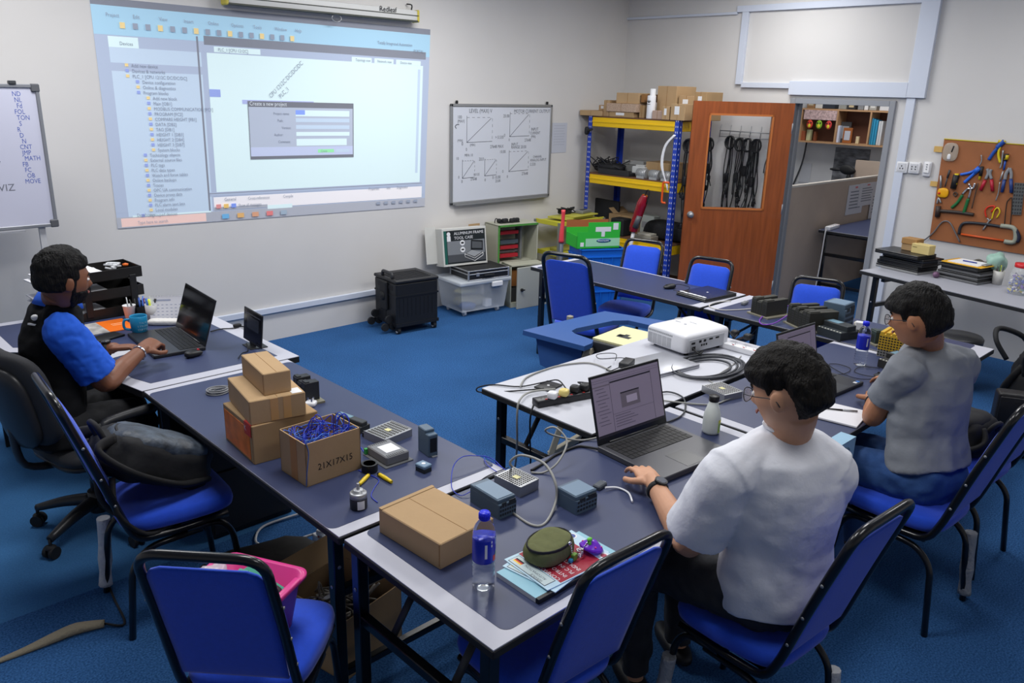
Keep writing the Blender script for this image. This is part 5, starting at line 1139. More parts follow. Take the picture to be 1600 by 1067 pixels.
R_ = Matrix.Rotation(radians(-6), 3, 'Z')
def inbin(x, y, z): p = R_ @ Vector((x, y, 0)); return (SBX+p.x, SBY+p.y, z)
random.seed(8)
t = one(MB(mat('a9a58f', 0.8, var=.2, vs=20, bump=.8, bs=30)).sq((0, 0, .055), (.34, .26, .11), .8, .7, 24, 12, fn=lambda p: p*(1+.18*noise.noise(p*14))), 'packing_material', 'crumpled grey packing material inside the clear storage bin', 'packing', inbin(-.03, .02, .056))
t = one(MB(mat('d6cc98', 0.7)).sq((0, 0, .02), (.24, .14, .05), .7, .7, 20, 8, fn=lambda p: p*(1+.2*noise.noise(p*20))), 'foam_sheet', 'yellowish foam sheet on top inside the clear storage bin', 'foam', inbin(-.09, .0, .20))
m = MB(WHT); m.b2((-.04, -.03, 0), (.04, .03, .08), .006); t = one(m, 'paper_box', 'small white box low inside the clear storage bin', 'box', inbin(.09, -.12, .056))
one(MB(mat('4a5f94', .7)).sq((0, 0, .035), (.18, .12, .07), .8, .7, 20, 8, fn=lambda p: p*(1+.2*noise.noise(p*20))), 'cable_bundle', 'bluish cable bundle low inside the clear storage bin', 'cable', inbin(-.13, -.10, .056))
# tool case lying on the bin
t = thing('tool_case', 'black tool case with aluminium edges lying on the clear storage bin', 'case', (5.20, 5.88, .362), radians(-8)); w_, d_, h_ = .47, .33, .10
MB(mat('1c1d20', .5)).b2((-w_/2, -d_/2, 0), (w_/2, d_/2, h_), .004).build('case_shell', t); m = MB(mat('b8babd', .35, .7))
for z in (0.004, h_*.62, h_-.006): 
    for y in (-d_/2, d_/2): m.box((0, y, z), (w_+.008, .012, .010), .002)
    for x in (-w_/2, w_/2): m.box((x, 0, z), (.012, d_+.008, .010), .002)
for x in (-w_/2, w_/2):
    for y in (-d_/2, d_/2): m.box((x, y, h_/2), (.016, .016, h_), .003)
m.build('aluminium_edging', t); MB(BLKM).box((0, -d_/2-.012, h_*.4), (.12, .016, .02), .005).build('handle', t)
MB(mat('b8babd', .35, .7)).box((-w_*.28, -d_/2-.006, h_*.55), (.035, .01, .035), .003).build('latch', t)
# its printed carton standing behind on the lid
a, b = OY(690, 417, 5.98), OY(749, 354, 5.98)
t = thing('printed_carton', 'white carton printed with an aluminum frame tool case picture', 'box', (5.10, 6.03, .46), radians(-10)); w_, h_, d_ = .50, .37, .16
M0 = Matrix.Rotation(radians(-8), 4, 'X'); m = MB(mat('c9c9c4', .7)); m.M = M0; m.b2((-w_/2, -d_/2, 0), (w_/2, d_/2, h_), .003); m.b2((-w_/2-.12, d_/2-.03, .03), (-w_/2, d_/2-.026, h_+.02)); m.build('carton_body', t)
m = MB(mat('1d2326', .4)); m.M = M0; y = -d_/2-.001; m.b2((-w_*.47, y, h_*.06), (w_*.47, y+.001, h_*.94)); m.mat(mat('1f5a50', .4)); m.b2((-w_*.47, y-.0005, h_*.06), (-w_*.41, y, h_*.94)); m.mat(mat('7b7f84', .4)); m.b2((-w_*.40, y-.0005, h_*.10), (w_*.45, y, h_*.66))
m.mat(mat('4a4d52', .4)); m.b2((-w_*.40, y-.001, h_*.10), (w_*.45, y-.0005, h_*.3)); m.mat(WHT); m.text('ALUMINUM FRAME', .040, frame((-w_*.24, y-.0016, h_*.82), X3, Z3)); m.text('TOOL CASE', .040, frame((-w_*.24, y-.0016, h_*.70), X3, Z3))
for z in (.60, .42): m.cyl((-w_*.06, y, h_*z), (-w_*.06, y-.0018, h_*z), .027, seg=20)
m.cyl((-w_*.36, y, h_*.85), (-w_*.36, y-.0018, h_*.85), .02, seg=20); m.b2((-w_*.40, y-.0018, h_*.66), (-w_*.32, y, h_*.80))
m.mat(BLKM); m.b2((-w_*.09, y-.0022, h_*.575), (-w_*.03, y-.0018, h_*.625)); m.b2((-w_*.09, y-.0022, h_*.40), (-w_*.03, y-.0018, h_*.44))
def pp(u, v, k=.0026): return (w_*u, y-k, h_*v)
m.mat(mat('1a1b1e', .4)); m.quad(pp(.12, .40), pp(.40, .36), pp(.41, .62), pp(.14, .66)); m.quad(pp(-.02, .30), pp(.20, .16), pp(.40, .30), pp(.14, .40)); m.mat(mat('9b9ea2', .4)); m.quad(pp(.01, .31, .003), pp(.20, .20, .003), pp(.37, .31, .003), pp(.14, .39, .003)); m.mat(mat('55585c', .4)); m.quad(pp(.15, .44, .003), pp(.38, .41, .003), pp(.385, .58, .003), pp(.16, .62, .003))
m.mat(WHT); m.tube([pp(-.02, .30, .003), pp(-.02, .22, .003), pp(.20, .09, .003), pp(.40, .22, .003), pp(.40, .30, .003)], .003, 4); m.tube([pp(-.02, .30, .003), pp(.20, .16, .003), pp(.40, .30, .003)], .003, 4); m.build('printed_panel', t)
one(MB(CARD).b2((-.07, -.004, 0), (.07, .004, .46)), 'cardboard_sheet', 'piece of brown cardboard standing behind the printed white carton', 'cardboard', (5.40, 6.20, .36), radians(-3))
# open enclosure and enclosure with a door
BEG = mat('b4b5a4', .5); t = thing('electrical_enclosure', 'open beige electrical enclosure with red parts inside, standing higher behind the other', 'cabinet', (5.79, 6.05, .40), radians(-10)); w_, h_, d_ = .50, .42, .26
m = MB(BEG); k = .012; m.b2((-w_/2, d_/2-k, 0), (w_/2, d_/2, h_)); m.b2((-w_/2, -d_/2, 0), (-w_/2+k, d_/2, h_)); m.b2((w_/2-k, -d_/2, 0), (w_/2, d_/2, h_)); m.b2((-w_/2, -d_/2, 0), (w_/2, d_/2, k)); m.b2((-w_/2, -d_/2, h_-k), (w_/2, d_/2, h_)); m.build('housing', t)
m = MB(mat('4b8a3c', .5)); 
for p, q_ in (((-w_/2, h_-.02), (w_/2, h_)), ((-w_/2, 0), (-w_/2+.02, h_)), ((-w_/2, 0), (w_/2, .02))): m.b2((p[0], -d_/2-.004, p[1]), (q_[0], -d_/2, q_[1]))
m.build('green_gasket', t); m = MB(mat('6f7072', .5)); 
for z in (.10, .20, .30): m.b2((-w_*.40, .02, z), (w_*.25, .05, z+.022))
m.b2((w_*.2, -.02, .03), (w_*.24, .08, .38)); m.build('mounting_rails', t)
m = MB(mat('a81f2c', .5))
for z in (.055, .145, .30): MB(mat('a81f2c', .5)).b2((-w_*.30, -.02, z), (w_*.15, .03, z+.035)).build('red_ducting', t)
m = MB(mat('4e5a63', .5)); m.b2((-w_*.30, -.02, .20), (w_*.15, .03, .24)); m.build('breaker_row', t)
one(MB(CABK).b2((-.24, -.12, 0), (.24, .12, .392)), 'storage_box', 'dark box under the open beige enclosure', 'box', (5.80, 6.07, 0), radians(-10))
m = MB(BLKM); random.seed(3); m.b2((-.10, -.02, 0), (.14, .02, .012)); 
for i in range(7): m.sq((random.uniform(-.1, .12), random.uniform(-.02, .02), .025), (.05, .04, .045), .7, .7, 10, 6)
m.tube([(-.1, 0, .02), (-.13, .02, .05), (-.16, 0, .01)], .005, 6, smooth=4); one(m, 'spare_switches', 'black spare switches lying on top of the open beige enclosure', 'parts', (5.72, 6.04, .822), radians(-10))
t = thing('electrical_enclosure', 'beige electrical cabinet with its door ajar and a black knob, standing on the carpet', 'cabinet', (5.74, 5.80, 0), radians(-14)); w_, h_, d_ = .42, .44, .20
m = MB(BEG); m.b2((-w_/2, d_/2-.01, .02), (w_/2, d_/2, h_)); m.b2((-w_/2, -d_/2, 0), (-w_/2+.01, d_/2, h_)); m.b2((w_/2-.01, -d_/2, 0), (w_/2, d_/2, h_)); m.b2((-w_/2, -d_/2, 0), (w_/2, d_/2, .05)); m.b2((-w_/2, -d_/2, h_-.012), (w_/2, d_/2, h_)); m.build('housing', t)
m = MB(mat('8b5a2e', .5)); m.b2((-w_/2+.03, -d_/2+.03, .22), (-w_/2+.09, -d_/2+.08, .38)); m.mat(mat('3c3c3a')); m.b2((-w_/2+.03, -d_/2+.03, .06), (w_/2-.04, -d_/2+.1, .2)); m.build('inner_components', t)
m = MB(mat('acaea6', .45)); m.M = Matrix.Translation((w_/2+.01, -d_/2-.012, 0)) @ Matrix.Rotation(radians(9), 4, 'Z'); m.b2((-w_+.02, -.012, .0), (.0, .012, h_-.01), .004); dr = m.build('door', t)
m = MB(BLKM); m.M = Matrix.Translation((w_/2+.01, -d_/2-.012, 0)) @ Matrix.Rotation(radians(9), 4, 'Z'); m.cyl((-w_+.07, -.012, .2), (-w_+.07, -.03, .2), .016, seg=14); m.box((-w_+.08, -.034, .2), (.04, .01, .012), .003); m.build('knob', dr)
# yellow-edged small shelf
t = thing('slotted_shelf', 'small grey angle shelf with yellow trays against the back wall', 'shelf', (6.62, 5.98, 0), radians(0)); w_, d_ = .72, .36
for x in (-w_/2, w_/2):
    for y in (-d_/2, d_/2): MB(mat('7c7f76', .5)).b2((x-.015, y-.015, 0), (x+.015, y+.015, .80)).build('post', t)
YG = mat('c9c33c', .5)
for z in (.12, .45, .78):
    m = MB(YG); m.b2((-w_/2, -d_/2, z), (w_/2, d_/2, z+.012)); m.b2((-w_/2-.004, -d_/2-.004, z-.02), (w_/2+.004, -d_/2+.006, z+.03), .003); m.b2((-w_/2-.004, -d_/2, z-.02), (-w_/2+.006, d_/2, z+.03), .003); m.build('shelf_tray', t)
m = MB(mat('b6b24a', .5)); m.b2((-.26, -.14, 0), (.22, .13, .02), .004); m.b2((-.14, -.16, .02), (.28, .05, .035), .004); one(m, 'file_folders', 'yellow file folders lying on the small angle shelf', 'folders', (6.64, 5.98, .812), radians(4))
m = MB(BLKM); random.seed(6)
for i in range(6): m.tube([(random.uniform(-.15, .15), random.uniform(-.06, .06), random.uniform(.01, .07)) for _ in range(6)], .006, 6, smooth=5)
m.b2((-.10, -.05, 0), (.04, .05, .05), .01); one(m, 'cable_bundle', 'tangle of black cables on top of the small angle shelf', 'cable', (6.60, 6.02, .848))
one(MB(mat('7a7b78', .5)).b2((-.10, -.05, 0), (.10, .05, .035), .006).mat(DGREY).b2((-.05, -.02, .035), (.05, .02, .04)), 'tool_tray', 'grey tray beside the black cables on the small angle shelf', 'tray', (6.80, 5.95, .848), .2)
one(MB(mat('8f8a3a', .6)).b2((-.12, -.08, 0), (.12, .08, .03), .005), 'file_folders', 'olive folders on the middle tray of the small angle shelf', 'folders', (6.48, 5.95, .463))
# blue crates with green box
BC = mat('1668cf', .4)
def crate(name, label, loc, rz, w_, d_, h_):
    t = thing(name, label, 'crate', loc, rz, 'blue plastic crates'); m = MB(BC); k = .006
    m.b2((-w_/2+.015, -d_/2+.015, 0), (w_/2-.015, d_/2-.015, k))
    for p, q_ in (((-w_/2+.012, -d_/2+.012), (w_/2-.012, -d_/2+.018)), ((-w_/2+.012, d_/2-.018), (w_/2-.012, d_/2-.012)), ((-w_/2+.012, -d_/2+.012), (-w_/2+.018, d_/2-.012)), ((w_/2-.018, -d_/2+.012), (w_/2-.012, d_/2-.012))): m.b2((*p, 0), (*q_, h_))
    m.build('tub', t); m = MB(BC)
    for z in (h_-.012, h_-.085):
        for p, q_ in (((-w_/2, -d_/2), (w_/2, -d_/2+.013)), ((-w_/2, d_/2-.013), (w_/2, d_/2)), ((-w_/2, -d_/2), (-w_/2+.013, d_/2)), ((w_/2-.013, -d_/2), (w_/2, d_/2))): m.b2((*p, z), (*q_, z+.012))
    n = 5
    for i in range(n): x = -w_/2+.03+i*(w_-.06)/(n-1); m.b2((x-.004, -d_/2+.002, .01), (x+.004, -d_/2+.013, h_-.07))
    for i in range(4): y = -d_/2+.03+i*(d_-.06)/3; m.b2((-w_/2+.002, y-.004, .01), (-w_/2+.013, y+.004, h_-.07))
    m.build('rim_and_ribs', t); return t
cr_p = T(912, 470, 0.0)
crate('plastic_crate', 'blue plastic crate on the floor, lower of the two under the green box', (5.96, 5.02, 0), radians(-28), .46, .36, .37)
crate('plastic_crate', 'blue plastic crate carrying the green box, upper of the two', (5.96, 5.02, .372), radians(-28), .46, .36, .34)
t = thing('green_box', 'open bright green printed carton on the blue crates', 'box', (5.93, 5.05, .714), radians(-27)); w_, d_, h_ = .44, .30, .16
G_ = mat('2fb53a', .5); m = MB(G_); k = .004
m.b2((-w_/2, -d_/2, 0), (w_/2, d_/2, k)); m.b2((-w_/2, -d_/2, 0), (w_/2, -d_/2+k, h_)); m.b2((-w_/2, d_/2-k, 0), (w_/2, d_/2, h_)); m.b2((-w_/2, -d_/2, 0), (-w_/2+k, d_/2, h_*.75)); m.b2((w_/2-k, -d_/2, 0), (w_/2, d_/2, h_)); m.b2((-w_*.25, -d_/2, h_), (w_/2, -d_/2+k, h_+.09)) 
m.mat(mat('9a5a34', .8)); m.b2((-w_/2+.006, -d_/2+.006, .06), (w_/2-.006, d_/2-.006, .065)); m.b2((-w_/2, d_/2-.002, h_*.8), (w_/2, d_/2+.002, h_+.07)); m.build('box_body', t)
m = MB(mat('d8dce0', .6)); y = -d_/2-.001; m.b2((-w_*.08, y, h_*1.0), (w_*.28, y+.001, h_*1.28)); m.b2((w_*.06, y, h_*.7), (w_*.14, y+.001, h_*1.0)); m.b2((w_*.33, y, h_*1.1), (w_*.45, y+.001, h_*1.5)); m.mat(mat('9fd8b0', .6)); m.b2((-w_*.3, y, h_*.12), (w_*.5, y+.0006, h_*.6)); m.mat(mat('1f5f8c', .5)); m.M = frame((w_*.12, y-.0006, h_*.45), X3, Z3); m.sq((0, 0, 0), (.15, .04, .001), 1, 1, 24, 4)
m.M = Matrix(); m.mat(WHT); m.text('WATSON', .026, frame((w_*-.02, y-.0016, h_*.40), X3, Z3)); m.mat(WHT); m.b2((-w_*.42, y, .02), (-w_*.34, y+.0006, .06)); m.build('printed_panel', t)
# red-handled tool standing by the crates
a_ = T(878, 470, 0.0); p_ = Vector((5.45, 5.02, 0))
t = thing('stick_tool', 'upright grey pole with a red grip leaning at the blue crates', 'tool', tuple(p_)); m = MB(mat('3c4350', .4)); m.tube([(0, 0, 0), (.0, 0, .80)], .022, 10); m.build('pole', t)
m = MB(mat('d8414a', .4)); m.tube([(0, 0, .80), (0, 0, .88), (.01, 0, 1.01), (.01, 0, 1.10)], [.026, .022, .016, .02], 10, smooth=3); m.build('grip', t)
# ================================================================ RACK CONTENTS (shelf boards at .162, .612, 1.272, 1.892)
BXG = 'brown cartons on the top shelf of the steel rack'
def rbox(label, y0, y1, x0, x1, z0, h, m=None, rz=0, lab=False, group=BXG, cat='box', name='cardboard_box'):
    """y0..y1 measured along the shelf (far to near the door), x depth"""
    t = thing(name, label, cat, ((x0+x1)/2, (y0+y1)/2, z0), rz, group); w_, d_ = x1-x0, abs(y1-y0)
    b = MB(m or CARD); b.box((0, 0, h/2), (w_, d_, h), .003); b.mat(CARDD); b.b2((-w_/2-.0006, -.002, .004), (w_/2+.0006, .002, h+.0008)); b.build('box_body', t)
    if lab: b = MB(WHT); b.b2((-w_/2-.0015, -d_*.12, h*.35), (-w_/2, d_*.22, h*.85)); b.build('address_label', t)
    return t
Z = 1.893
def yy(px, py=200, X=7.05): return OX(px, py, X).y
rbox('long flat brown carton overhanging the left end of the rack top', yy(911), yy(944), 6.98, 7.3, Z, .055, rz=.05)
rbox('small brown carton with a white label on the long flat carton', yy(931), yy(943), 7.08, 7.25, Z+.056, .06, lab=True)
rbox('brown carton standing upright just left of the stacked opened cartons', yy(944), yy(953), 7.02, 7.3, Z, .17, lab=False)
rbox('flat brown carton with a label under the mottled carton on the rack top', yy(955), yy(993), 7.0, 7.3, Z, .055, CARD2, lab=True)
rbox('mottled pinkish-brown flat carton in the middle of the stack on the rack', yy(951), yy(997), 6.99, 7.32, Z+.056, .085, mat('b39a86', .8, var=.25, vs=90))
t = rbox('opened brown carton lying askew, highest at the left of the rack top', yy(962), yy(994), 7.02, 7.34, Z+.142, .11, rz=.12); b = MB(CARDD); b.b2((-.14, -.20, .02), (.14, -.155, .10)); b.build('open_flap', t)
rbox('small brown carton beside the white canister', yy(996), yy(1004), 7.06, 7.25, Z, .13, CARD2)
rbox('large plain brown carton standing behind the white canister', yy(1012), yy(1043), 7.18, 7.50, Z, .33, rz=-.06)
rbox('low pinkish carton right of the white canister', yy(1020), yy(1036), 7.02, 7.17, Z, .085, mat('b3998a', .8))
rbox('brown carton with a white label at the front right of the rack top', yy(1038), yy(1049), 6.99, 7.13, Z, .13, lab=True)
rbox('brown carton with a white label next to the blue upright on the rack top', yy(1051), yy(1073), 6.99, 7.17, Z, .16, lab=True)
rbox('brown carton with a label behind the two front right ones', yy(1044), yy(1068), 7.19, 7.4, Z, .24, lab=True)
rbox('brown carton at the far right end of the rack top, half behind the door', yy(1068), yy(1086), 7.2, 7.5, Z, .28, CARD2, lab=True)
t = thing('canister', 'white canister with a black leaf emblem on the rack top', 'canister', (7.06, yy(1014), Z)); MB(WHTG).lathe([(.043, 0), (.045, .004), (.045, .225), (.043, .232), (0, .234)], seg=32).build('canister_body', t)
m = MB(BLKM); m.M = frame((-.0462, 0, .165), (0, -1, 0), Z3)
for a in (-60, -30, 0, 30, 60): m.sq((.016*sin(radians(a)), .012*cos(radians(a))-.002, 0), (.006, .034, .001), 1, 1, 10, 4, R=Matrix.Rotation(radians(-a), 3, 'Z'))
m.sq((0, -.02, 0), (.05, .006, .001), 1, 1, 12, 4); m.build('emblem', t)
one(MB(WHTG).lathe([(.03, 0), (.03, .3), (0, .3)], seg=20), 'paper_roll', 'white paper roll behind the white canister on the rack top', 'roll', (7.14, yy(1008), Z))
# middle shelf
Z = 1.273; random.seed(12)
def tangle(label, loc, sx, sy, sz, n, m, r=.006, name='cable_bundle', k=6, base=None, rz=0):
    b = MB(m)
    for i in range(n): b.tube([(random.uniform(-sx, sx), random.uniform(-sy, sy), r+random.random()*sz) for _ in range(k)], r, 5, smooth=4)
    if base: b.mat(base); b.sq((0, 0, sz*.35), (sx*1.8, sy*1.8, sz*.7), .8, .8, 20, 8, fn=lambda p: p*(1+.2*noise.noise(p*12)))
    return one(b, name, label, 'cable', loc, rz)
tangle('tangled black and grey cables at the left of the middle rack shelf', (7.2, yy(940, 262), Z), .13, .22, .17, 9, mat('2a2b2e', .6), base=BLKM)
one(MB(mat('7b7c7a', .5)).b2((-.10, -.14, 0), (.12, .14, .10), .006).mat(mat('9b9c9a', .5)).b2((-.06, -.17, .10), (.10, .10, .15), .006), 'switch_unit', 'grey metal units piled behind the cables on the middle rack shelf', 'device', (7.38, yy(962, 262), Z))
one(MB(mat('26262a', .5)).b2((-.14, -.22, 0), (.14, .22, .035), .004).b2((-.14, -.22, .03), (-.12, .22, .06)), 'keyboard_tray', 'flat black tray at the front of the middle rack shelf', 'tray', (7.0+.16, yy(958, 275)-.02, Z+.0))
rbox('brown carton with dark contents on the middle shelf of the rack', yy(1000, 262), yy(1040, 262), 7.15, 7.45, Z, .17, CARD2, group=None)
def motor(label, y):
    t = thing('motor', label, 'motor', (7.06, y, Z), 0, 'grey motors on the middle rack shelf'); MB(mat('a9abad', .4, .3)).cyl((0, .06, .05), (0, -.06, .05), .05, seg=24).b2((-.045, -.05, 0), (.045, .05, .03)).build('housing', t)
    m = MB(mat('7c7e80', .5))
    for i in range(5): m.lathe([(.052, -.003), (.053, .0), (.052, .003)], (0, -.045+i*.022, .05), 24, ax=(0, 1, 0))
    m.build('cooling_fins', t)
for i, px in enumerate((1003, 1023, 1042)): motor(('left', 'middle', 'right')[i]+' one of the three grey round motors on the middle rack shelf', yy(px, 275))
one(MB(mat('bfc1c0', .5)).b2((-.06, -.09, 0), (.08, .09, .075), .008).b2((-.03, -.06, .075), (.05, .06, .09), .004), 'switch_unit', 'pale grey device left of the three motors on the rack', 'device', (7.17, yy(988, 270)-.03, Z+.036))
# lower shelf
Z = .613
one(MB(mat('222327', .5)).b2((-.02, -.2, 0), (.02, .2, .33), .008), 'flat_monitor', 'thin black monitor leaning at the left of the lower rack shelf', 'monitor', (7.35, yy(922, 335), Z), -.1)
t = rbox('opened brown carton at the left of the lower rack shelf', yy(935, 360), yy(975, 360), 7.22, 7.5, Z, .20, CARD2, group=None); b = MB(CARD); b.M = Matrix.Translation((0, .12, .2)) @ Matrix.Rotation(radians(35), 4, 'X'); b.b2((-.13, 0, 0), (.13, .1, .004)); b.build('open_flap', t)
one(MB(BLKM).b2((-.08, -.09, 0), (.08, .09, .19), .01).mat(DGREY).b2((-.082, -.05, .05), (-.08, .06, .13)), 'black_case', 'small black case in front of the opened carton on the lower rack shelf', 'case', (7.10, yy(965, 365), Z))
one(MB(mat('a9b0ac', .6)).b2((-.06, -.10, 0), (.06, .10, .22), .004).mat(GREY).b2((-.062, -.06, .08), (-.06, .06, .15)), 'paper_box', 'pale printed box beside the red vacuum on the lower rack shelf', 'box', (7.40, yy(985, 350), Z))
one(MB(mat('1a1b1e', .8, bump=.8, bs=14)).sq((0, 0, .10), (.30, .62, .21), .6, .6, 28, 12, fn=lambda p: p*(1+.13*noise.noise(p*7))), 'cloth_bundle', 'bundle of black cloth along the lower rack shelf', 'bag', (7.30, yy(1030, 350)+.02, Z))
one(MB(mat('8f8b80', .5)).b2((-.07, -.12, 0), (.07, .12, .05), .005).mat(mat('b9b5a8', .5)).b2((-.05, -.1, .05), (.06, .08, .075), .004), 'switch_unit', 'beige device in front of the black cloth on the lower rack shelf', 'device', (7.09, yy(1005, 375), Z))
# red hand vacuum
p0, p1 = OX(985, 392, 6.90), OX(1003, 310, 6.90)
t = thing('vacuum_cleaner', 'upright red stick vacuum cleaner leaning on the rack', 'vacuum cleaner', (6.90, p0.y, .0)); o = Vector((6.90, p0.y, 0)); P = [q - o for q in (OX(985, 385, 6.90), OX(990, 362, 6.90), OX(991, 354, 6.90), OX(997, 336, 6.90), OX(1003, 318, 6.90), OX(1008, 305, 6.90))]
RD = mat('8f1526', .2, coat=.6); m = MB(RD); m.tube([P[1], P[1]*.9+P[2]*.1, P[2], P[3], P[4], P[5]], [.022, .046, .052, .052, .056, .03], 16, smooth=5); m.build('body', t)
m = MB(mat('5a5c60', .3)); d = (P[3]-P[2]); m.tube([P[2]+Vector((-.02, -.03, 0)), P[3]+Vector((-.02, -.03, 0))], [.036, .03], 12, smooth=2); m.build('dust_cup', t)
m = MB(WHTG); m.tube([P[1], P[0], P[0]+(P[0]-P[1])*2.6], .02, 12); m.build('tube', t); m = MB(BLKM); m.tube([P[5], P[5]+Vector((0, -.02, .05)), P[5]+Vector((0, -.05, .04)), P[4]+Vector((0, -.06, 0))], .007, 6, smooth=5); m.build('handle', t)
a, b = OX(1042, 290, 6.96), OX(1050, 312, 6.96)
one(MB(mat('e2571c', .4)).tube(fillet([(0, -.02, .03), (-.01, .05, .03), (-.01, .05, -.18), (-.01, .0, -.18)], .02), .011, 8), 'clamp', 'orange clamp hanging on the middle yellow beam of the rack', 'clamp', (6.97, a.y, a.z))
m = MB(WHTG); 
for i in range(3): m.tube([(0, .01*i, 0), (-.01, .10+.01*i, -.12), (-.01, .12+.01*i, -.32), (0, .04, -.56+.02*i)], .006, 6, smooth=6)
one(m, 'cable', 'white cable loop hanging on the blue upright of the rack', 'cable', (6.97, OX(1056, 207, 6.97).y, 1.75))
one(MB(BLKM).tube([(0, 0, .0), (-.03, -.1, .02)], .014, 8).sq((0, 0, 0), (.05, .05, .09), .7, .7, 12, 8), 'clamp', 'black spring clamp on the far upright of the rack', 'clamp', (6.97, OX(917, 205, 6.97).y, 1.73))
# black leads hanging from hooks at the right of the rack and behind the glass of the door
def hang(label, top, n, L, sd, wdt=.03, X=None, blob=True, col='1b1c1f'):
    random.seed(sd); m = MB(mat(col, .5))
    for i in range(n):
        l = L*random.uniform(.55, 1.0); x = random.uniform(-wdt, wdt); m.tube([(0, x*.4, 0), (random.uniform(-.01, .01), x, -l*.35), (0, x+random.uniform(-.03, .03), -l*.7), (0, x+random.uniform(-.04, .04), -l)], .0055, 5, smooth=5)
        if i % 2 == 0: m.sq((0, x, -l), (.03, .035, .06), .6, .6, 12, 8)
    if blob:
        for k in range(3): m.tube([(-.01*k, (.045+.006*k)*cos(a*pi/6), -.07+(.065)*sin(a*pi/6)) for a in range(12)], .009, 6, closed=True)
        m.sq((0, wdt*.3, -L*.45), (.04, .055, .11), .6, .6, 12, 8)
    return one(m, 'hanging_leads', label, 'cable', tuple(top), 0, 'black power leads hung up for storage')
hang('bunch of black leads hanging just right of the blue upright, beside the door edge', OX(1078, 212, 7.1)-Vector((0, 0, .03)), 9, .95, 21, .05)
XW = WX-.05
for i, (px, py, n, L) in enumerate(((1143, 212, 7, .98), (1158, 215, 8, .92), (1170, 216, 7, .75), (1184, 217, 8, .98), (1204, 222, 1, .40))):
    w_ = ('thickest bunch of black leads at the left, seen through the door glass', 'second bunch of black leads seen through the door glass', 'short middle bunch of black leads seen through the door glass', 'right-hand round coil of black leads seen through the door glass', 'single thin black lead at the right, seen through the door glass')[i]
    hang(w_, OX(px, py, XW), n, L, 30+i, .05, blob=i < 4)
hang('black leads hanging behind the rack post, left in the door glass', OX(1110, 215, 7.35), 6, .7, 44, .03)
m = MB(STEEL); y0, y1 = OX(1125, 203, XW+.02).y, OX(1205, 205, XW+.02).y; m.cyl((0, 0, 0), (0, y1-y0, 0), .005, seg=8); m.cyl((0, 0, -.06), (0, y1-y0, -.06), .004, seg=8)
for k in range(6): y = (y1-y0)*k/5; m.cyl((.02, y, .06), (0, y, -.07), .004, seg=6)
one(m, 'wire_rail', 'wire rail on the wall carrying the hanging leads', 'rail', (WX-.03, y0, OX(1143, 205, XW).z))
# ================================================================ RIGHT WALL: sockets, tool board
def sock(label, px, kind, w_=.087, h_=.087):
    p = OX(*px, WX); t = thing('wall_socket', label, 'socket', (WX, p.y, p.z), 0); MB(WHT).b2((-.032, -w_/2, -h_/2), (0, w_/2, h_/2), .006, 2).build('back_box', t); m = MB(mat('cfd0d4', .4)); m.b2((-.036, -w_*.36, -h_*.36), (-.032, w_*.36, h_*.36), .002); m.mat(BLKM)
    for a, b_ in kind: m.b2((-.0375, a-.004, b_-.006), (-.036, a+.004, b_+.006))
    m.build('face_plate', t)
sock('white wall socket nearest the door frame', (1411, 261), ((0, .012), (.012, -.01), (-.012, -.01)), .10, .10)
sock('white double wall socket in the middle of the three', (1430, 262), ((.016, .01), (-.016, .01), (.016, -.012), (-.016, -.012)), .095, .10)
t = thing('remote_holder', 'white fan remote in a wall holder, rightmost of the wall fittings', 'remote', (WX, OX(1450, 264, WX).y, OX(1450, 264, WX).z)); MB(mat('d8d9dd', .4)).b2((-.03, -.035, -.065), (0, .035, .065), .008, 2).build('holder', t); m = MB(mat('eeeeef', .4)); m.b2((-.04, -.025, -.035), (-.028, .025, .055), .005); m.mat(GREY)
for i in range(3): m.cyl((-.042, 0, .04-i*.02), (-.04, 0, .04-i*.02), .006, seg=10)
m.build('remote', t)
PA, PB, PC, PD = OX(1476.5, 217, WX), OX(1612, 227, WX), OX(1453, 373, WX), OX(1612, 399, WX)
PO = Vector((WX-.017, PA.y, PA.z)); t = thing('tool_board', 'brown tool board with hand tools hung on the right wall', 'board', tuple(PO))
m = MB(mat('9a5f38', .65, var=.10, vs=6)); V = [Vector((0, p.y-PO.y, p.z-PO.z)) for p in (PA, PB, PD, PC)]; m.add(V+[v+Vector((.012, 0, 0)) for v in V], [[0, 1, 2, 3], [7, 6, 5, 4], [0, 4, 5, 1], [1, 5, 6, 2], [2, 6, 7, 3], [3, 7, 4, 0]]); m.build('panel', t)
m = MB(mat('c9b52a', .5)); m.tube([V[0]+Vector((-.001, 0, 0)), V[1]+Vector((-.001, 0, 0))], .005, 5); m.build('yellow_edge', t)
m = MB(mat('cfa860', .6)); a = OX(1467, 233, WX)-PO; m.b2((0, a.y-.035, a.z-.025), (.004, a.y+.035, a.z+.025)); m.build('tape_tab', t); m = MB(mat('cfa860', .6)); a = OX(1460, 287, WX)-PO; m.b2((0, a.y-.03, a.z-.022), (.004, a.y+.03, a.z+.022)); m.build('tape_tab', t)
def K(px, py, d=.012): return OX(px, py, WX-.019-d)
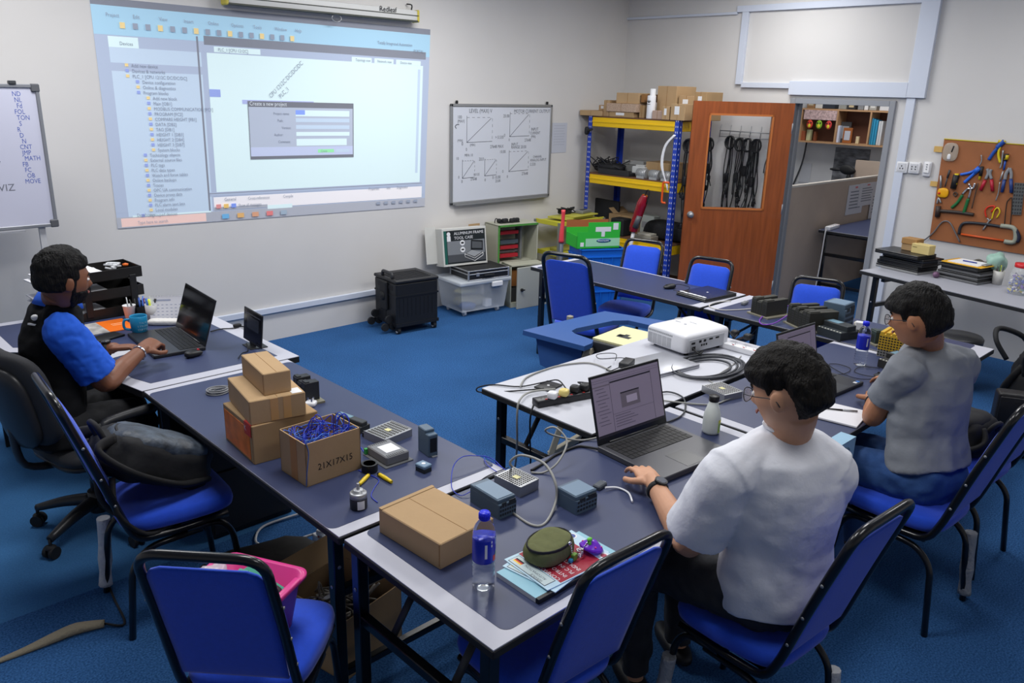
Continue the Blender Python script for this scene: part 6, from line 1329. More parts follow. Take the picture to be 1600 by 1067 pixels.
# crop frame of the board: x 1440 + .1874 u, y 200 + .1874 v
def U(u, v, d=.012): return K(1440+.1874*u, 200+.1874*v, d)
def tool(name, label, parts, cat='tool'):
    o = U(*parts[0][2][0]); t = None
    t = thing(name, label, cat, tuple(o))
    for nm, mm, pts, r, kw in parts:
        if isinstance(nm, MB): pass
        P = [U(*p)-o for p in pts]; m = MB(mm)
        if kw == 'blob':
            c = sum(P, Vector())/len(P); m.sq(c, (.02, r[0], r[1]), .7, .7, 16, 8)
        elif kw == 'sq':
            m.b2((c_ := P[0])-Vector((0, 0, 0)), P[1]+Vector((-.012, 0, 0)), .002)
        else: m.tube(P, r, 8, smooth=4 if len(P) > 2 else 0, flat=(0, 1, 1) if kw == 'flat' else None, closed=(kw == 'ring'))
        m.build(nm, t)
    return t
TB, TY, TR2, TG, TBK = mat('1f4fa8', .4), mat('d9c11f', .4), mat('b01c34', .4), mat('1c6b3a', .4), mat('1b1c1e', .5)
tool('wire_stripper', 'blue and yellow wire stripper at the top right of the tool board', [('handle', TB, [(560, 265), (600, 205), (650, 150)], .014, 0), ('handle', TY, [(655, 290), (640, 220), (655, 150)], .010, 0), ('head', TB, [(630, 165), (665, 130), (690, 110)], .02, 0), ('jaw', TY, [(640, 110), (700, 118)], .012, 0)])
tool('spanner', 'long steel spanner below the blue and yellow stripper', [('shaft', STEEL, [(680, 185), (668, 290), (655, 335)], .007, 0)])
tool('screwdriver', 'short screwdriver with a yellow and black handle at the right of the stripper', [('handle', TBK, [(708, 215), (700, 270)], .017, 0), ('grip_band', TY, [(712, 225), (702, 262)], .0175, 0), ('shaft', TB, [(698, 272), (685, 350)], .008, 0)])
tool('crimping_tool', 'bright blue crimping tool with a thin steel nose, centre of the board', [('handle', mat('2a6ad8', .4), [(325, 388), (400, 372), (450, 350)], .011, 0), ('handle', mat('2a6ad8', .4), [(355, 455), (410, 405), (460, 360)], .013, 0), ('head', mat('2a6ad8', .4), [(440, 370), (485, 330)], .022, 0), ('nose', STEEL, [(480, 315), (500, 275), (498, 225)], .005, 0)])
tool('utility_knife', 'black and yellow knife beside the bright blue crimping tool', [('grip', TBK, [(505, 320), (490, 400)], .014, 0), ('grip_band', TY, [(500, 335), (480, 430)], .010, 0)])
tool('hex_key_set', 'black and yellow folding hex key set left of the pliers', [('case', TBK, [(290, 390), (262, 505)], .026, 0), ('key_band', TY, [(294, 380), (280, 470)], .018, 0)])
tool('cutting_pliers', 'red-handled cutting pliers hanging upright', [('handle', TR2, [(530, 435), (492, 520)], .014, 0), ('handle', TR2, [(582, 430), (592, 528)], .014, 0), ('jaw', GREY, [(548, 340), (555, 375), (535, 425)], .012, 0), ('jaw', GREY, [(580, 345), (570, 380), (583, 425)], .012, 0)])
tool('cutting_pliers', 'blue-handled pliers at the right of the tool board', [('handle', mat('27407f', .4), [(690, 430), (670, 535)], .014, 0), ('handle', mat('27407f', .4), [(745, 425), (748, 540)], .014, 0), ('jaw', GREY, [(735, 335), (705, 380), (695, 430)], .014, 0), ('jaw', GREY, [(735, 335), (748, 380), (745, 425)], .012, 0)])
tool('slip_joint_pliers', 'green-handled slip joint pliers in the middle of the board', [('handle', TG, [(340, 560), (300, 620), (250, 665)], .013, 0), ('handle', TG, [(390, 590), (370, 650), (350, 710)], .014, 0), ('jaw', CHROME, [(340, 552), (380, 510), (430, 500), (445, 460)], .010, 0), ('jaw', CHROME, [(392, 585), (410, 510), (395, 465)], .010, 0)])
tool('tape_measure', 'yellow tape measure hanging at the left of the tool board', [('case', mat('e8a810', .35), [(178, 540)], (.095, .085), 'blob'), ('button', mat('d8401c', .4), [(145, 543, .024)], (.02, .02), 'blob')])
tool('spanner', 'steel adjustable spanner hanging behind the yellow tape measure', [('shaft', STEEL, [(160, 395), (160, 500)], .009, 0), ('jaw', STEEL, [(128, 630), (142, 585), (160, 625)], .008, 0)])
tool('screwdriver', 'thin dark screwdriver left of the hex key set', [('shaft', DGREY, [(195, 490), (215, 415)], .006, 0), ('tip', DGREY, [(215, 415), (235, 350)], .009, 0)])
tool('hammer', 'dark hammer lying level at the lower left of the board', [('head', mat('3b2c28', .5), [(140, 650), (130, 740)], .022, 0), ('handle', mat('3b332f', .5), [(150, 690), (300, 702), (435, 722)], .014, 0)])
tool('hacksaw', 'hacksaw with an orange blade and grey grip along the bottom', [('frame', mat('2b3038', .4), [(310, 885), (325, 820), (370, 790), (520, 800), (680, 825)], .012, 0), ('blade', mat('d85a28', .4), [(330, 885), (685, 940)], .009, 0), ('grip', mat('9a9e90', .5), [(660, 815), (760, 830), (785, 880), (770, 950), (690, 945)], .019, 0), ('grip_pad', mat('1c2038', .5), [(785, 850), (812, 910), (795, 950)], .016, 0)])
tool('scissors', 'scissors with red and yellow loops above the hacksaw', [('loop', mat('d8301c', .4), [(540, 745), (530, 690), (560, 655), (610, 655), (580, 700)], .006, 0), ('loop', TY, [(585, 760), (605, 690), (635, 665), (652, 700), (625, 750)], .006, 0), ('blade', STEEL, [(545, 755), (560, 775), (510, 850)], .007, 0), ('blade', STEEL, [(580, 760), (550, 790), (515, 848)], .006, 0)])
tool('steel_wire', 'bent grey rod hanging past the lower left corner of the board', [('rod', mat('6a6a6e', .4), [(22, 935), (100, 870), (170, 785), (230, 785), (275, 860), (318, 950)], .006, 0)])
tool('bundle_of_ties', 'small clear bag of parts at the top left of the board', [('bag', mat('c7b9a8', .3, alpha=.5), [(240, 200)], (.13, .16), 'blob'), ('label', WHT, [(228, 240, .018)], (.03, .05), 'blob'), ('ties', BLKM, [(270, 150, .02), (250, 200, .02)], .006, 0)], 'bag')
tool('screwdriver', 'long thin screwdriver pointing down at the right of the centre', [('shaft', STEEL, [(652, 450), (640, 540), (618, 605)], .005, 0), ('handle', STEEL, [(680, 360), (654, 440)], .007, 0)])
tool('file', 'long thin dark file left of the red pliers', [('blade', mat('4a3a32', .5), [(470, 460), (440, 580), (418, 670)], .005, 0)])
tool('steel_hook', 'bent dark rod hanging beside the hacksaw grip', [('rod', mat('2b2420', .5), [(690, 810), (708, 640), (725, 600), (755, 595), (740, 810)], .004, 0)])
tool('rubber_ring', 'small dark ring under the hex key set', [('ring', mat('4a3a30', .5), [(265, 550), (282, 535), (298, 550), (282, 568)], .006, 'ring')])
o = U(765, 450); m = MB(mat('55585a', .5)); p = [U(775, 455)-o, U(862, 460)-o, U(830, 725)-o, U(745, 722)-o]; m.add(p+[v+Vector((.004, 0, 0)) for v in p], [[0, 1, 2, 3], [7, 6, 5, 4], [0, 4, 5, 1], [1, 5, 6, 2], [2, 6, 7, 3], [3, 7, 4, 0]])
m.mat(mat('2f3133'))
for i in range(9):
    for j in range(4): a = p[0]*(1-(j+.5)/4)+p[1]*((j+.5)/4); b = p[3]*(1-(j+.5)/4)+p[2]*((j+.5)/4); q = a*(1-(i+.5)/9)+b*((i+.5)/9); m.b2((q.x-.001, q.y-.006, q.z-.008), (q.x+.001, q.y+.006, q.z+.008))
one(m, 'perforated_plate', 'grey perforated steel plate at the right edge of the board', 'plate', tuple(o))
# ================================================================ RIGHT TABLE CONTENTS
LG = 'closed laptops stacked on the right wall table'; fa = _a
def stackl(cenpx, zs, n, w_, d_, names, ro, cols):
    c = T(*cenpx, .75); z = .7515
    for i in range(n):
        th = zs[i]; t = thing('laptop', names[i], 'laptop', (c.x+ro[i][0], c.y+ro[i][1], z), fa+ro[i][2], LG)
        MB(mat(cols[i], .4)).b2((-w_/2, -d_/2, 0), (w_/2, d_/2, th*.55), .003).build('base', t); MB(mat('1d1e21', .35)).b2((-w_/2, -d_/2, th*.58), (w_/2, d_/2, th-.001), .003).build('lid', t); z += th
    return c, z
c1, z1 = stackl((1415, 421), (.034, .032, .030, .030, .034), 5, .40, .27, ('closed laptop with a silver base, bottom of the left stack on the wall table', 'closed black laptop second from the bottom of the left stack', 'closed black laptop in the middle of the left stack on the wall table', 'closed dark blue-black laptop second from the top of the left stack', 'closed black laptop on top of the left stack, under the small cartons'),
    ((0, 0, 0), (.01, .0, -.03), (.0, -.02, .02), (.03, -.03, -.05), (-.02, .02, .03)), ('8a8b8c', '1f2023', '1d1e21', '242832', '1c1d20'))
c2b, z2 = stackl((1509, 437), (.034, .034, .034, .032), 4, .34, .25, ('closed grey laptop, bottom of the right stack under the clipboard', 'closed grey laptop second from the bottom of the right stack', 'closed grey laptop third from the bottom of the right stack', 'closed black laptop right under the yellow clipboard'), ((0, 0, 0), (.0, .01, .02), (.01, -.01, -.02), (.0, .02, .03)), ('6a6b6e', '5f6063', '66676a', '2a2b2e'))
def rtbox(name, label, x, y, z, dims, mm, rot=0, base=None):
    r_ = Matrix.Rotation(fa, 3, 'Z') @ Vector((x, y, 0)); b_ = base or c1; t = thing(name, label, 'box', (b_.x+r_.x, b_.y+r_.y, z), fa+rot); MB(mm).b2((-dims[0]/2, -dims[1]/2, 0), (dims[0]/2, dims[1]/2, dims[2]), .003).build('box_body', t); return t
rtbox('cardboard_box', 'small brown carton at the back on the left laptop stack', -.02, .06, z1, (.13, .10, .055), CARD2)
rtbox('cardboard_box', 'small brown lidded carton on top of the other small brown one', -.02, .06, z1+.0555, (.14, .11, .05), mat('a8804f', .8), .05)
t = rtbox('cardboard_box', 'cream carton beside the small brown ones on the left laptop stack', .12, .01, z1, (.16, .09, .08), mat('d6c283', .7), .03); m = MB(mat('6f6238')); m.b2((-.07, -.046, .05), (-.03, -.0455, .055)); m.b2((-.06, -.015, .08), (.05, -.012, .0806)); m.build('printed_line', t)
t = thing('clipboard', 'yellow clipboard with papers on the right laptop stack', 'clipboard', (c2b.x, c2b.y, z2), fa+.05); MB(mat('e8b020', .4)).b2((-.16, -.13, 0), (.17, .13, .008), .002).build('board', t); MB(PAPER).b2((-.12, -.11, .008), (.13, .11, .012)).build('papers', t)
m = MB(STEEL); m.b2((.12, -.05, .011), (.16, .05, .022), .004); m.build('clip', t); one(MB(mat('2a3f9a', .4)).tube([(-.05, 0, 0), (.06, 0.01, 0)], .005, 8), 'pen', 'blue pen lying on the papers of the yellow clipboard', 'pen', (c2b.x-.01, c2b.y, z2+.017), fa)
R_ = Matrix.Rotation(fa, 3, 'Z')
def rt_at(px, dy=0): p = T(*px, .75); return p
p = c2b + R_ @ Vector((.02, .15, 0)); m = MB(mat('4b4740', .5)); m.tube([(-.08, 0, .0), (-.04, .02, .02), (.02, .0, .01), (.05, .02, .02)], .012, 8, smooth=4); m.sq((.06, .0, .01), (.07, .05, .03), .7, .7, 14, 8); one(m, 'spectacles_case', 'small dark gadget behind the yellow clipboard', 'gadget', (p.x, p.y, z2-.01), fa)
p = c2b + R_ @ Vector((.13, .16, 0)); one(MB(mat('a9d3c4', .3, alpha=.75)).sq((0, 0, .07), (.20, .14, .18), .9, .9, 30, 18, fn=lambda q: q*(1+.35*noise.noise(q*16))*(1-.3*max(0, q.z)/.09)), 'plastic_bag', 'crumpled pale green plastic bag behind the clipboard', 'bag', (p.x, p.y, z2-.03))
p = T(1557, 444); t = thing('pen_cup', 'white plastic cup of pens on the right wall table', 'cup', (p.x, p.y, .7515)); MB(mat('c9c8c4', .5)).lathe([(.035, 0), (.043, .11), (.041, .11), (.034, .006), (0, .006)], seg=24).build('cup_body', t); random.seed(9)
for i, c in enumerate(('2b2b2b', '7a1f1f', 'd8d838', '2b2b2b', '3a6a3a', '555555')):
    a = random.uniform(0, 6.28); m = MB(mat(c, .4)); m.tube([(.01*cos(a), .01*sin(a), .01), (.035*cos(a), .035*sin(a), .14+.02*random.random())], .004, 6); one_ = m.build('pen', t)
p = T(1590, 459); t = thing('sweet_jar', 'clear jar with a red lid full of wrapped sweets at the right edge', 'jar', (p.x, p.y, .7515)); MB(mat('eef2f6', .05, alpha=.25)).lathe([(.075, 0), (.078, .01), (.078, .15), (.06, .20), (.05, .21)], seg=32).build('glass', t); MB(mat('c81f28', .35)).lathe([(.058, .205), (.06, .21), (.06, .235), (0, .237)], seg=32).build('lid', t)
m = MB(); random.seed(7); cols = [mat(c, .4) for c in ('3a55c8', 'd8c83a', 'e8e8ee', '7a4fb8', '3a55c8', '2a2a6a')]
for i in range(150):
    a = random.uniform(0, 6.28); r_ = .068*sqrt(random.random()); z = .012+.13*random.random(); m.mat(cols[i % 6]); m.box((r_*cos(a), r_*sin(a), z), (.022, .012, .010), .002, Matrix.Rotation(random.uniform(0, 3), 3, Vector((random.random(), random.random(), random.random())).normalized()))
o_ = m.build('sweets', t); o_['kind'] = 'stuff'
one(MB(mat('7ab8a8', .4)).b2((-.05, -.01, 0), (.05, .01, .19)).mat(mat('5a7a4a', .4)).b2((-.06, .012, 0), (.0, .02, .22)), 'file_folders', 'green folders standing behind the sweet jar', 'folders', (p.x+.14, p.y-.03, .7515), fa)
p = T(1462, 437); one(MB(mat('7a5a78', .4, alpha=.9)).sq((0, 0, .025), (.07, .05, .05), .9, .9, 16, 8, fn=lambda q: q*(1+.3*noise.noise(q*30))), 'plastic_wrapper', 'small crumpled purple wrapper between the two laptop stacks', 'wrapper', (p.x+.08, p.y+.03, .7515))
# ================================================================ LEFT DESK CONTENTS
a = T(228, 488); t = thing('letter_tray', 'three-tier black letter tray with papers on the left desk', 'tray', (a.x-.25, a.y+.13, .7515), radians(3)); w_, d_ = .50, .27
for i, z in enumerate((.0, .115, .23)):
    m = MB(mat('1c1b1a', .4)); m.b2((-w_/2, -d_/2, z), (w_/2, d_/2, z+.005)); m.b2((w_/2-.006, -d_/2, z), (w_/2, d_/2, z+.065), .002)
    for y in (-d_/2, d_/2-.005): m.add([(-w_/2, y, z), (w_/2, y, z), (w_/2, y, z+.065), (-w_*.15, y, z+.062), (-w_/2, y, z+.01), (-w_/2, y+.005, z), (w_/2, y+.005, z), (w_/2, y+.005, z+.065), (-w_*.15, y+.005, z+.062), (-w_/2, y+.005, z+.01)], [[0, 1, 2, 3, 4], [9, 8, 7, 6, 5], [3, 2, 7, 8], [4, 3, 8, 9], [0, 5, 6, 1]])
    tr = m.build('tray_level', t); m = MB(mat('e2e2e6', .7)); random.seed(i)
    for k in range(5): m.box((-.13+random.uniform(-.04, .03), random.uniform(-.01, .01), z+.010+k*.010), (.34, .22, .007), 0, random.uniform(-.12, .12))
    m.build('paper_stack', tr)
for x in (-.08, w_/2-.06):
    for y in (-d_/2-.003, d_/2+.003): m = MB(BLK); m.b2((x-.02, y-.005, .02), (x+.02, y+.005, .25), .003); m.build('riser', t)
m = MB(mat('dfe2e6', .15, alpha=.7)); random.seed(2); zt = .7515+.275
for k in range(5): m.tube([(random.uniform(-.05, .05), random.uniform(-.04, .04), random.uniform(0, .03)) for _ in range(4)], .006, 6, smooth=3)
one(m, 'plastic_wrapping', 'clear plastic wrapping lying in the top letter tray', 'wrapping', (a.x-.12, a.y+.13, zt))
one(MB(ORG).lathe([(.016, 0), (.018, .012), (0, .018)], seg=16), 'bottle_cap', 'small orange cap in the top letter tray', 'cap', (a.x-.04, a.y+.15, zt+.002))
p = T(219, 522); t = thing('coffee_mug', 'turquoise blue coffee mug with white lettering on the left desk', 'mug', tuple(p+Z3*.0015), radians(-60)); t.scale = (1.13, 1.13, 1.13); MG = mat('1f86b4', .3)
MB(MG).lathe([(.030, 0), (.035, .004), (.041, .05), (.042, .095), (.040, .097), (.038, .093), (.037, .05), (.031, .008), (0, .008)], seg=36).build('mug_body', t)
m = MB(MG); m.tube([(-.038*cos(.6), -.038*sin(.6), .078), (-.066*cos(.6), -.066*sin(.6), .074), (-.068*cos(.6), -.068*sin(.6), .035), (-.036*cos(.6), -.036*sin(.6), .024)], .0065, 8, smooth=6); m.build('handle', t)
m = MB(mat('9fc6dc', .5)); 
for i, s_ in enumerate(('TALK', 'STRONG', 'COFFEE')):
    for j, ch in enumerate(s_):
        aa = radians(-20+ (j-len(s_)/2)*13); m.text(ch, .014, frame((.0425*cos(aa), .0425*sin(aa), .062-i*.017), (-sin(aa), cos(aa), 0), Z3))
m.build('lettering', t)
one(MB(BLKG).lathe([(.0368, 0), (0, .001)], seg=24), 'coffee', 'dark coffee inside the turquoise mug', 'drink', tuple(p+Z3*.08))
cen, rz, w_, d_ = rect((137.5, 526), (206, 514), (194, 498)); t = thing('brochure', 'orange and white brochure lying in front of the mug', 'brochure', (cen.x, cen.y, .752), rz); w_ = max(w_, .3)
MB(mat('a9a7a5', .5, var=.5, vs=12)).b2((-w_/2, -d_/2, 0), (.0, d_/2, .004)).build('photo_half', t); m = MB(mat('e8701c', .45)); m.b2((0, -d_/2, 0), (w_/2, d_/2, .004)); m.mat(mat('f2c9a0')); 
for i in range(2): m.b2((w_*.18, d_*.1-i*.03, .004), (w_*.42, d_*.1-i*.03+.006, .0045))
m.build('orange_half', t)
cen, rz, w_, d_ = rect((160, 535), (203, 523), (196, 515)); one(MB(BLK).b2((-.12, -.05, 0), (.10, .05, .012), .004, 2), 'tablet_case', 'slim black case beside the brochure on the left desk', 'case', (cen.x-.04, cen.y-.02, .752), rz)
one(MB(mat('b9bac0', .8)).b2((-.12, -.08, 0), (.12, .08, .002)), 'paper_sheet', 'grey sheet of paper under the forearm of the man on the left', 'paper', (T(165, 555).x, T(165, 555).y, .752), .3)
p = T(204, 500); t = thing('paper_cup', 'white paper cup with a metal straw on the left desk', 'cup', (p.x, p.y, .752)); MB(WHT).lathe([(.024, 0), (.036, .09), (.038, .092), (.034, .09), (.023, .004), (0, .004)], seg=24).build('cup_body', t); MB(STEEL).cyl((0, 0, .01), (-.006, .012, .14), .004, seg=8).build('straw', t)
p = T(221, 496); t = thing('pen_holder', 'black desk pen holder full of blue pens', 'pen holder', (p.x, p.y, .752), radians(20)); m = MB(BLK)
m.b2((-.05, -.03, 0), (.05, .03, .005)); 
for q in (((-.05, -.03), (.05, -.027)), ((-.05, .027), (.05, .03)), ((-.05, -.03), (-.047, .03)), ((.047, -.03), (.05, .03)), ((-.001, -.03), (.001, .03))): m.b2((*q[0], 0), (*q[1], .075))
m.build('holder_body', t); random.seed(5)
for i in range(7): x = random.uniform(-.038, .038); m = MB(mat(('2b4f9a', '3b6ac0', '1b1b1d', '6a2f5a')[i % 4], .4)); m.tube([(x, random.uniform(-.015, .015), .01), (x*1.4, random.uniform(-.03, .03), .12)], .0045, 6); m.build('pen', t)
p = T(240, 500); t = thing('pen_holder', 'frosted pen cup holding highlighters beside the desk calendar', 'pen holder', (p.x, p.y, .752)); m = MB(mat('cfcfd0', .5, alpha=.8)); m.lathe([(.036, 0), (.042, .10), (.040, .10), (.034, .004), (0, .004)], seg=24); m.build('cup_body', t)
for i, c in enumerate(('d8e838', 'e8409a', '3a6ac0', 'd8e838', '222222')): a_ = i*1.3; m = MB(mat(c, .4)); m.tube([(.012*cos(a_), .012*sin(a_), .01), (.03*cos(a_), .03*sin(a_), .135)], .007, 8); m.build('highlighter', t)
A, B = T(249, 503), T(277, 502); u = (B-A).normalized(); t = thing('desk_calendar', 'white spiral desk calendar behind the laptop on the left desk', 'calendar', tuple((A+B)/2+Z3*.001), atan2(u.y, u.x)); M = Matrix.Rotation(radians(-14), 4, 'X'); w_ = .20
m = MB(mat('dcdde4', .7)); m.M = M; m.b2((-w_/2, 0, 0), (w_/2, .002, .155)); m.M = Matrix.Translation((0, .08, 0)) @ Matrix.Rotation(radians(15), 4, 'X'); m.b2((-w_/2, 0, 0), (w_/2, .002, .155)); m.build('pages', t)
m = MB(mat('9fa6bc')); m.M = M
for i in range(7):
    for j in range(5): m.b2((-w_*.42+i*w_*.125, -.0006, .02+j*.02), (-w_*.42+i*w_*.125+.012, 0, .024+j*.02))
m.b2((-w_*.4, -.0006, .125), (w_*.1, 0, .135)); m.build('date_grid', t); m = MB(DGREY); m.M = M
for i in range(22): x = -w_*.46+i*w_*.92/21; m.tube([(x, -.004, .150), (x, .0, .159), (x, .006, .150)], .0008, 4)
m.build('spiral_binding', t)
cen, rz, w_, d_ = rect((234, 511), (272, 511), (275, 503)); t = thing('wrapped_device', 'small white wrapped device in front of the desk calendar', 'device', (cen.x, cen.y, .752), rz); MB(mat('d6d4d0', .5, bump=.4, bs=40)).sq((0, 0, .016), (.19, .07, .034), .4, .5, 20, 8).build('wrapping', t)
cable('cable', [T(329, 518, .757), T(345, 514, .757), T(362, 513, .757), T(378, 510, .757), T(392, 514, .757)], .0035, BLKM, 'black cable lying between the laptop and the portable monitor'); p = T(371, 512); one(MB(BLKM).sq((0, 0, .012), (.05, .03, .022), .6, .6, 14, 8), 'cable_adapter', 'small black adapter on the cable behind the left laptop', 'adapter', (p.x, p.y, .752))
cable('cable', [T(385, 536, .78), T(387, 548, .757), T(378, 552, .757), T(372, 560, .757)], .0025, BLKM, 'short black cable at the foot of the portable monitor')
# ================================================================ ON AND UNDER THE CHAIRS
def backpack(name, label, loc, rz, dims, col, seed, tilt=0, cat='backpack', straps=True):
    t = thing(name, label, cat, loc, rz); R = Matrix.Rotation(tilt, 3, 'Y'); w_, d_, h_ = dims; random.seed(seed); sd = Vector((seed*3.1, 0, 0))
    def fn(p):
        k = noise.noise(p*6+sd)*.18+noise.noise(p*15+sd)*.10+noise.noise(p*34+sd)*.04; return Vector((p.x*(1+k), p.y*(1+k), p.z*(1+k*.8)))
    m = MB(mat(*col[0])); m.sq((0, 0, h_/2), dims, .55, .6, 44, 26, R=None, fn=fn); b = m.build('main_body', t)
    m = MB(mat(*col[1])); m.sq((0, 0, h_*.82), (w_*.8, d_*.86, h_*.5), .6, .7, 32, 14, fn=fn); m.build('front_pocket', t)
    m = MB(mat('141416', .6)); m.tube([(w_*.36*cos(a), d_*.40*sin(a), h_*.90+.012*sin(3*a)) for a in [k*pi/9 for k in range(-4, 13)]], .006, 6, smooth=2); m.build('zip', t)
    if straps:
        for s_ in (-1, 1): m = MB(mat('19191b', .85)); m.tube([(-w_*.42, s_*d_*.2, h_*.8), (-w_*.55, s_*d_*.35, h_*.55), (-w_*.3, s_*d_*.56, h_*.3), (w_*.1, s_*d_*.58, h_*.2), (w_*.38, s_*d_*.45, h_*.35)], .026, 8, smooth=5, flat=(0, 0, 1)); m.build('shoulder_strap', t)
    m = MB(mat('19191b', .8)); m.tube([(-w_*.46, -.04, h_*.7), (-w_*.56, -.03, h_*.95), (-w_*.56, .03, h_*.95), (-w_*.46, .04, h_*.7)], .012, 8, smooth=4); m.build('grab_handle', t); return t
CAMO = ('2b3138', .6, 0, .45, 14, .6, 9)
def mm_(h, *a): return (h,)+a
t = backpack('backpack', 'black and grey quilted backpack lying on the blue chair', (1.00, 3.18, .60), radians(4), (.50, .30, .19), (('17181b', .8, 0, .15, 10, .5, 14), ('3a434e', .5, 0, .7, 18, 1.0, 16)), 3)
t.rotation_euler = (0, radians(27), radians(4)); t.location = (.98, 3.17, .585)
for y in (-.13, .02): cable_ = MB(mat('19191b', .85)).tube([(-.20, y, .02), (-.16, y-.05, -.10), (-.02, y-.06, -.17), (.08, y-.05, -.12)], .018, 8, smooth=4, flat=(0, 1, 0)).build('hanging_strap', t)
SEZ = .455
rim = [T(*q, .66) for q in ((337, 901), (399, 870), (477, 893), (428, 984))]; cx = sum(rim, Vector())/4; u = (rim[1]-rim[0]); 
t = thing('basket', 'pink plastic basket with a smiling face, on the foreground chair', 'basket', (cx.x-.035, cx.y+.03, SEZ+.032), radians(28)); w_, d_, h_ = .21, .28, .17
PK = mat('e0418f', .35); m = MB(PK); k = .80
def rr(w, d, z, r=.04, n=5):
    P = []
    for (sx, sy, a0) in ((1, 1, 0), (-1, 1, 90), (-1, -1, 180), (1, -1, 270)):
        for i in range(n+1): a_ = radians(a0+90*i/n); P.append((sx*(w/2-r)+r*cos(a_), sy*(d/2-r)+r*sin(a_), z))
    return P
R0, R1, R2, R3, R4 = rr(w_*k, d_*k, 0), rr(w_, d_, h_), rr(w_+.03, d_+.03, h_), rr(w_+.03, d_+.03, h_+.012), rr(w_-.006, d_-.006, h_+.012); R5 = rr(w_*k-.008, d_*k-.008, .006); n = len(R0)
V = R0+R1+R2+R3+R4+R5; F = [[L*n+i, L*n+(i+1) % n, (L+1)*n+(i+1) % n, (L+1)*n+i] for L in range(5) for i in range(n)]+[list(range(n))[::-1], list(range(5*n, 6*n))]
m.add(V, F, True); m.build('basket_body', t)
for s_ in (-1, 1): MB(PK).b2((-.055, s_*(d_/2+.008)-.012, h_+.004), (.055, s_*(d_/2+.008)+.012, h_+.022), .005, 2).build('handle', t)
m = MB(mat('f0a8cc', .5)); M = frame((w_/2*.92+.004, 0, h_*.5), (0, 1, 0), (.12, 0, 1)); m.M = M; m.tube([(-.07, .0, .002), (-.045, -.035, .0015), (0, -.05, .001), (.045, -.035, .0015), (.07, .0, .002)], .0055, 6, smooth=5); m.sq((-.03, .02, .004), (.012, .03, .003), 1, 1, 12, 4); m.sq((.03, .02, .004), (.012, .03, .003), 1, 1, 12, 4); m.build('smiling_face', t)
R_ = Matrix.Rotation(radians(28), 3, 'Z'); bo = Vector((cx.x-.035, cx.y+.03, SEZ+.04))
def inb(x, y, z): p = R_ @ Vector((x, y, 0)); return (bo.x+p.x, bo.y+p.y, bo.z+z)
GB = mat('2f8f74', .4)
for i, (x, y, z, r_, lab) in enumerate(((.045, -.01, .07, .9, 'silver and green boxed module nearest the right rim of the pink basket'), (-.025, .045, .08, .1, 'silver and green boxed module lying across the back of the pink basket'))):
    t = thing('boxed_module', lab, 'module', inb(x, y, z), radians(28)+radians(-8+95*i)); m = MB(mat('b9c0c2', .35, .4)); M = Matrix.Rotation(radians(14 if i == 0 else -6), 4, 'X'); m.M = M; m.b2((-.022, -.085, 0), (.022, .085, .085), .006); m.build('case', t); m = MB(GB); m.M = M; m.b2((-.017, -.078, .085), (.017, .078, .088)); m.mat(WHT); m.b2((-.008, -.02, .088), (.010, .0, .0895)); m.build('green_face', t)
one(MB(BLKM).sq((0, 0, .05), (.08, .07, .10), .7, .7, 20, 12), 'cloth_pouch', 'black pouch hanging over the front of the pink basket', 'pouch', inb(.02, -.07, .05))
one(MB(mat('e6e4ea', .25, alpha=.55)).sq((0, 0, .06), (.13, .12, .16), .9, .9, 26, 16, fn=lambda p: p*(1+.45*noise.noise(p*20))), 'plastic_bag', 'crumpled clear plastic bag sticking out of the pink basket', 'bag', inb(-.06, .09, .10))
# floor things on the left
t = backpack('backpack', 'dark brown backpack lying on the carpet under the left tables', (1.36, 2.84, .0), radians(-20), (.50, .34, .22), (('2c2722', .8, 0, .15, 10, .4, 10), ('26221f', .8, 0, .15, 10, .3, 10)), 7)
A, B = T(497, 832, .03), T(545, 880, .03); u = (B-A).normalized(); L = .42; cen = A+u*L/2
pstrip('power_strip', 'long white power strip lying on the carpet under the left tables', cen, atan2(u.y, u.x), L, .065, .04, 5, WHTG, z=.0)
one(MB(WHTG).sq((0, 0, .018), (.05, .05, .034), .45, .5, 20, 10), 'wall_plug', 'white plug at the end of the white floor power strip', 'plug', (A.x+u.x*.05, A.y+u.y*.05, .042), .4)
cable('cable', [T(482, 799, .012), T(450, 808, .012), T(412, 822, .012), T(400, 838, .012), T(405, 850, .012), T(440, 850, .02), T(485, 836, .03), T(495, 833, .03)], .006, mat('c6c7ca', .5), 'white cable on the carpet leading to the floor power strip')
cable('cable', [T(545, 880, .02), T(562, 890, .02), T(585, 888, .02), T(600, 870, .02)], .005, mat('c6c7ca', .5), 'white cable leaving the floor power strip under the front table')
def ocarton(label, loc, rz, w_, d_, h_):
    t = thing('open_carton', label, 'box', loc, rz); m = MB(CARD); k = .004
    m.b2((-w_/2, -d_/2, 0), (w_/2, d_/2, k))
    for p, q in (((-w_/2, -d_/2), (w_/2, -d_/2+k)), ((-w_/2, d_/2-k), (w_/2, d_/2)), ((-w_/2, -d_/2), (-w_/2+k, d_/2)), ((w_/2-k, -d_/2), (w_/2, d_/2))): m.b2((*p, 0), (*q, h_))
    m.build('box_body', t)
    for s_, ax in ((1, 'x'), (-1, 'x'), (1, 'y')):
        m = MB(CARD2); 
        if ax == 'x': m.M = Matrix.Translation((s_*w_/2, 0, h_)) @ Matrix.Rotation(s_*radians(35), 4, 'Y'); m.b2((-.002, -d_/2, 0), (.002, d_/2, .10))
        else: m.M = Matrix.Translation((0, s_*d_/2, h_)) @ Matrix.Rotation(-s_*radians(40), 4, 'X'); m.b2((-w_/2, -.002, 0), (w_/2, .002, .10))
        m.build('flap', t)
    return t
ocarton('open brown carton of grey cables on the carpet under the table corner', (1.42, 2.40, 0), radians(12), .32, .34, .26)
random.seed(17); m = MB(mat('8a867e', .5))
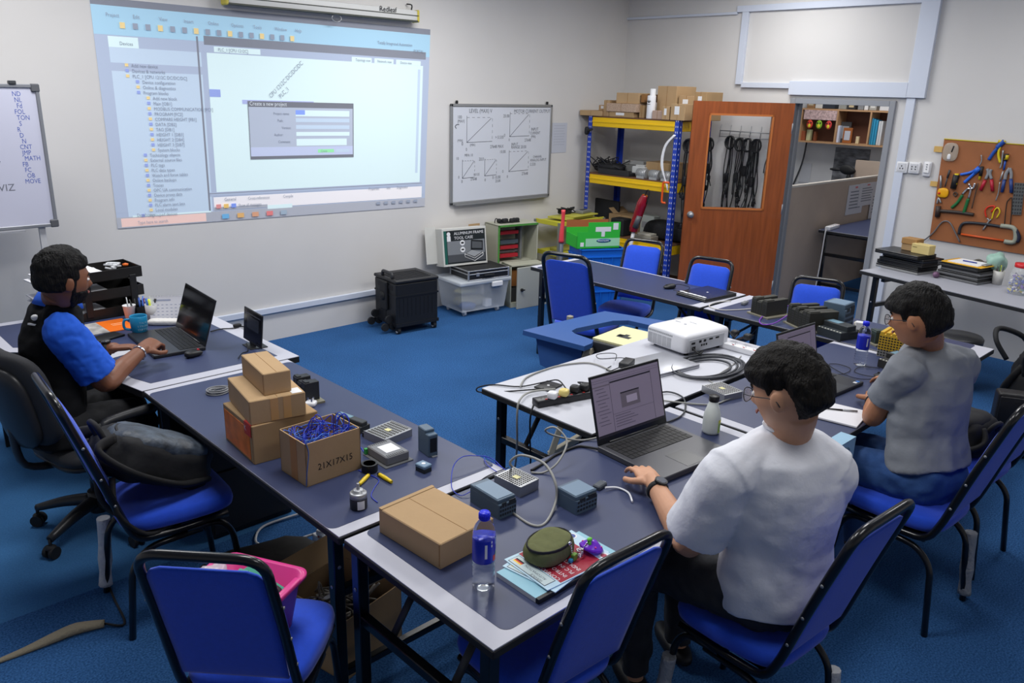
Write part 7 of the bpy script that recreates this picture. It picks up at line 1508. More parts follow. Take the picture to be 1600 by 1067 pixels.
for i in range(16):
    m.mat([mat('8a867e', .5), mat('b3b0a8', .5), mat('55534f', .5)][i % 3]); m.tube([(random.uniform(-.12, .12), random.uniform(-.13, .13), .12+random.uniform(0, .09)+(.07 if random.random() > .8 else 0)) for _ in range(6)], .0045, 6, smooth=5)
m.mat(mat('4a4a46', .7)); m.b2((-.14, -.15, .0), (.14, .15, .13), .02); m.mat(WHTG); m.sq((-.04, .02, .21), (.05, .05, .03), .5, .5, 12, 8)
one(m, 'cable_bundle', 'grey tangled cables filling the open carton under the table', 'cable', (1.42, 2.40, .006), radians(12))
t = thing('cable_cover', 'flat grey fabric cable cover on the carpet at the lower left', 'cable cover', (0, 0, 0)); P = [T(-10, 1036, .004), T(40, 1016, .006), T(85, 996, .01), T(120, 982, .012), T(163, 974, .01)]; o = P[0].copy(); t.location = o
m = MB(mat('8f8672', .8, bump=.6, bs=80)); m.tube(rel(P, o), [.012, .02, .03, .034, .022], 8, smooth=4, flat=(1, 0.6, 0)); m.build('sleeve', t)
cable('cable', [T(163, 974, .01), T(195, 974, .006), T(176, 930, .006), T(158, 880, .006)], .005, BLKM, 'thin dark cable on the carpet running from the grey cable cover')
# right side
t = thing('waste_bin', 'round waste bin with a dark lid and blue band near the right wall', 'bin', (T(1499, 530, .40).x, T(1499, 530, .40).y, 0)); MB(mat('1d4f86', .4)).lathe([(.13, 0), (.155, .36), (.155, .38), (0, .38)], seg=32).build('bin_body', t); MB(mat('2f3033', .4)).lathe([(.165, .375), (.168, .42), (.155, .435), (0, .44)], seg=32).build('lid', t); MB(STEEL).lathe([(.1565, .345), (.1575, .352), (.1565, .36)], seg=32).build('metal_band', t)
bp = T(1560, 632, .0); t = thing('briefcase', 'black leather briefcase standing at the end of the right tables', 'briefcase', (5.62, 1.10, 0), radians(-62)); LE = mat('1b1a1d', .45, bump=.2, bs=60)
MB(LE).b2((-.21, -.06, 0), (.21, .06, .42), .02, 3).build('bag_body', t); m = MB(LE); m.b2((-.20, -.07, .16), (.20, -.058, .40), .01, 2); m.mat(STEEL)
for x in (-.1, .1): m.cyl((x, -.072, .18), (x, -.069, .18), .008, seg=10)
m.build('front_flap', t); m = MB(BLKM); m.tube(fillet([(-.08, -.075, .36), (-.08, -.08, .24), (.08, -.08, .24), (.08, -.075, .36)], .05), .010, 8); m.build('handle', t)
backpack('shoulder_bag', 'black shoulder bag with a looped strap near the right wall', (6.25, 1.18, 0), radians(-20), (.42, .34, .55), (('141416', .8, 0, .1, 10, .3, 10), ('17171a', .8, 0, .1, 10, .3, 10)), 11, cat='bag')
cable('strap', [Vector((5.98, 1.38, .50)), Vector((5.96, 1.46, .62)), Vector((6.06, 1.48, .68)), Vector((6.20, 1.36, .62)), Vector((6.24, 1.30, .50))], .018, BLKM, 'black padded strap loop standing up beside the shoulder bag', 'strap')
backpack('backpack', 'black backpack on the empty chair behind the man in grey', (4.10, 1.06, .515), radians(80), (.26, .26, .20), (('151517', .8, 0, .1, 10, .3, 10), ('1a1a1d', .8, 0, .1, 10, .3, 10)), 5)
# ================================================================ OFFICE BEYOND THE DOORWAY
t = thing('partition', 'beige office partition seen through the doorway', 'partition', (9.15, 4.12, 0)); PT = mat('b3a294', .8, var=.03, vs=5)
MB(PT).b2((-1.25, -.02, 0), (1.27, .02, 1.245)).build('panel', t); MB(mat('cfc9c0', .5)).b2((-1.25, -.025, 1.245), (1.27, .025, 1.265)).build('top_trim', t)
def ony(px, py, Y): return OY(px, py, Y)
for i, (a, b, l) in enumerate((((1327, 290), (1345, 332), 'narrow printed notice on the beige partition'), ((1344, 287), (1366, 318), 'wide printed notice in a sleeve on the beige partition'), ((1362, 297), (1374, 338), 'pale notice at the right end of the beige partition'))):
    A, B = ony(*a, 4.095), ony(*b, 4.095); w_, h_ = B.x-A.x, A.z-B.z; t = thing('notice_paper', l, 'paper', (A.x, 4.094-.004*i, B.z)); MB(mat('c9cad2', .7)).b2((0, -.002, 0), (w_, .002, h_)).build('sheet', t); m = MB(mat('777c88'))
    for k in range(6): m.b2((w_*.15, -.003, h_*(.2+k*.11)), (w_*(.85-.1*(k % 3)), -.002, h_*(.2+k*.11)+h_*.04))
    m.mat(mat('c86a70')); m.b2((w_*.4, -.003, h_*.88), (w_*.55, -.002, h_*.94)); m.build('print', t)
folding_table('navy folding table in the office beyond the doorway', 1.5, .60, (.004, .004, .004, .004), (8.62, 3.46, 0), 0, group=None, straps=False)
t = pstrip('power_strip', 'white power strip on the office table beyond the doorway', Vector((8.78, 3.98, .755)), .1, .30, .06, .04, 4, WHTG, z=.752)
cable('cable', [Vector((8.64, 3.98, .77)), Vector((8.60, 3.97, .70)), Vector((8.54, 3.95, .35)), Vector((8.50, 3.95, .02))], .008, mat('d0d0d2', .5), 'white cable hanging from the office power strip')
XS = 10.34
sl, sr = OX(1247, 219, XS), OX(1392, 229, XS); zt_ = OX(1253, 171, XS).z; zb_ = sl.z; ya, yb = sl.y, 4.0
t = thing('wall_shelf', 'brown wall shelf unit in the office with items inside and on top', 'shelf', (XS, (ya+yb)/2, zb_)); h_ = zt_-zb_; L = ya-yb; SW = mat('6b4434', .6); SE = mat('b08a66', .5)
m = MB(SW); m.b2((.24, -L/2, 0), (.25, L/2, h_)); m.build('back_panel', t); m = MB(SE); m.b2((0, -L/2, -.02), (.25, L/2, 0)); m.build('bottom_board', t); m = MB(SE); m.b2((0, -L/2, h_), (.25, L/2, h_+.02)); m.build('top_board', t)
for px in (1250, 1306, 1358): y = OX(px, 200, XS).y-(ya+yb)/2; m = MB(SE); m.b2((0, y-.01, 0), (.24, y+.01, h_)); m.build('divider', t)
def S(px, py=216, X=XS+.05): p = OX(px, py, X); return p
def sbox(name, label, px0, px1, z, h, c, cat, X=XS+.04, dep=.12, group=None, extra=None, tilt=0):
    y0, y1 = OX(px0, 210, X).y, OX(px1, 210, X).y; t = thing(name, label, cat, (X, (y0+y1)/2, z), tilt, group); w_ = abs(y0-y1); MB(mat(c, .5)).b2((0, -w_/2, 0), (dep, w_/2, h), .003).build('body', t)
    if extra: m = MB(mat(extra, .5)); m.b2((-.003, -w_*.32, h*.2), (0, w_*.32, h*.8)); m.build('face', t)
    return t
zi = zb_+.001; BG = 'blue binders on the office shelf'
for i, px in enumerate((1358, 1362, 1366)): sbox('binder', ('leftmost', 'middle', 'rightmost')[i]+' of the three blue binders on the office shelf', px, px+3.4, zi, .32-.01*i, '2f8fb8', 'binder', group=BG)
for i, px in enumerate((1370.5, 1374)): sbox('binder', ('left', 'right')[i]+' one of the two white binders on the office shelf', px, px+3.2, zi, .29, 'c9ccd0', 'binder', group='white binders on the office shelf')
sbox('photo_frame', 'wooden picture frame standing in the middle bay of the office shelf', 1317, 1331, zi, .19, '9a5a2c', 'frame', extra='b9bcc8', dep=.02); sbox('photo_frame', 'larger dark picture frame behind the wooden one on the office shelf', 1312, 1328, zi, .26, '3a3a3c', 'frame', X=XS+.10, dep=.02, extra='8f9298')
sbox('magazine', 'white and blue magazines leaning left in the middle bay of the office shelf', 1306, 1311, zi, .21, 'c3cbe0', 'magazine'); sbox('small_box', 'tiny cream box alone in the middle bay of the office shelf', 1338, 1343, zi, .09, 'cdbb96', 'box', dep=.03)
sbox('ornament', 'orange brown ornament at the left of the office shelf', 1250, 1258, zi, .12, '9a5638', 'ornament', dep=.06); sbox('ornament', 'pale green and white ornament in the left bay of the office shelf', 1260, 1266, zi, .14, 'b7b890', 'ornament', dep=.06); sbox('ornament', 'small brown vase right of the pale ornament on the office shelf', 1271, 1275, zi, .12, '7a4226', 'ornament', dep=.05)
t = thing('garland', 'hanging garland of coloured felt owls across the left bay of the shelf', 'garland', (XS-.01, OX(1281, 190, XS).y, zt_-.02)); wl_ = OX(1254, 190, XS).y-OX(1305, 190, XS).y
m = MB(mat('b9a0a0', .8, var=.4, vs=40)); m.b2((-.004, -wl_/2, -.10), (.0, wl_/2, .02)); m.build('fringe', t)
for i, c in enumerate(('c8402c', '7fae2c', 'c83a3a')):
    y = wl_*(.28-.29*i); m = MB(mat(c, .7)); m.sq((-.01, y, -.16), (.02, .085, .11), 1, 1, 16, 10); m.mat(mat('d8c838', .7)); m.sq((-.02, y, -.18), (.012, .04, .05), 1, 1, 12, 6); m.mat(BLKM); m.sq((-.02, y+.02, -.14), (.01, .02, .02), 1, 1, 8, 5); m.sq((-.02, y-.02, -.14), (.01, .02, .02), 1, 1, 8, 5); m.build('felt_owl', t)
zj = zt_+.021
for (nm, l, a, b, h, c, e, cat) in (('photo_frame', 'brown frame at the left end on top of the office shelf', 1255, 1267, .17, '8a6a48', 'b9b09a', 'frame'), ('paper_box', 'white box beside the brown frame on top of the office shelf', 1268, 1279, .16, 'c4c4c2', None, 'box'), ('storage_box', 'dark blue box on top of the office shelf', 1279, 1298, .17, '2a303c', None, 'box'), ('jar', 'glassy grey jar on top of the office shelf', 1306, 1316, .16, '8a8c88', None, 'jar'), ('photo_frame', 'small dark frame in the middle on top of the office shelf', 1318, 1330, .13, '2a2a2e', 'b8a888', 'frame'), ('paper_box', 'grey box right of the small dark frame on top of the shelf', 1334, 1343, .15, '7c7e82', None, 'box'), ('paper_box', 'white narrow box on top of the office shelf near the right', 1344, 1350, .14, 'd0d0d2', None, 'box'), ('desk_clock', 'round grey clock on top of the office shelf', 1352, 1363, .13, '9a9a96', 'c9c9c6', 'clock'), ('paper_box', 'large white box at the right end on top of the office shelf', 1368, 1388, .17, 'c6c8cc', None, 'box')):
    sbox(nm, l, a, b, zj, h, c, cat, extra=e)
P0_, P1_ = OX(1306, 230, OW-.01), OX(1352, 287, OW-.01); t = thing('poster', 'dark grey abstract poster on the office wall below the shelf', 'poster', (OW-.006, P1_.y, P1_.z)); MB(mat('6f7176', .7, var=.7, vs=7, stretch=(1, 1, 2.5))).b2((-.004, 0, 0), (.004, P0_.y-P1_.y, P0_.z-P1_.z)).build('sheet', t)
A = OX(1322, 284, XS-.2); one(MB(BLKM).sq((0, 0, .10), (.08, .20, .12), .9, .9, 16, 10, fn=lambda q: q*(1+.3*noise.noise(q*12))).sq((0, .16, .09), (.05, .16, .04), 1, 1, 12, 6).sq((0, -.02, -.05), (.06, .07, .22), .9, .9, 12, 6), 'desk_lamp', 'black gadget silhouette in front of the grey poster in the office', 'gadget', (A.x, A.y, A.z+.05))
A = OX(1250, 285, OW-.02); one(MB(mat('c3c6cc', .7)).b2((-.003, -.08, 0), (.003, .08, .26)), 'notice_paper', 'sheet of paper low on the office wall at the left', 'paper', (OW-.005, OX(1257, 280, OW).y, OX(1257, 285, OW).z)); one(MB(PT).b2((-.02, -.45, 0), (.02, .3, 1.42)), 'partition', 'second beige partition deeper in the office', 'partition', (10.2, OX(1372, 280, 10.2).y, 0))
one(MB(DGREY).tube([(0, 0, 0), (-.02, .02, -.3), (-.02, .16, -.75)], .012, 6, smooth=4), 'cable', 'dark cable hanging down the office wall at the left of the doorway', 'cable', (OW-.03, OX(1262, 222, OW).y, zb_-.03))
# ================================================================ PEOPLE
def V3(*a): return Vector(a)
def remesh(o, vox, sm=2, disp=0, dsize=0.08, fac=.5):
    r = o.modifiers.new('r', 'REMESH'); r.mode = 'VOXEL'; r.voxel_size = vox; r.use_smooth_shade = True
    if sm: k = o.modifiers.new('s', 'SMOOTH'); k.iterations = sm; k.factor = fac
    if disp:
        tx = bpy.data.textures.new('folds', 'MARBLE'); tx.noise_scale = dsize; tx.turbulence = 7; tx.marble_type = 'SOFT'; tx.noise_depth = 1
        d = o.modifiers.new('d', 'DISPLACE'); d.texture = tx; d.strength = disp; d.mid_level = .5; d.texture_coords = 'LOCAL'
    return o
def smst(a, b, x): t = max(0, min(1, (x-a)/(b-a))); return t*t*(3-2*t)
def headpt(d):
    x, y, z = d; px_, py_, pz = .100*x, .077*y, .120*z
    if z < 0:
        py_ *= 1-.30*(-z)**1.4
        if x < 0: px_ *= 1-.42*smst(-.15, -.85, z)
    if x > 0:
        g = lambda v, c, s: math.exp(-((v-c)/s)**2)
        px_ += .024*g(y, 0, .17)*g(z, -.27, .13)+.010*g(y, 0, .13)*g(z, -.05, .18)
        px_ -= .010*(g(y, .36, .17)+g(y, -.36, .17))*g(z, -.02, .12)
        px_ += .006*g(abs(y), .32, .3)*g(z, .16, .09)+.007*g(y, 0, .27)*g(z, -.53, .06)-.004*g(y, 0, .25)*g(z, -.43, .03)
        px_ += .016*g(y, 0, .4)*g(z, -.80, .17)
        py_ += math.copysign(.004, y)*g(abs(y), .75, .2)*g(z, -.22, .2)
    return Vector((px_, py_, pz))
def sph(fn, nu, nv):
    V = []; F = []
    for j in range(nv+1):
        ph = -pi/2+pi*j/nv
        for i in range(nu): th = 2*pi*i/nu; V.append(fn(Vector((cos(ph)*cos(th), cos(ph)*sin(th), sin(ph)))))
    for j in range(nv):
        for i in range(nu): F.append([j*nu+i, j*nu+(i+1) % nu, (j+1)*nu+(i+1) % nu, (j+1)*nu+i])
    return V, F
def hand(m, W, D, N, side, curl=(.25, .35, .3), s=1.0, spread=.0, thumb=.5):
    D = D.normalized(); N = (N-D*N.dot(D)).normalized(); A = D.cross(N)*side
    R = Matrix((D, A, N)).transposed()
    m.sq(W+D*.050*s, (.112*s, .080*s, .030*s), .6, .8, 18, 10, R=R)
    for i, (L, r) in enumerate(((.075, .0088), (.084, .0092), (.078, .0088), (.062, .0078))):
        p = W+D*.092*s+A*(.029-.0195*i)*s; P = [p-D*.02*s, p]; a = 0; dd = (D+A*(.12-.08*i)*(1+spread)).normalized()
        for k, f in enumerate((.45, .30, .25)):
            a += curl[k]*(1+.06*i); v = dd*cos(a)-N*sin(a); p = p+v*L*f*s; P.append(p)
        m.tube(P, [r*1.05*s, r*s, r*.97*s, r*.9*s, r*.72*s], 10)
        m.sq(P[-1], (r*1.5*s,)*3, 1, 1, 8, 6)
    p = W+D*.022*s+A*.030*s; v = (D*.62+A*(.3+thumb)-N*.25).normalized(); P = [p, p+v*.04*s, p+v*.04*s+(D*.9+A*.25-N*.3).normalized()*.034*s, p+v*.04*s+(D*.95-A*.0-N*.35).normalized()*.058*s]
    m.tube(P, [.014*s, .0115*s, .0105*s, .008*s], 10)
def person(label, hip, neck, head, fT, fH, pitch, sh, arms, knees, skin, hairs, s=1.05, pants='1b1c20', roll=0.0):
    """sh/arms/knees: left, right"""
    t = thing('person', label, 'person', (hip.x, hip.y, 0)); O = Vector((hip.x, hip.y, 0)); q = lambda v: Vector(v)-O
    F = Vector((cos(fT), sin(fT), 0)); Lf = Vector((-sin(fT), cos(fT), 0)); hip, neck, head = q(hip), q(neck), q(head); sh = [q(v) for v in sh]; arms = [[q(v) for v in a] for a in arms]; knees = [[q(v) for v in k] for k in knees]
    ax = (neck-hip).normalized(); Fp = (F-ax*F.dot(ax)).normalized()
    RH = Matrix.Rotation(fH, 3, 'Z') @ Matrix.Rotation(pitch, 3, 'Y') @ Matrix.Rotation(roll, 3, 'X')
    sk = mat(skin, .5, var=.04, vs=20)
    m = MB(sk); V, Fc = sph(headpt, 72, 48); m.add([head+RH @ (v*s) for v in V], Fc, True)
    for e in (1, -1):
        m.sq(head+RH @ (V3(-.006, .079*e, -.012)*s), (.036*s, .018*s, .058*s), .9, .9, 16, 12, R=RH @ Matrix.Rotation(e*.35, 3, 'Z') @ Matrix.Rotation(.15, 3, 'Y'))
    m.tube([head+RH @ (V3(-.020, 0, -.045)*s), head*.45+neck*.55+RH @ V3(-.02, 0, -.03), neck-ax*.05], [.058*s, .057*s, .060*s], 20, smooth=4)
    m.loft([(hip, Lf*.13, Fp*.09), (hip*.6+neck*.4, Lf*.12, Fp*.085), (hip*.25+neck*.75, Lf*.14, Fp*.09), (neck-ax*.07, Lf*.09, Fp*.06), (neck, Lf*.045, Fp*.045)], 24)
    for i, (sp, a) in enumerate(zip(sh, arms)):
        el, wr, hd, nrm, side, curl = a[0], a[1], a[2], arms_n[label][i][0], arms_n[label][i][1], arms_n[label][i][2]
        m.tube([neck-ax*.06, sp-ax*.01, sp*.5+el*.5, el, el*.55+wr*.45, wr, wr+(hd-wr)*.2], [.040*s, .048*s, .046*s, .041*s, .042*s, .027*s, .026*s], 18, smooth=5)
        hand(m, wr, hd-wr, nrm, side, curl, s)
    for k in knees: m.tube([k[1]+Z3*.05, k[1]*.5+k[2]*.5+Z3*.0, k[2]], [.04, .038, .03], 12)
    remesh(m.build('body', t), .0048, 1, fac=.3)
    # hair
    for (nm, hcol, fn, th) in hairs:
        mh = MB(mat(hcol, .6, var=.3, vs=120, bump=.9, bs=150, stretch=(1.0, 1.0, .22), spec=.25))
        def hf(d):
            k = fn(d); p = headpt(d); n_ = Vector((p.x/.0100, p.y/.0059, p.z/.0144)).normalized(); tt = (-.006+(.006+th(d))*k); nz = noise.noise(d*5)*.006+noise.noise(V3(d.x*26, d.y*26, d.z*7))*.0022
            return head+RH @ ((p+n_*(tt+nz*k))*s)
        V, Fc = sph(hf, 128, 80); mh.add(V, Fc, True); mh.build(nm, t)
    # eyes and brows
    for e in (1, -1):
        c = head+RH @ (V3(.0845, .031*e, -.003)*s); m = MB(mat('e8e4e0', .3)); m.sq(c, (.020*s, .026*s, .016*s), 1, 1, 14, 10, R=RH); m.mat(mat('1a0f0a', .2)); m.sq(c+RH @ V3(.008, 0, 0), (.008, .012, .012), 1, 1, 10, 8, R=RH); m.build('eye', t)
        m = MB(mat('120d0b', .8)); m.tube([head+RH @ (V3(.0945, .014*e, .017)*s), head+RH @ (V3(.095, .032*e, .022)*s), head+RH @ (V3(.082, .050*e, .016)*s)], [.003, .0038, .0018], 8, smooth=4); m.build('eyebrow', t)
    m = MB(mat('8a4a42', .5)); m.tube([head+RH @ (V3(.091, -.022, -.064)*s), head+RH @ (V3(.101, 0, -.062)*s), head+RH @ (V3(.091, .022, -.064)*s)], [.002, .0055, .002], 8, smooth=5); m.build('lips', t)
    # trousers and shoes
    m = MB(mat(pants, .85, var=.12, vs=18, bump=.4, bs=25))
    m.sq(hip-Z3*.0, (.34, .25, .24), .8, .8, 24, 14, R=Matrix((Fp*.9, Lf, Fp.cross(Lf))).transposed() if False else Matrix.Rotation(fT+pi/2, 3, 'Z'))
    for e, k in zip((1, -1), knees): m.tube([hip+Lf*.085*e, k[0], k[0]*.2+k[1]*.8, k[1], k[1]+(k[1]-k[0])*.02-Z3*.06], [.098, .084, .078, .060, .056], 18, smooth=1)
    for e, k in zip((1, -1), knees): m.tube([k[0]*.15+k[1]*.85, k[1], k[1]*.3+k[2]*.7, k[2]+Z3*.05], [.074, .068, .056, .052], 18, smooth=4)
    remesh(m.build('trousers', t), .009, 4, .012, .09)
    for k in knees: m = MB(mat('1a1a1c', .5)); m.sq(V3(k[2].x, k[2].y, .035)+F*.05, (.26, .095, .075), .8, .8, 20, 10, R=Matrix.Rotation(fT, 3, 'Z')); m.build('shoe', t)
    return t, dict(F=F, L=Lf, ax=ax, Fp=Fp, hip=hip, neck=neck, head=head, RH=RH, sh=sh, arms=arms, s=s)
def shirt(t, G, col, ex=.02, hem=.05, slv=.7, slr=.075, sleeve_col=None, collar=None, disp=.02, box=0.0):
    hip, neck, ax, Lf, Fp, s = G['hip'], G['neck'], G['ax'], G['L'], G['Fp'], G['s']
    mm = mat(col, .9, bump=.25, bs=30, spec=.2) if not isinstance(col, bpy.types.Material) else col; m = MB(mm); c = lambda k: hip*(1-k)+neck*k
    bulge = -Fp*.018
    m.loft([(hip-ax*hem, Lf*(.165+ex+box), Fp*(.125+ex)), (c(.10), Lf*(.168+ex+box), Fp*(.125+ex)), (c(.33), Lf*(.152+ex+box), Fp*(.112+ex)), (c(.55)+bulge*.6, Lf*(.168+ex+box*.7), Fp*(.116+ex)), (c(.74)+bulge, Lf*(.178+ex+box*.3), Fp*(.112+ex)), (c(.87)+bulge*.7, Lf*(.165+ex), Fp*(.095+ex)), (c(.95), Lf*(.115+ex*.5), Fp*(.075+ex*.5)), (c(.995), Lf*(.070), Fp*(.068)), (c(1.01), Lf*.062, Fp*.062)], 36)
    for sp in G['sh']: m.tube([neck-ax*.05, neck*.45+sp*.55-ax*.01, sp*.72+neck*.28 if sleeve_col else sp], [.060, .066, .066 if sleeve_col else .070+ex*.6], 20, smooth=5); None
    ms = m if sleeve_col is None else None
    outs = []
    for sp, a in zip(G['sh'], G['arms']):
        e = sp+(a[0]-sp)*slv; off = (a[0]-sp)*(.03 if sleeve_col else 0); mmb = ms or MB(mat(sleeve_col, .85, bump=.2, bs=30)); mmb.tube([sp+(neck-sp)*.25+off*1.3, sp+off, sp*.5+e*.5+off*.4, e], [.050, (.070+ex*.4) if not sleeve_col else .084, slr, slr*1.06], 22, smooth=5)
        if ms is None: outs.append(mmb)
    o = remesh(m.build('shirt', t), .0065, 6, disp, .13)
    for b in outs: remesh(b.build('sleeve', t), .006, 3, disp*.6, .06)
    if collar:
        m = MB(mat(collar, .8)); R = Matrix((Lf, Fp, ax)).transposed(); P = []
        for k in range(20): a = 2*pi*k/20; P.append(neck+ax*(.020+.012*(-sin(a)))+Lf*.072*cos(a)+Fp*(.074*sin(a)))
        m.loft([(neck-ax*.045-Fp*.004, Lf*.108, Fp*.104), (neck-ax*.02-Fp*.004, Lf*.098, Fp*.096), (neck+ax*.028, Lf*.074, Fp*.076), (neck+ax*.026, Lf*.066, Fp*.068), (neck-ax*.02, Lf*.07, Fp*.07)], 30); m.build('collar', t)
    else:
        m = MB(mm); P = [neck+ax*.006+Lf*.064*cos(2*pi*k/20)+Fp*.064*sin(2*pi*k/20) for k in range(20)]; m.tube(P, .007, 8, closed=True); m.build('neckband', t)
    return o
def glasses(t, G, col='25262a'):
    RH, head, s = G['RH'], G['head'], G['s']; m = MB(mat(col, .3)); g = lambda x, y, z: head+RH @ (V3(x, y, z)*s)
    for e in (1, -1):
        m.tube([g(.112+.0-.006*abs(cos(a)), .034*e+.025*cos(a), -.008+.020*sin(a)) for a in [k*pi/9 for k in range(18)]], .0016, 6, closed=True)
        m.tube([g(.106, .060*e, .0), g(.06, .080*e, .0), g(.0, .086*e, -.002), g(-.018, .086*e, -.022)], .0016, 6, smooth=3)
    m.tube([g(.112, -.010, -.004), g(.115, 0, -.002), g(.112, .010, -.004)], .0016, 6, smooth=3); m.build('spectacle_frame', t)
    for e in (1, -1): m = MB(mat('eef3f8', .02, alpha=.25)); m.sq(g(.110, .034*e, -.008), (.002, .047*s, .037*s), .9, 1, 18, 8, R=RH); m.build('spectacle_lens', t)
def band(t, nm, c, d, r, w_, mm, dial=None, n=24):
    d = d.normalized(); u = d.orthogonal().normalized(); v = d.cross(u); m = MB(mm); m.tube([c+u*r*cos(2*pi*k/n)+v*r*sin(2*pi*k/n) for k in range(n)], w_, 8, closed=True, flat=tuple(d)); o = m.build(nm, t)
    if dial is not None:
        nrm = (dial-d*dial.dot(d)).normalized(); R = Matrix((d, nrm.cross(d)*-1, nrm)).transposed(); m = MB(BLK); p = c+nrm*(r+.001); m.cyl(p-nrm*.003, p+nrm*.008, .023, seg=24); m.mat(CHROME); m.cyl(p+nrm*.008, p+nrm*.0095, .018, seg=24); m.build('watch_dial', o)
    return o
L1 = 'man in a black and blue polo shirt at the left desk, hands over a laptop'
L2 = 'man with glasses in a white T-shirt typing on the grey laptop'
L3 = 'man with glasses in a grey T-shirt and blue jeans at the right, holding a mouse'
arms_n = {L1: [(V3(-.2, .3, 1), -1, (.5, .6, .5)), (V3(-.1, -.5, .9), 1, (.7, .7, .5))], L2: [(V3(0, 0, 1), -1, (.22, .4, .3)), (V3(0, 0, 1), 1, (.22, .4, .3))], L3: [(V3(0, 0, 1), -1, (.3, .4, .3)), (V3(0, 0, 1), 1, (.25, .35, .3))]}
def side_arm(d): return d
# ---- man on the left
def hair1(d):
    x, y, z = d; front = smst(.40, .52, z+.10*abs(y)) if x > .35 else smst(-.42+.40*max(0, x+.35)+ (0.15 if x > .05 else 0), -.30+.40*max(0, x+.35)+(0.15 if x > .05 else 0), z)
    return front
def th1(d): return .006+.016*smst(.0, .8, d.z)+.004*smst(-.3, -.9, d.x)
def beard1(d):
    x, y, z = d; b = smst(-.34, -.44, z)*smst(.02, .16, x); sb = smst(.02, .10, x)*smst(.30, .20, x)*smst(.15, .05, z)*smst(.5, .7, abs(y)); mo = math.exp(-((z+.42)/.05)**2)*math.exp(-(y/.28)**4)*(1 if x > .5 else 0)
    lip = math.exp(-((z+.53)/.05)**2)*math.exp(-(y/.2)**4)*(1 if x > .5 else 0); return max(0, min(1, max(b, sb, mo)-lip))
t, G = person(L1, V3(.84, 3.95, .60), T(93, 462, 1.185), T(97, 436, 1.295), radians(14), radians(8), radians(4), (V3(.98, 4.20, 1.07), V3(.915, 3.825, 1.08)),
    ((V3(1.02, 4.36, .80), V3(1.215, 4.20, .835), V3(1.29, 4.15, .84)), (V3(1.06, 3.83, .79), V3(1.297, 3.995, .86), V3(1.37, 4.04, .875))),
    ((V3(1.24, 4.16, .56), V3(1.28, 4.16, .50), V3(1.26, 4.16, .04)), (V3(1.20, 3.93, .56), V3(1.24, 3.93, .50), V3(1.17, 3.94, .04))), '7d5039',
    (('hair', '0e0d0e', hair1, th1), ('beard', '100e0e', beard1, lambda d: .004)), s=1.08, pants='15161a')
shirt(t, G, '141518', ex=.004, hem=.08, slv=.80, slr=.086, sleeve_col='1f5fd8', collar='1f5fd8', disp=.016)
a = G['arms'][1]; band(t, 'bracelet', a[1]*.93+a[0]*.07, a[1]-a[0], .034, .006, CHROME); a = G['arms'][0]; band(t, 'watch_strap', a[1]*.93+a[0]*.07, a[1]-a[0], .034, .009, BLKM, V3(0, 0, 1))
Rb = (G['neck']-G['Fp']*.118-G['L']*.03-G['ax']*.10); m = MB(WHT); m.M = frame(Rb, G['F']*.3-G['L'], G['ax']); m.sq((0, 0, .0), (.04, .03, .03), 1, 1, 12, 6); m.b2((-.03, -.035, -.015), (.03, -.027, .010)); m.build('shirt_logo', t)
o = one(MB(mat('2b4fc0', .35)).tube([V3(0, 0, 0), V3(-.10, -.03, -.01)], .0045, 8), 'pen', 'blue pen held between the fingers of the man on the left', 'pen', (1.36, 4.10, .84))
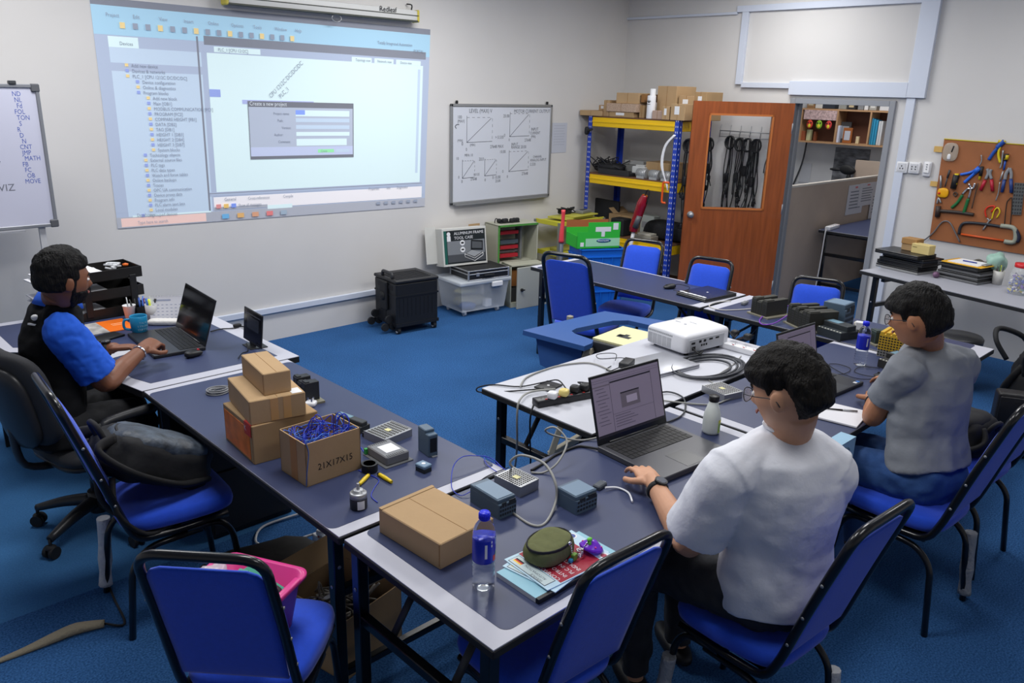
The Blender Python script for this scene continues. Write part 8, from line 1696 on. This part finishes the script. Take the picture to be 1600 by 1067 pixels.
# ---- man in white
def lo2(x): return -.62+.74*smst(-.72, -.30, x)-.16*smst(.02, .20, x)
def hair2(d):
    x, y, z = d
    if x > .25: return smst(.20, .32, z+.10*y*y)
    lo = lo2(x/max(.15, hypot(x, y))); return smst(lo, lo+.10, z)
def th2(d): return .0008+.023*smst(0, .55, d.z-lo2(d.x/max(.15, hypot(d.x, d.y))))+.010*smst(.2, .8, d.x)*smst(.1, .5, d.z)
t, G = person(L2, V3(2.215, 1.02, .60), T(1228, 668, 1.18), T(1233, 612, 1.315), radians(62), radians(90), radians(12), (V3(1.995, 1.11, 1.06), V3(2.28, .93, 1.045)),
    ((V3(2.01, 1.23, .76), V3(2.19, 1.51, .805), V3(2.275, 1.66, .812)), (V3(2.45, 1.05, .80), V3(2.50, 1.32, .80), V3(2.47, 1.44, .800))),
    ((V3(2.09, 1.42, .56), V3(2.08, 1.46, .50), V3(2.08, 1.44, .04)), (V3(2.33, 1.42, .56), V3(2.34, 1.46, .50), V3(2.36, 1.44, .04))), 'cc9878',
    (('hair', '15120f', hair2, th2),), s=1.08, pants='2a2c31')
shirt(t, G, 'e6e8f0', ex=.030, hem=.03, slv=.80, slr=.094, disp=.010, box=-.006); glasses(t, G)
a = G['arms'][0]; band(t, 'watch_strap', a[1]*.88+a[0]*.12, a[1]-a[0], .035, .011, BLKM, V3(.1, -.25, 1))
# ---- man in grey
def lo3(x): return -.66+.74*smst(-.72, -.30, x)-.20*smst(.02, .20, x)
def hair3(d):
    x, y, z = d
    if x > .30: return smst(.18, .30, z+.05*y*y)
    lo = lo3(x/max(.15, hypot(x, y))); return smst(lo, lo+.10, z)
def th3(d): return .001+.022*smst(0, .5, d.z-lo3(d.x/max(.15, hypot(d.x, d.y))))+.008*smst(.2, .8, d.x)
t, G = person(L3, V3(3.48, 1.00, .60), T(1447, 532, 1.165), T(1436, 496, 1.295), radians(72), radians(88), radians(10), (V3(3.38, 1.13, 1.07), V3(3.69, 1.01, 1.06)),
    ((V3(3.445, 1.25, .81), V3(3.675, 1.345, .80), V3(3.76, 1.375, .80)), (V3(3.90, 1.12, .82), V3(4.01, 1.35, .81), V3(4.035, 1.44, .805))),
    ((V3(3.42, 1.36, .56), V3(3.42, 1.40, .50), V3(3.42, 1.30, .04)), (V3(3.62, 1.36, .56), V3(3.64, 1.40, .50), V3(3.64, 1.30, .04))), 'ab7453',
    (('hair', '131110', hair3, th3),), s=1.06, pants='2c4f86')
shirt(t, G, '878b92', ex=.022, hem=-.05, slv=.62, slr=.072, disp=.013); glasses(t, G)
a = G['arms'][0]; band(t, 'watch_strap', a[1]*.90+a[0]*.10, a[1]-a[0], .033, .011, BLKM, V3(-.3, .1, 1))
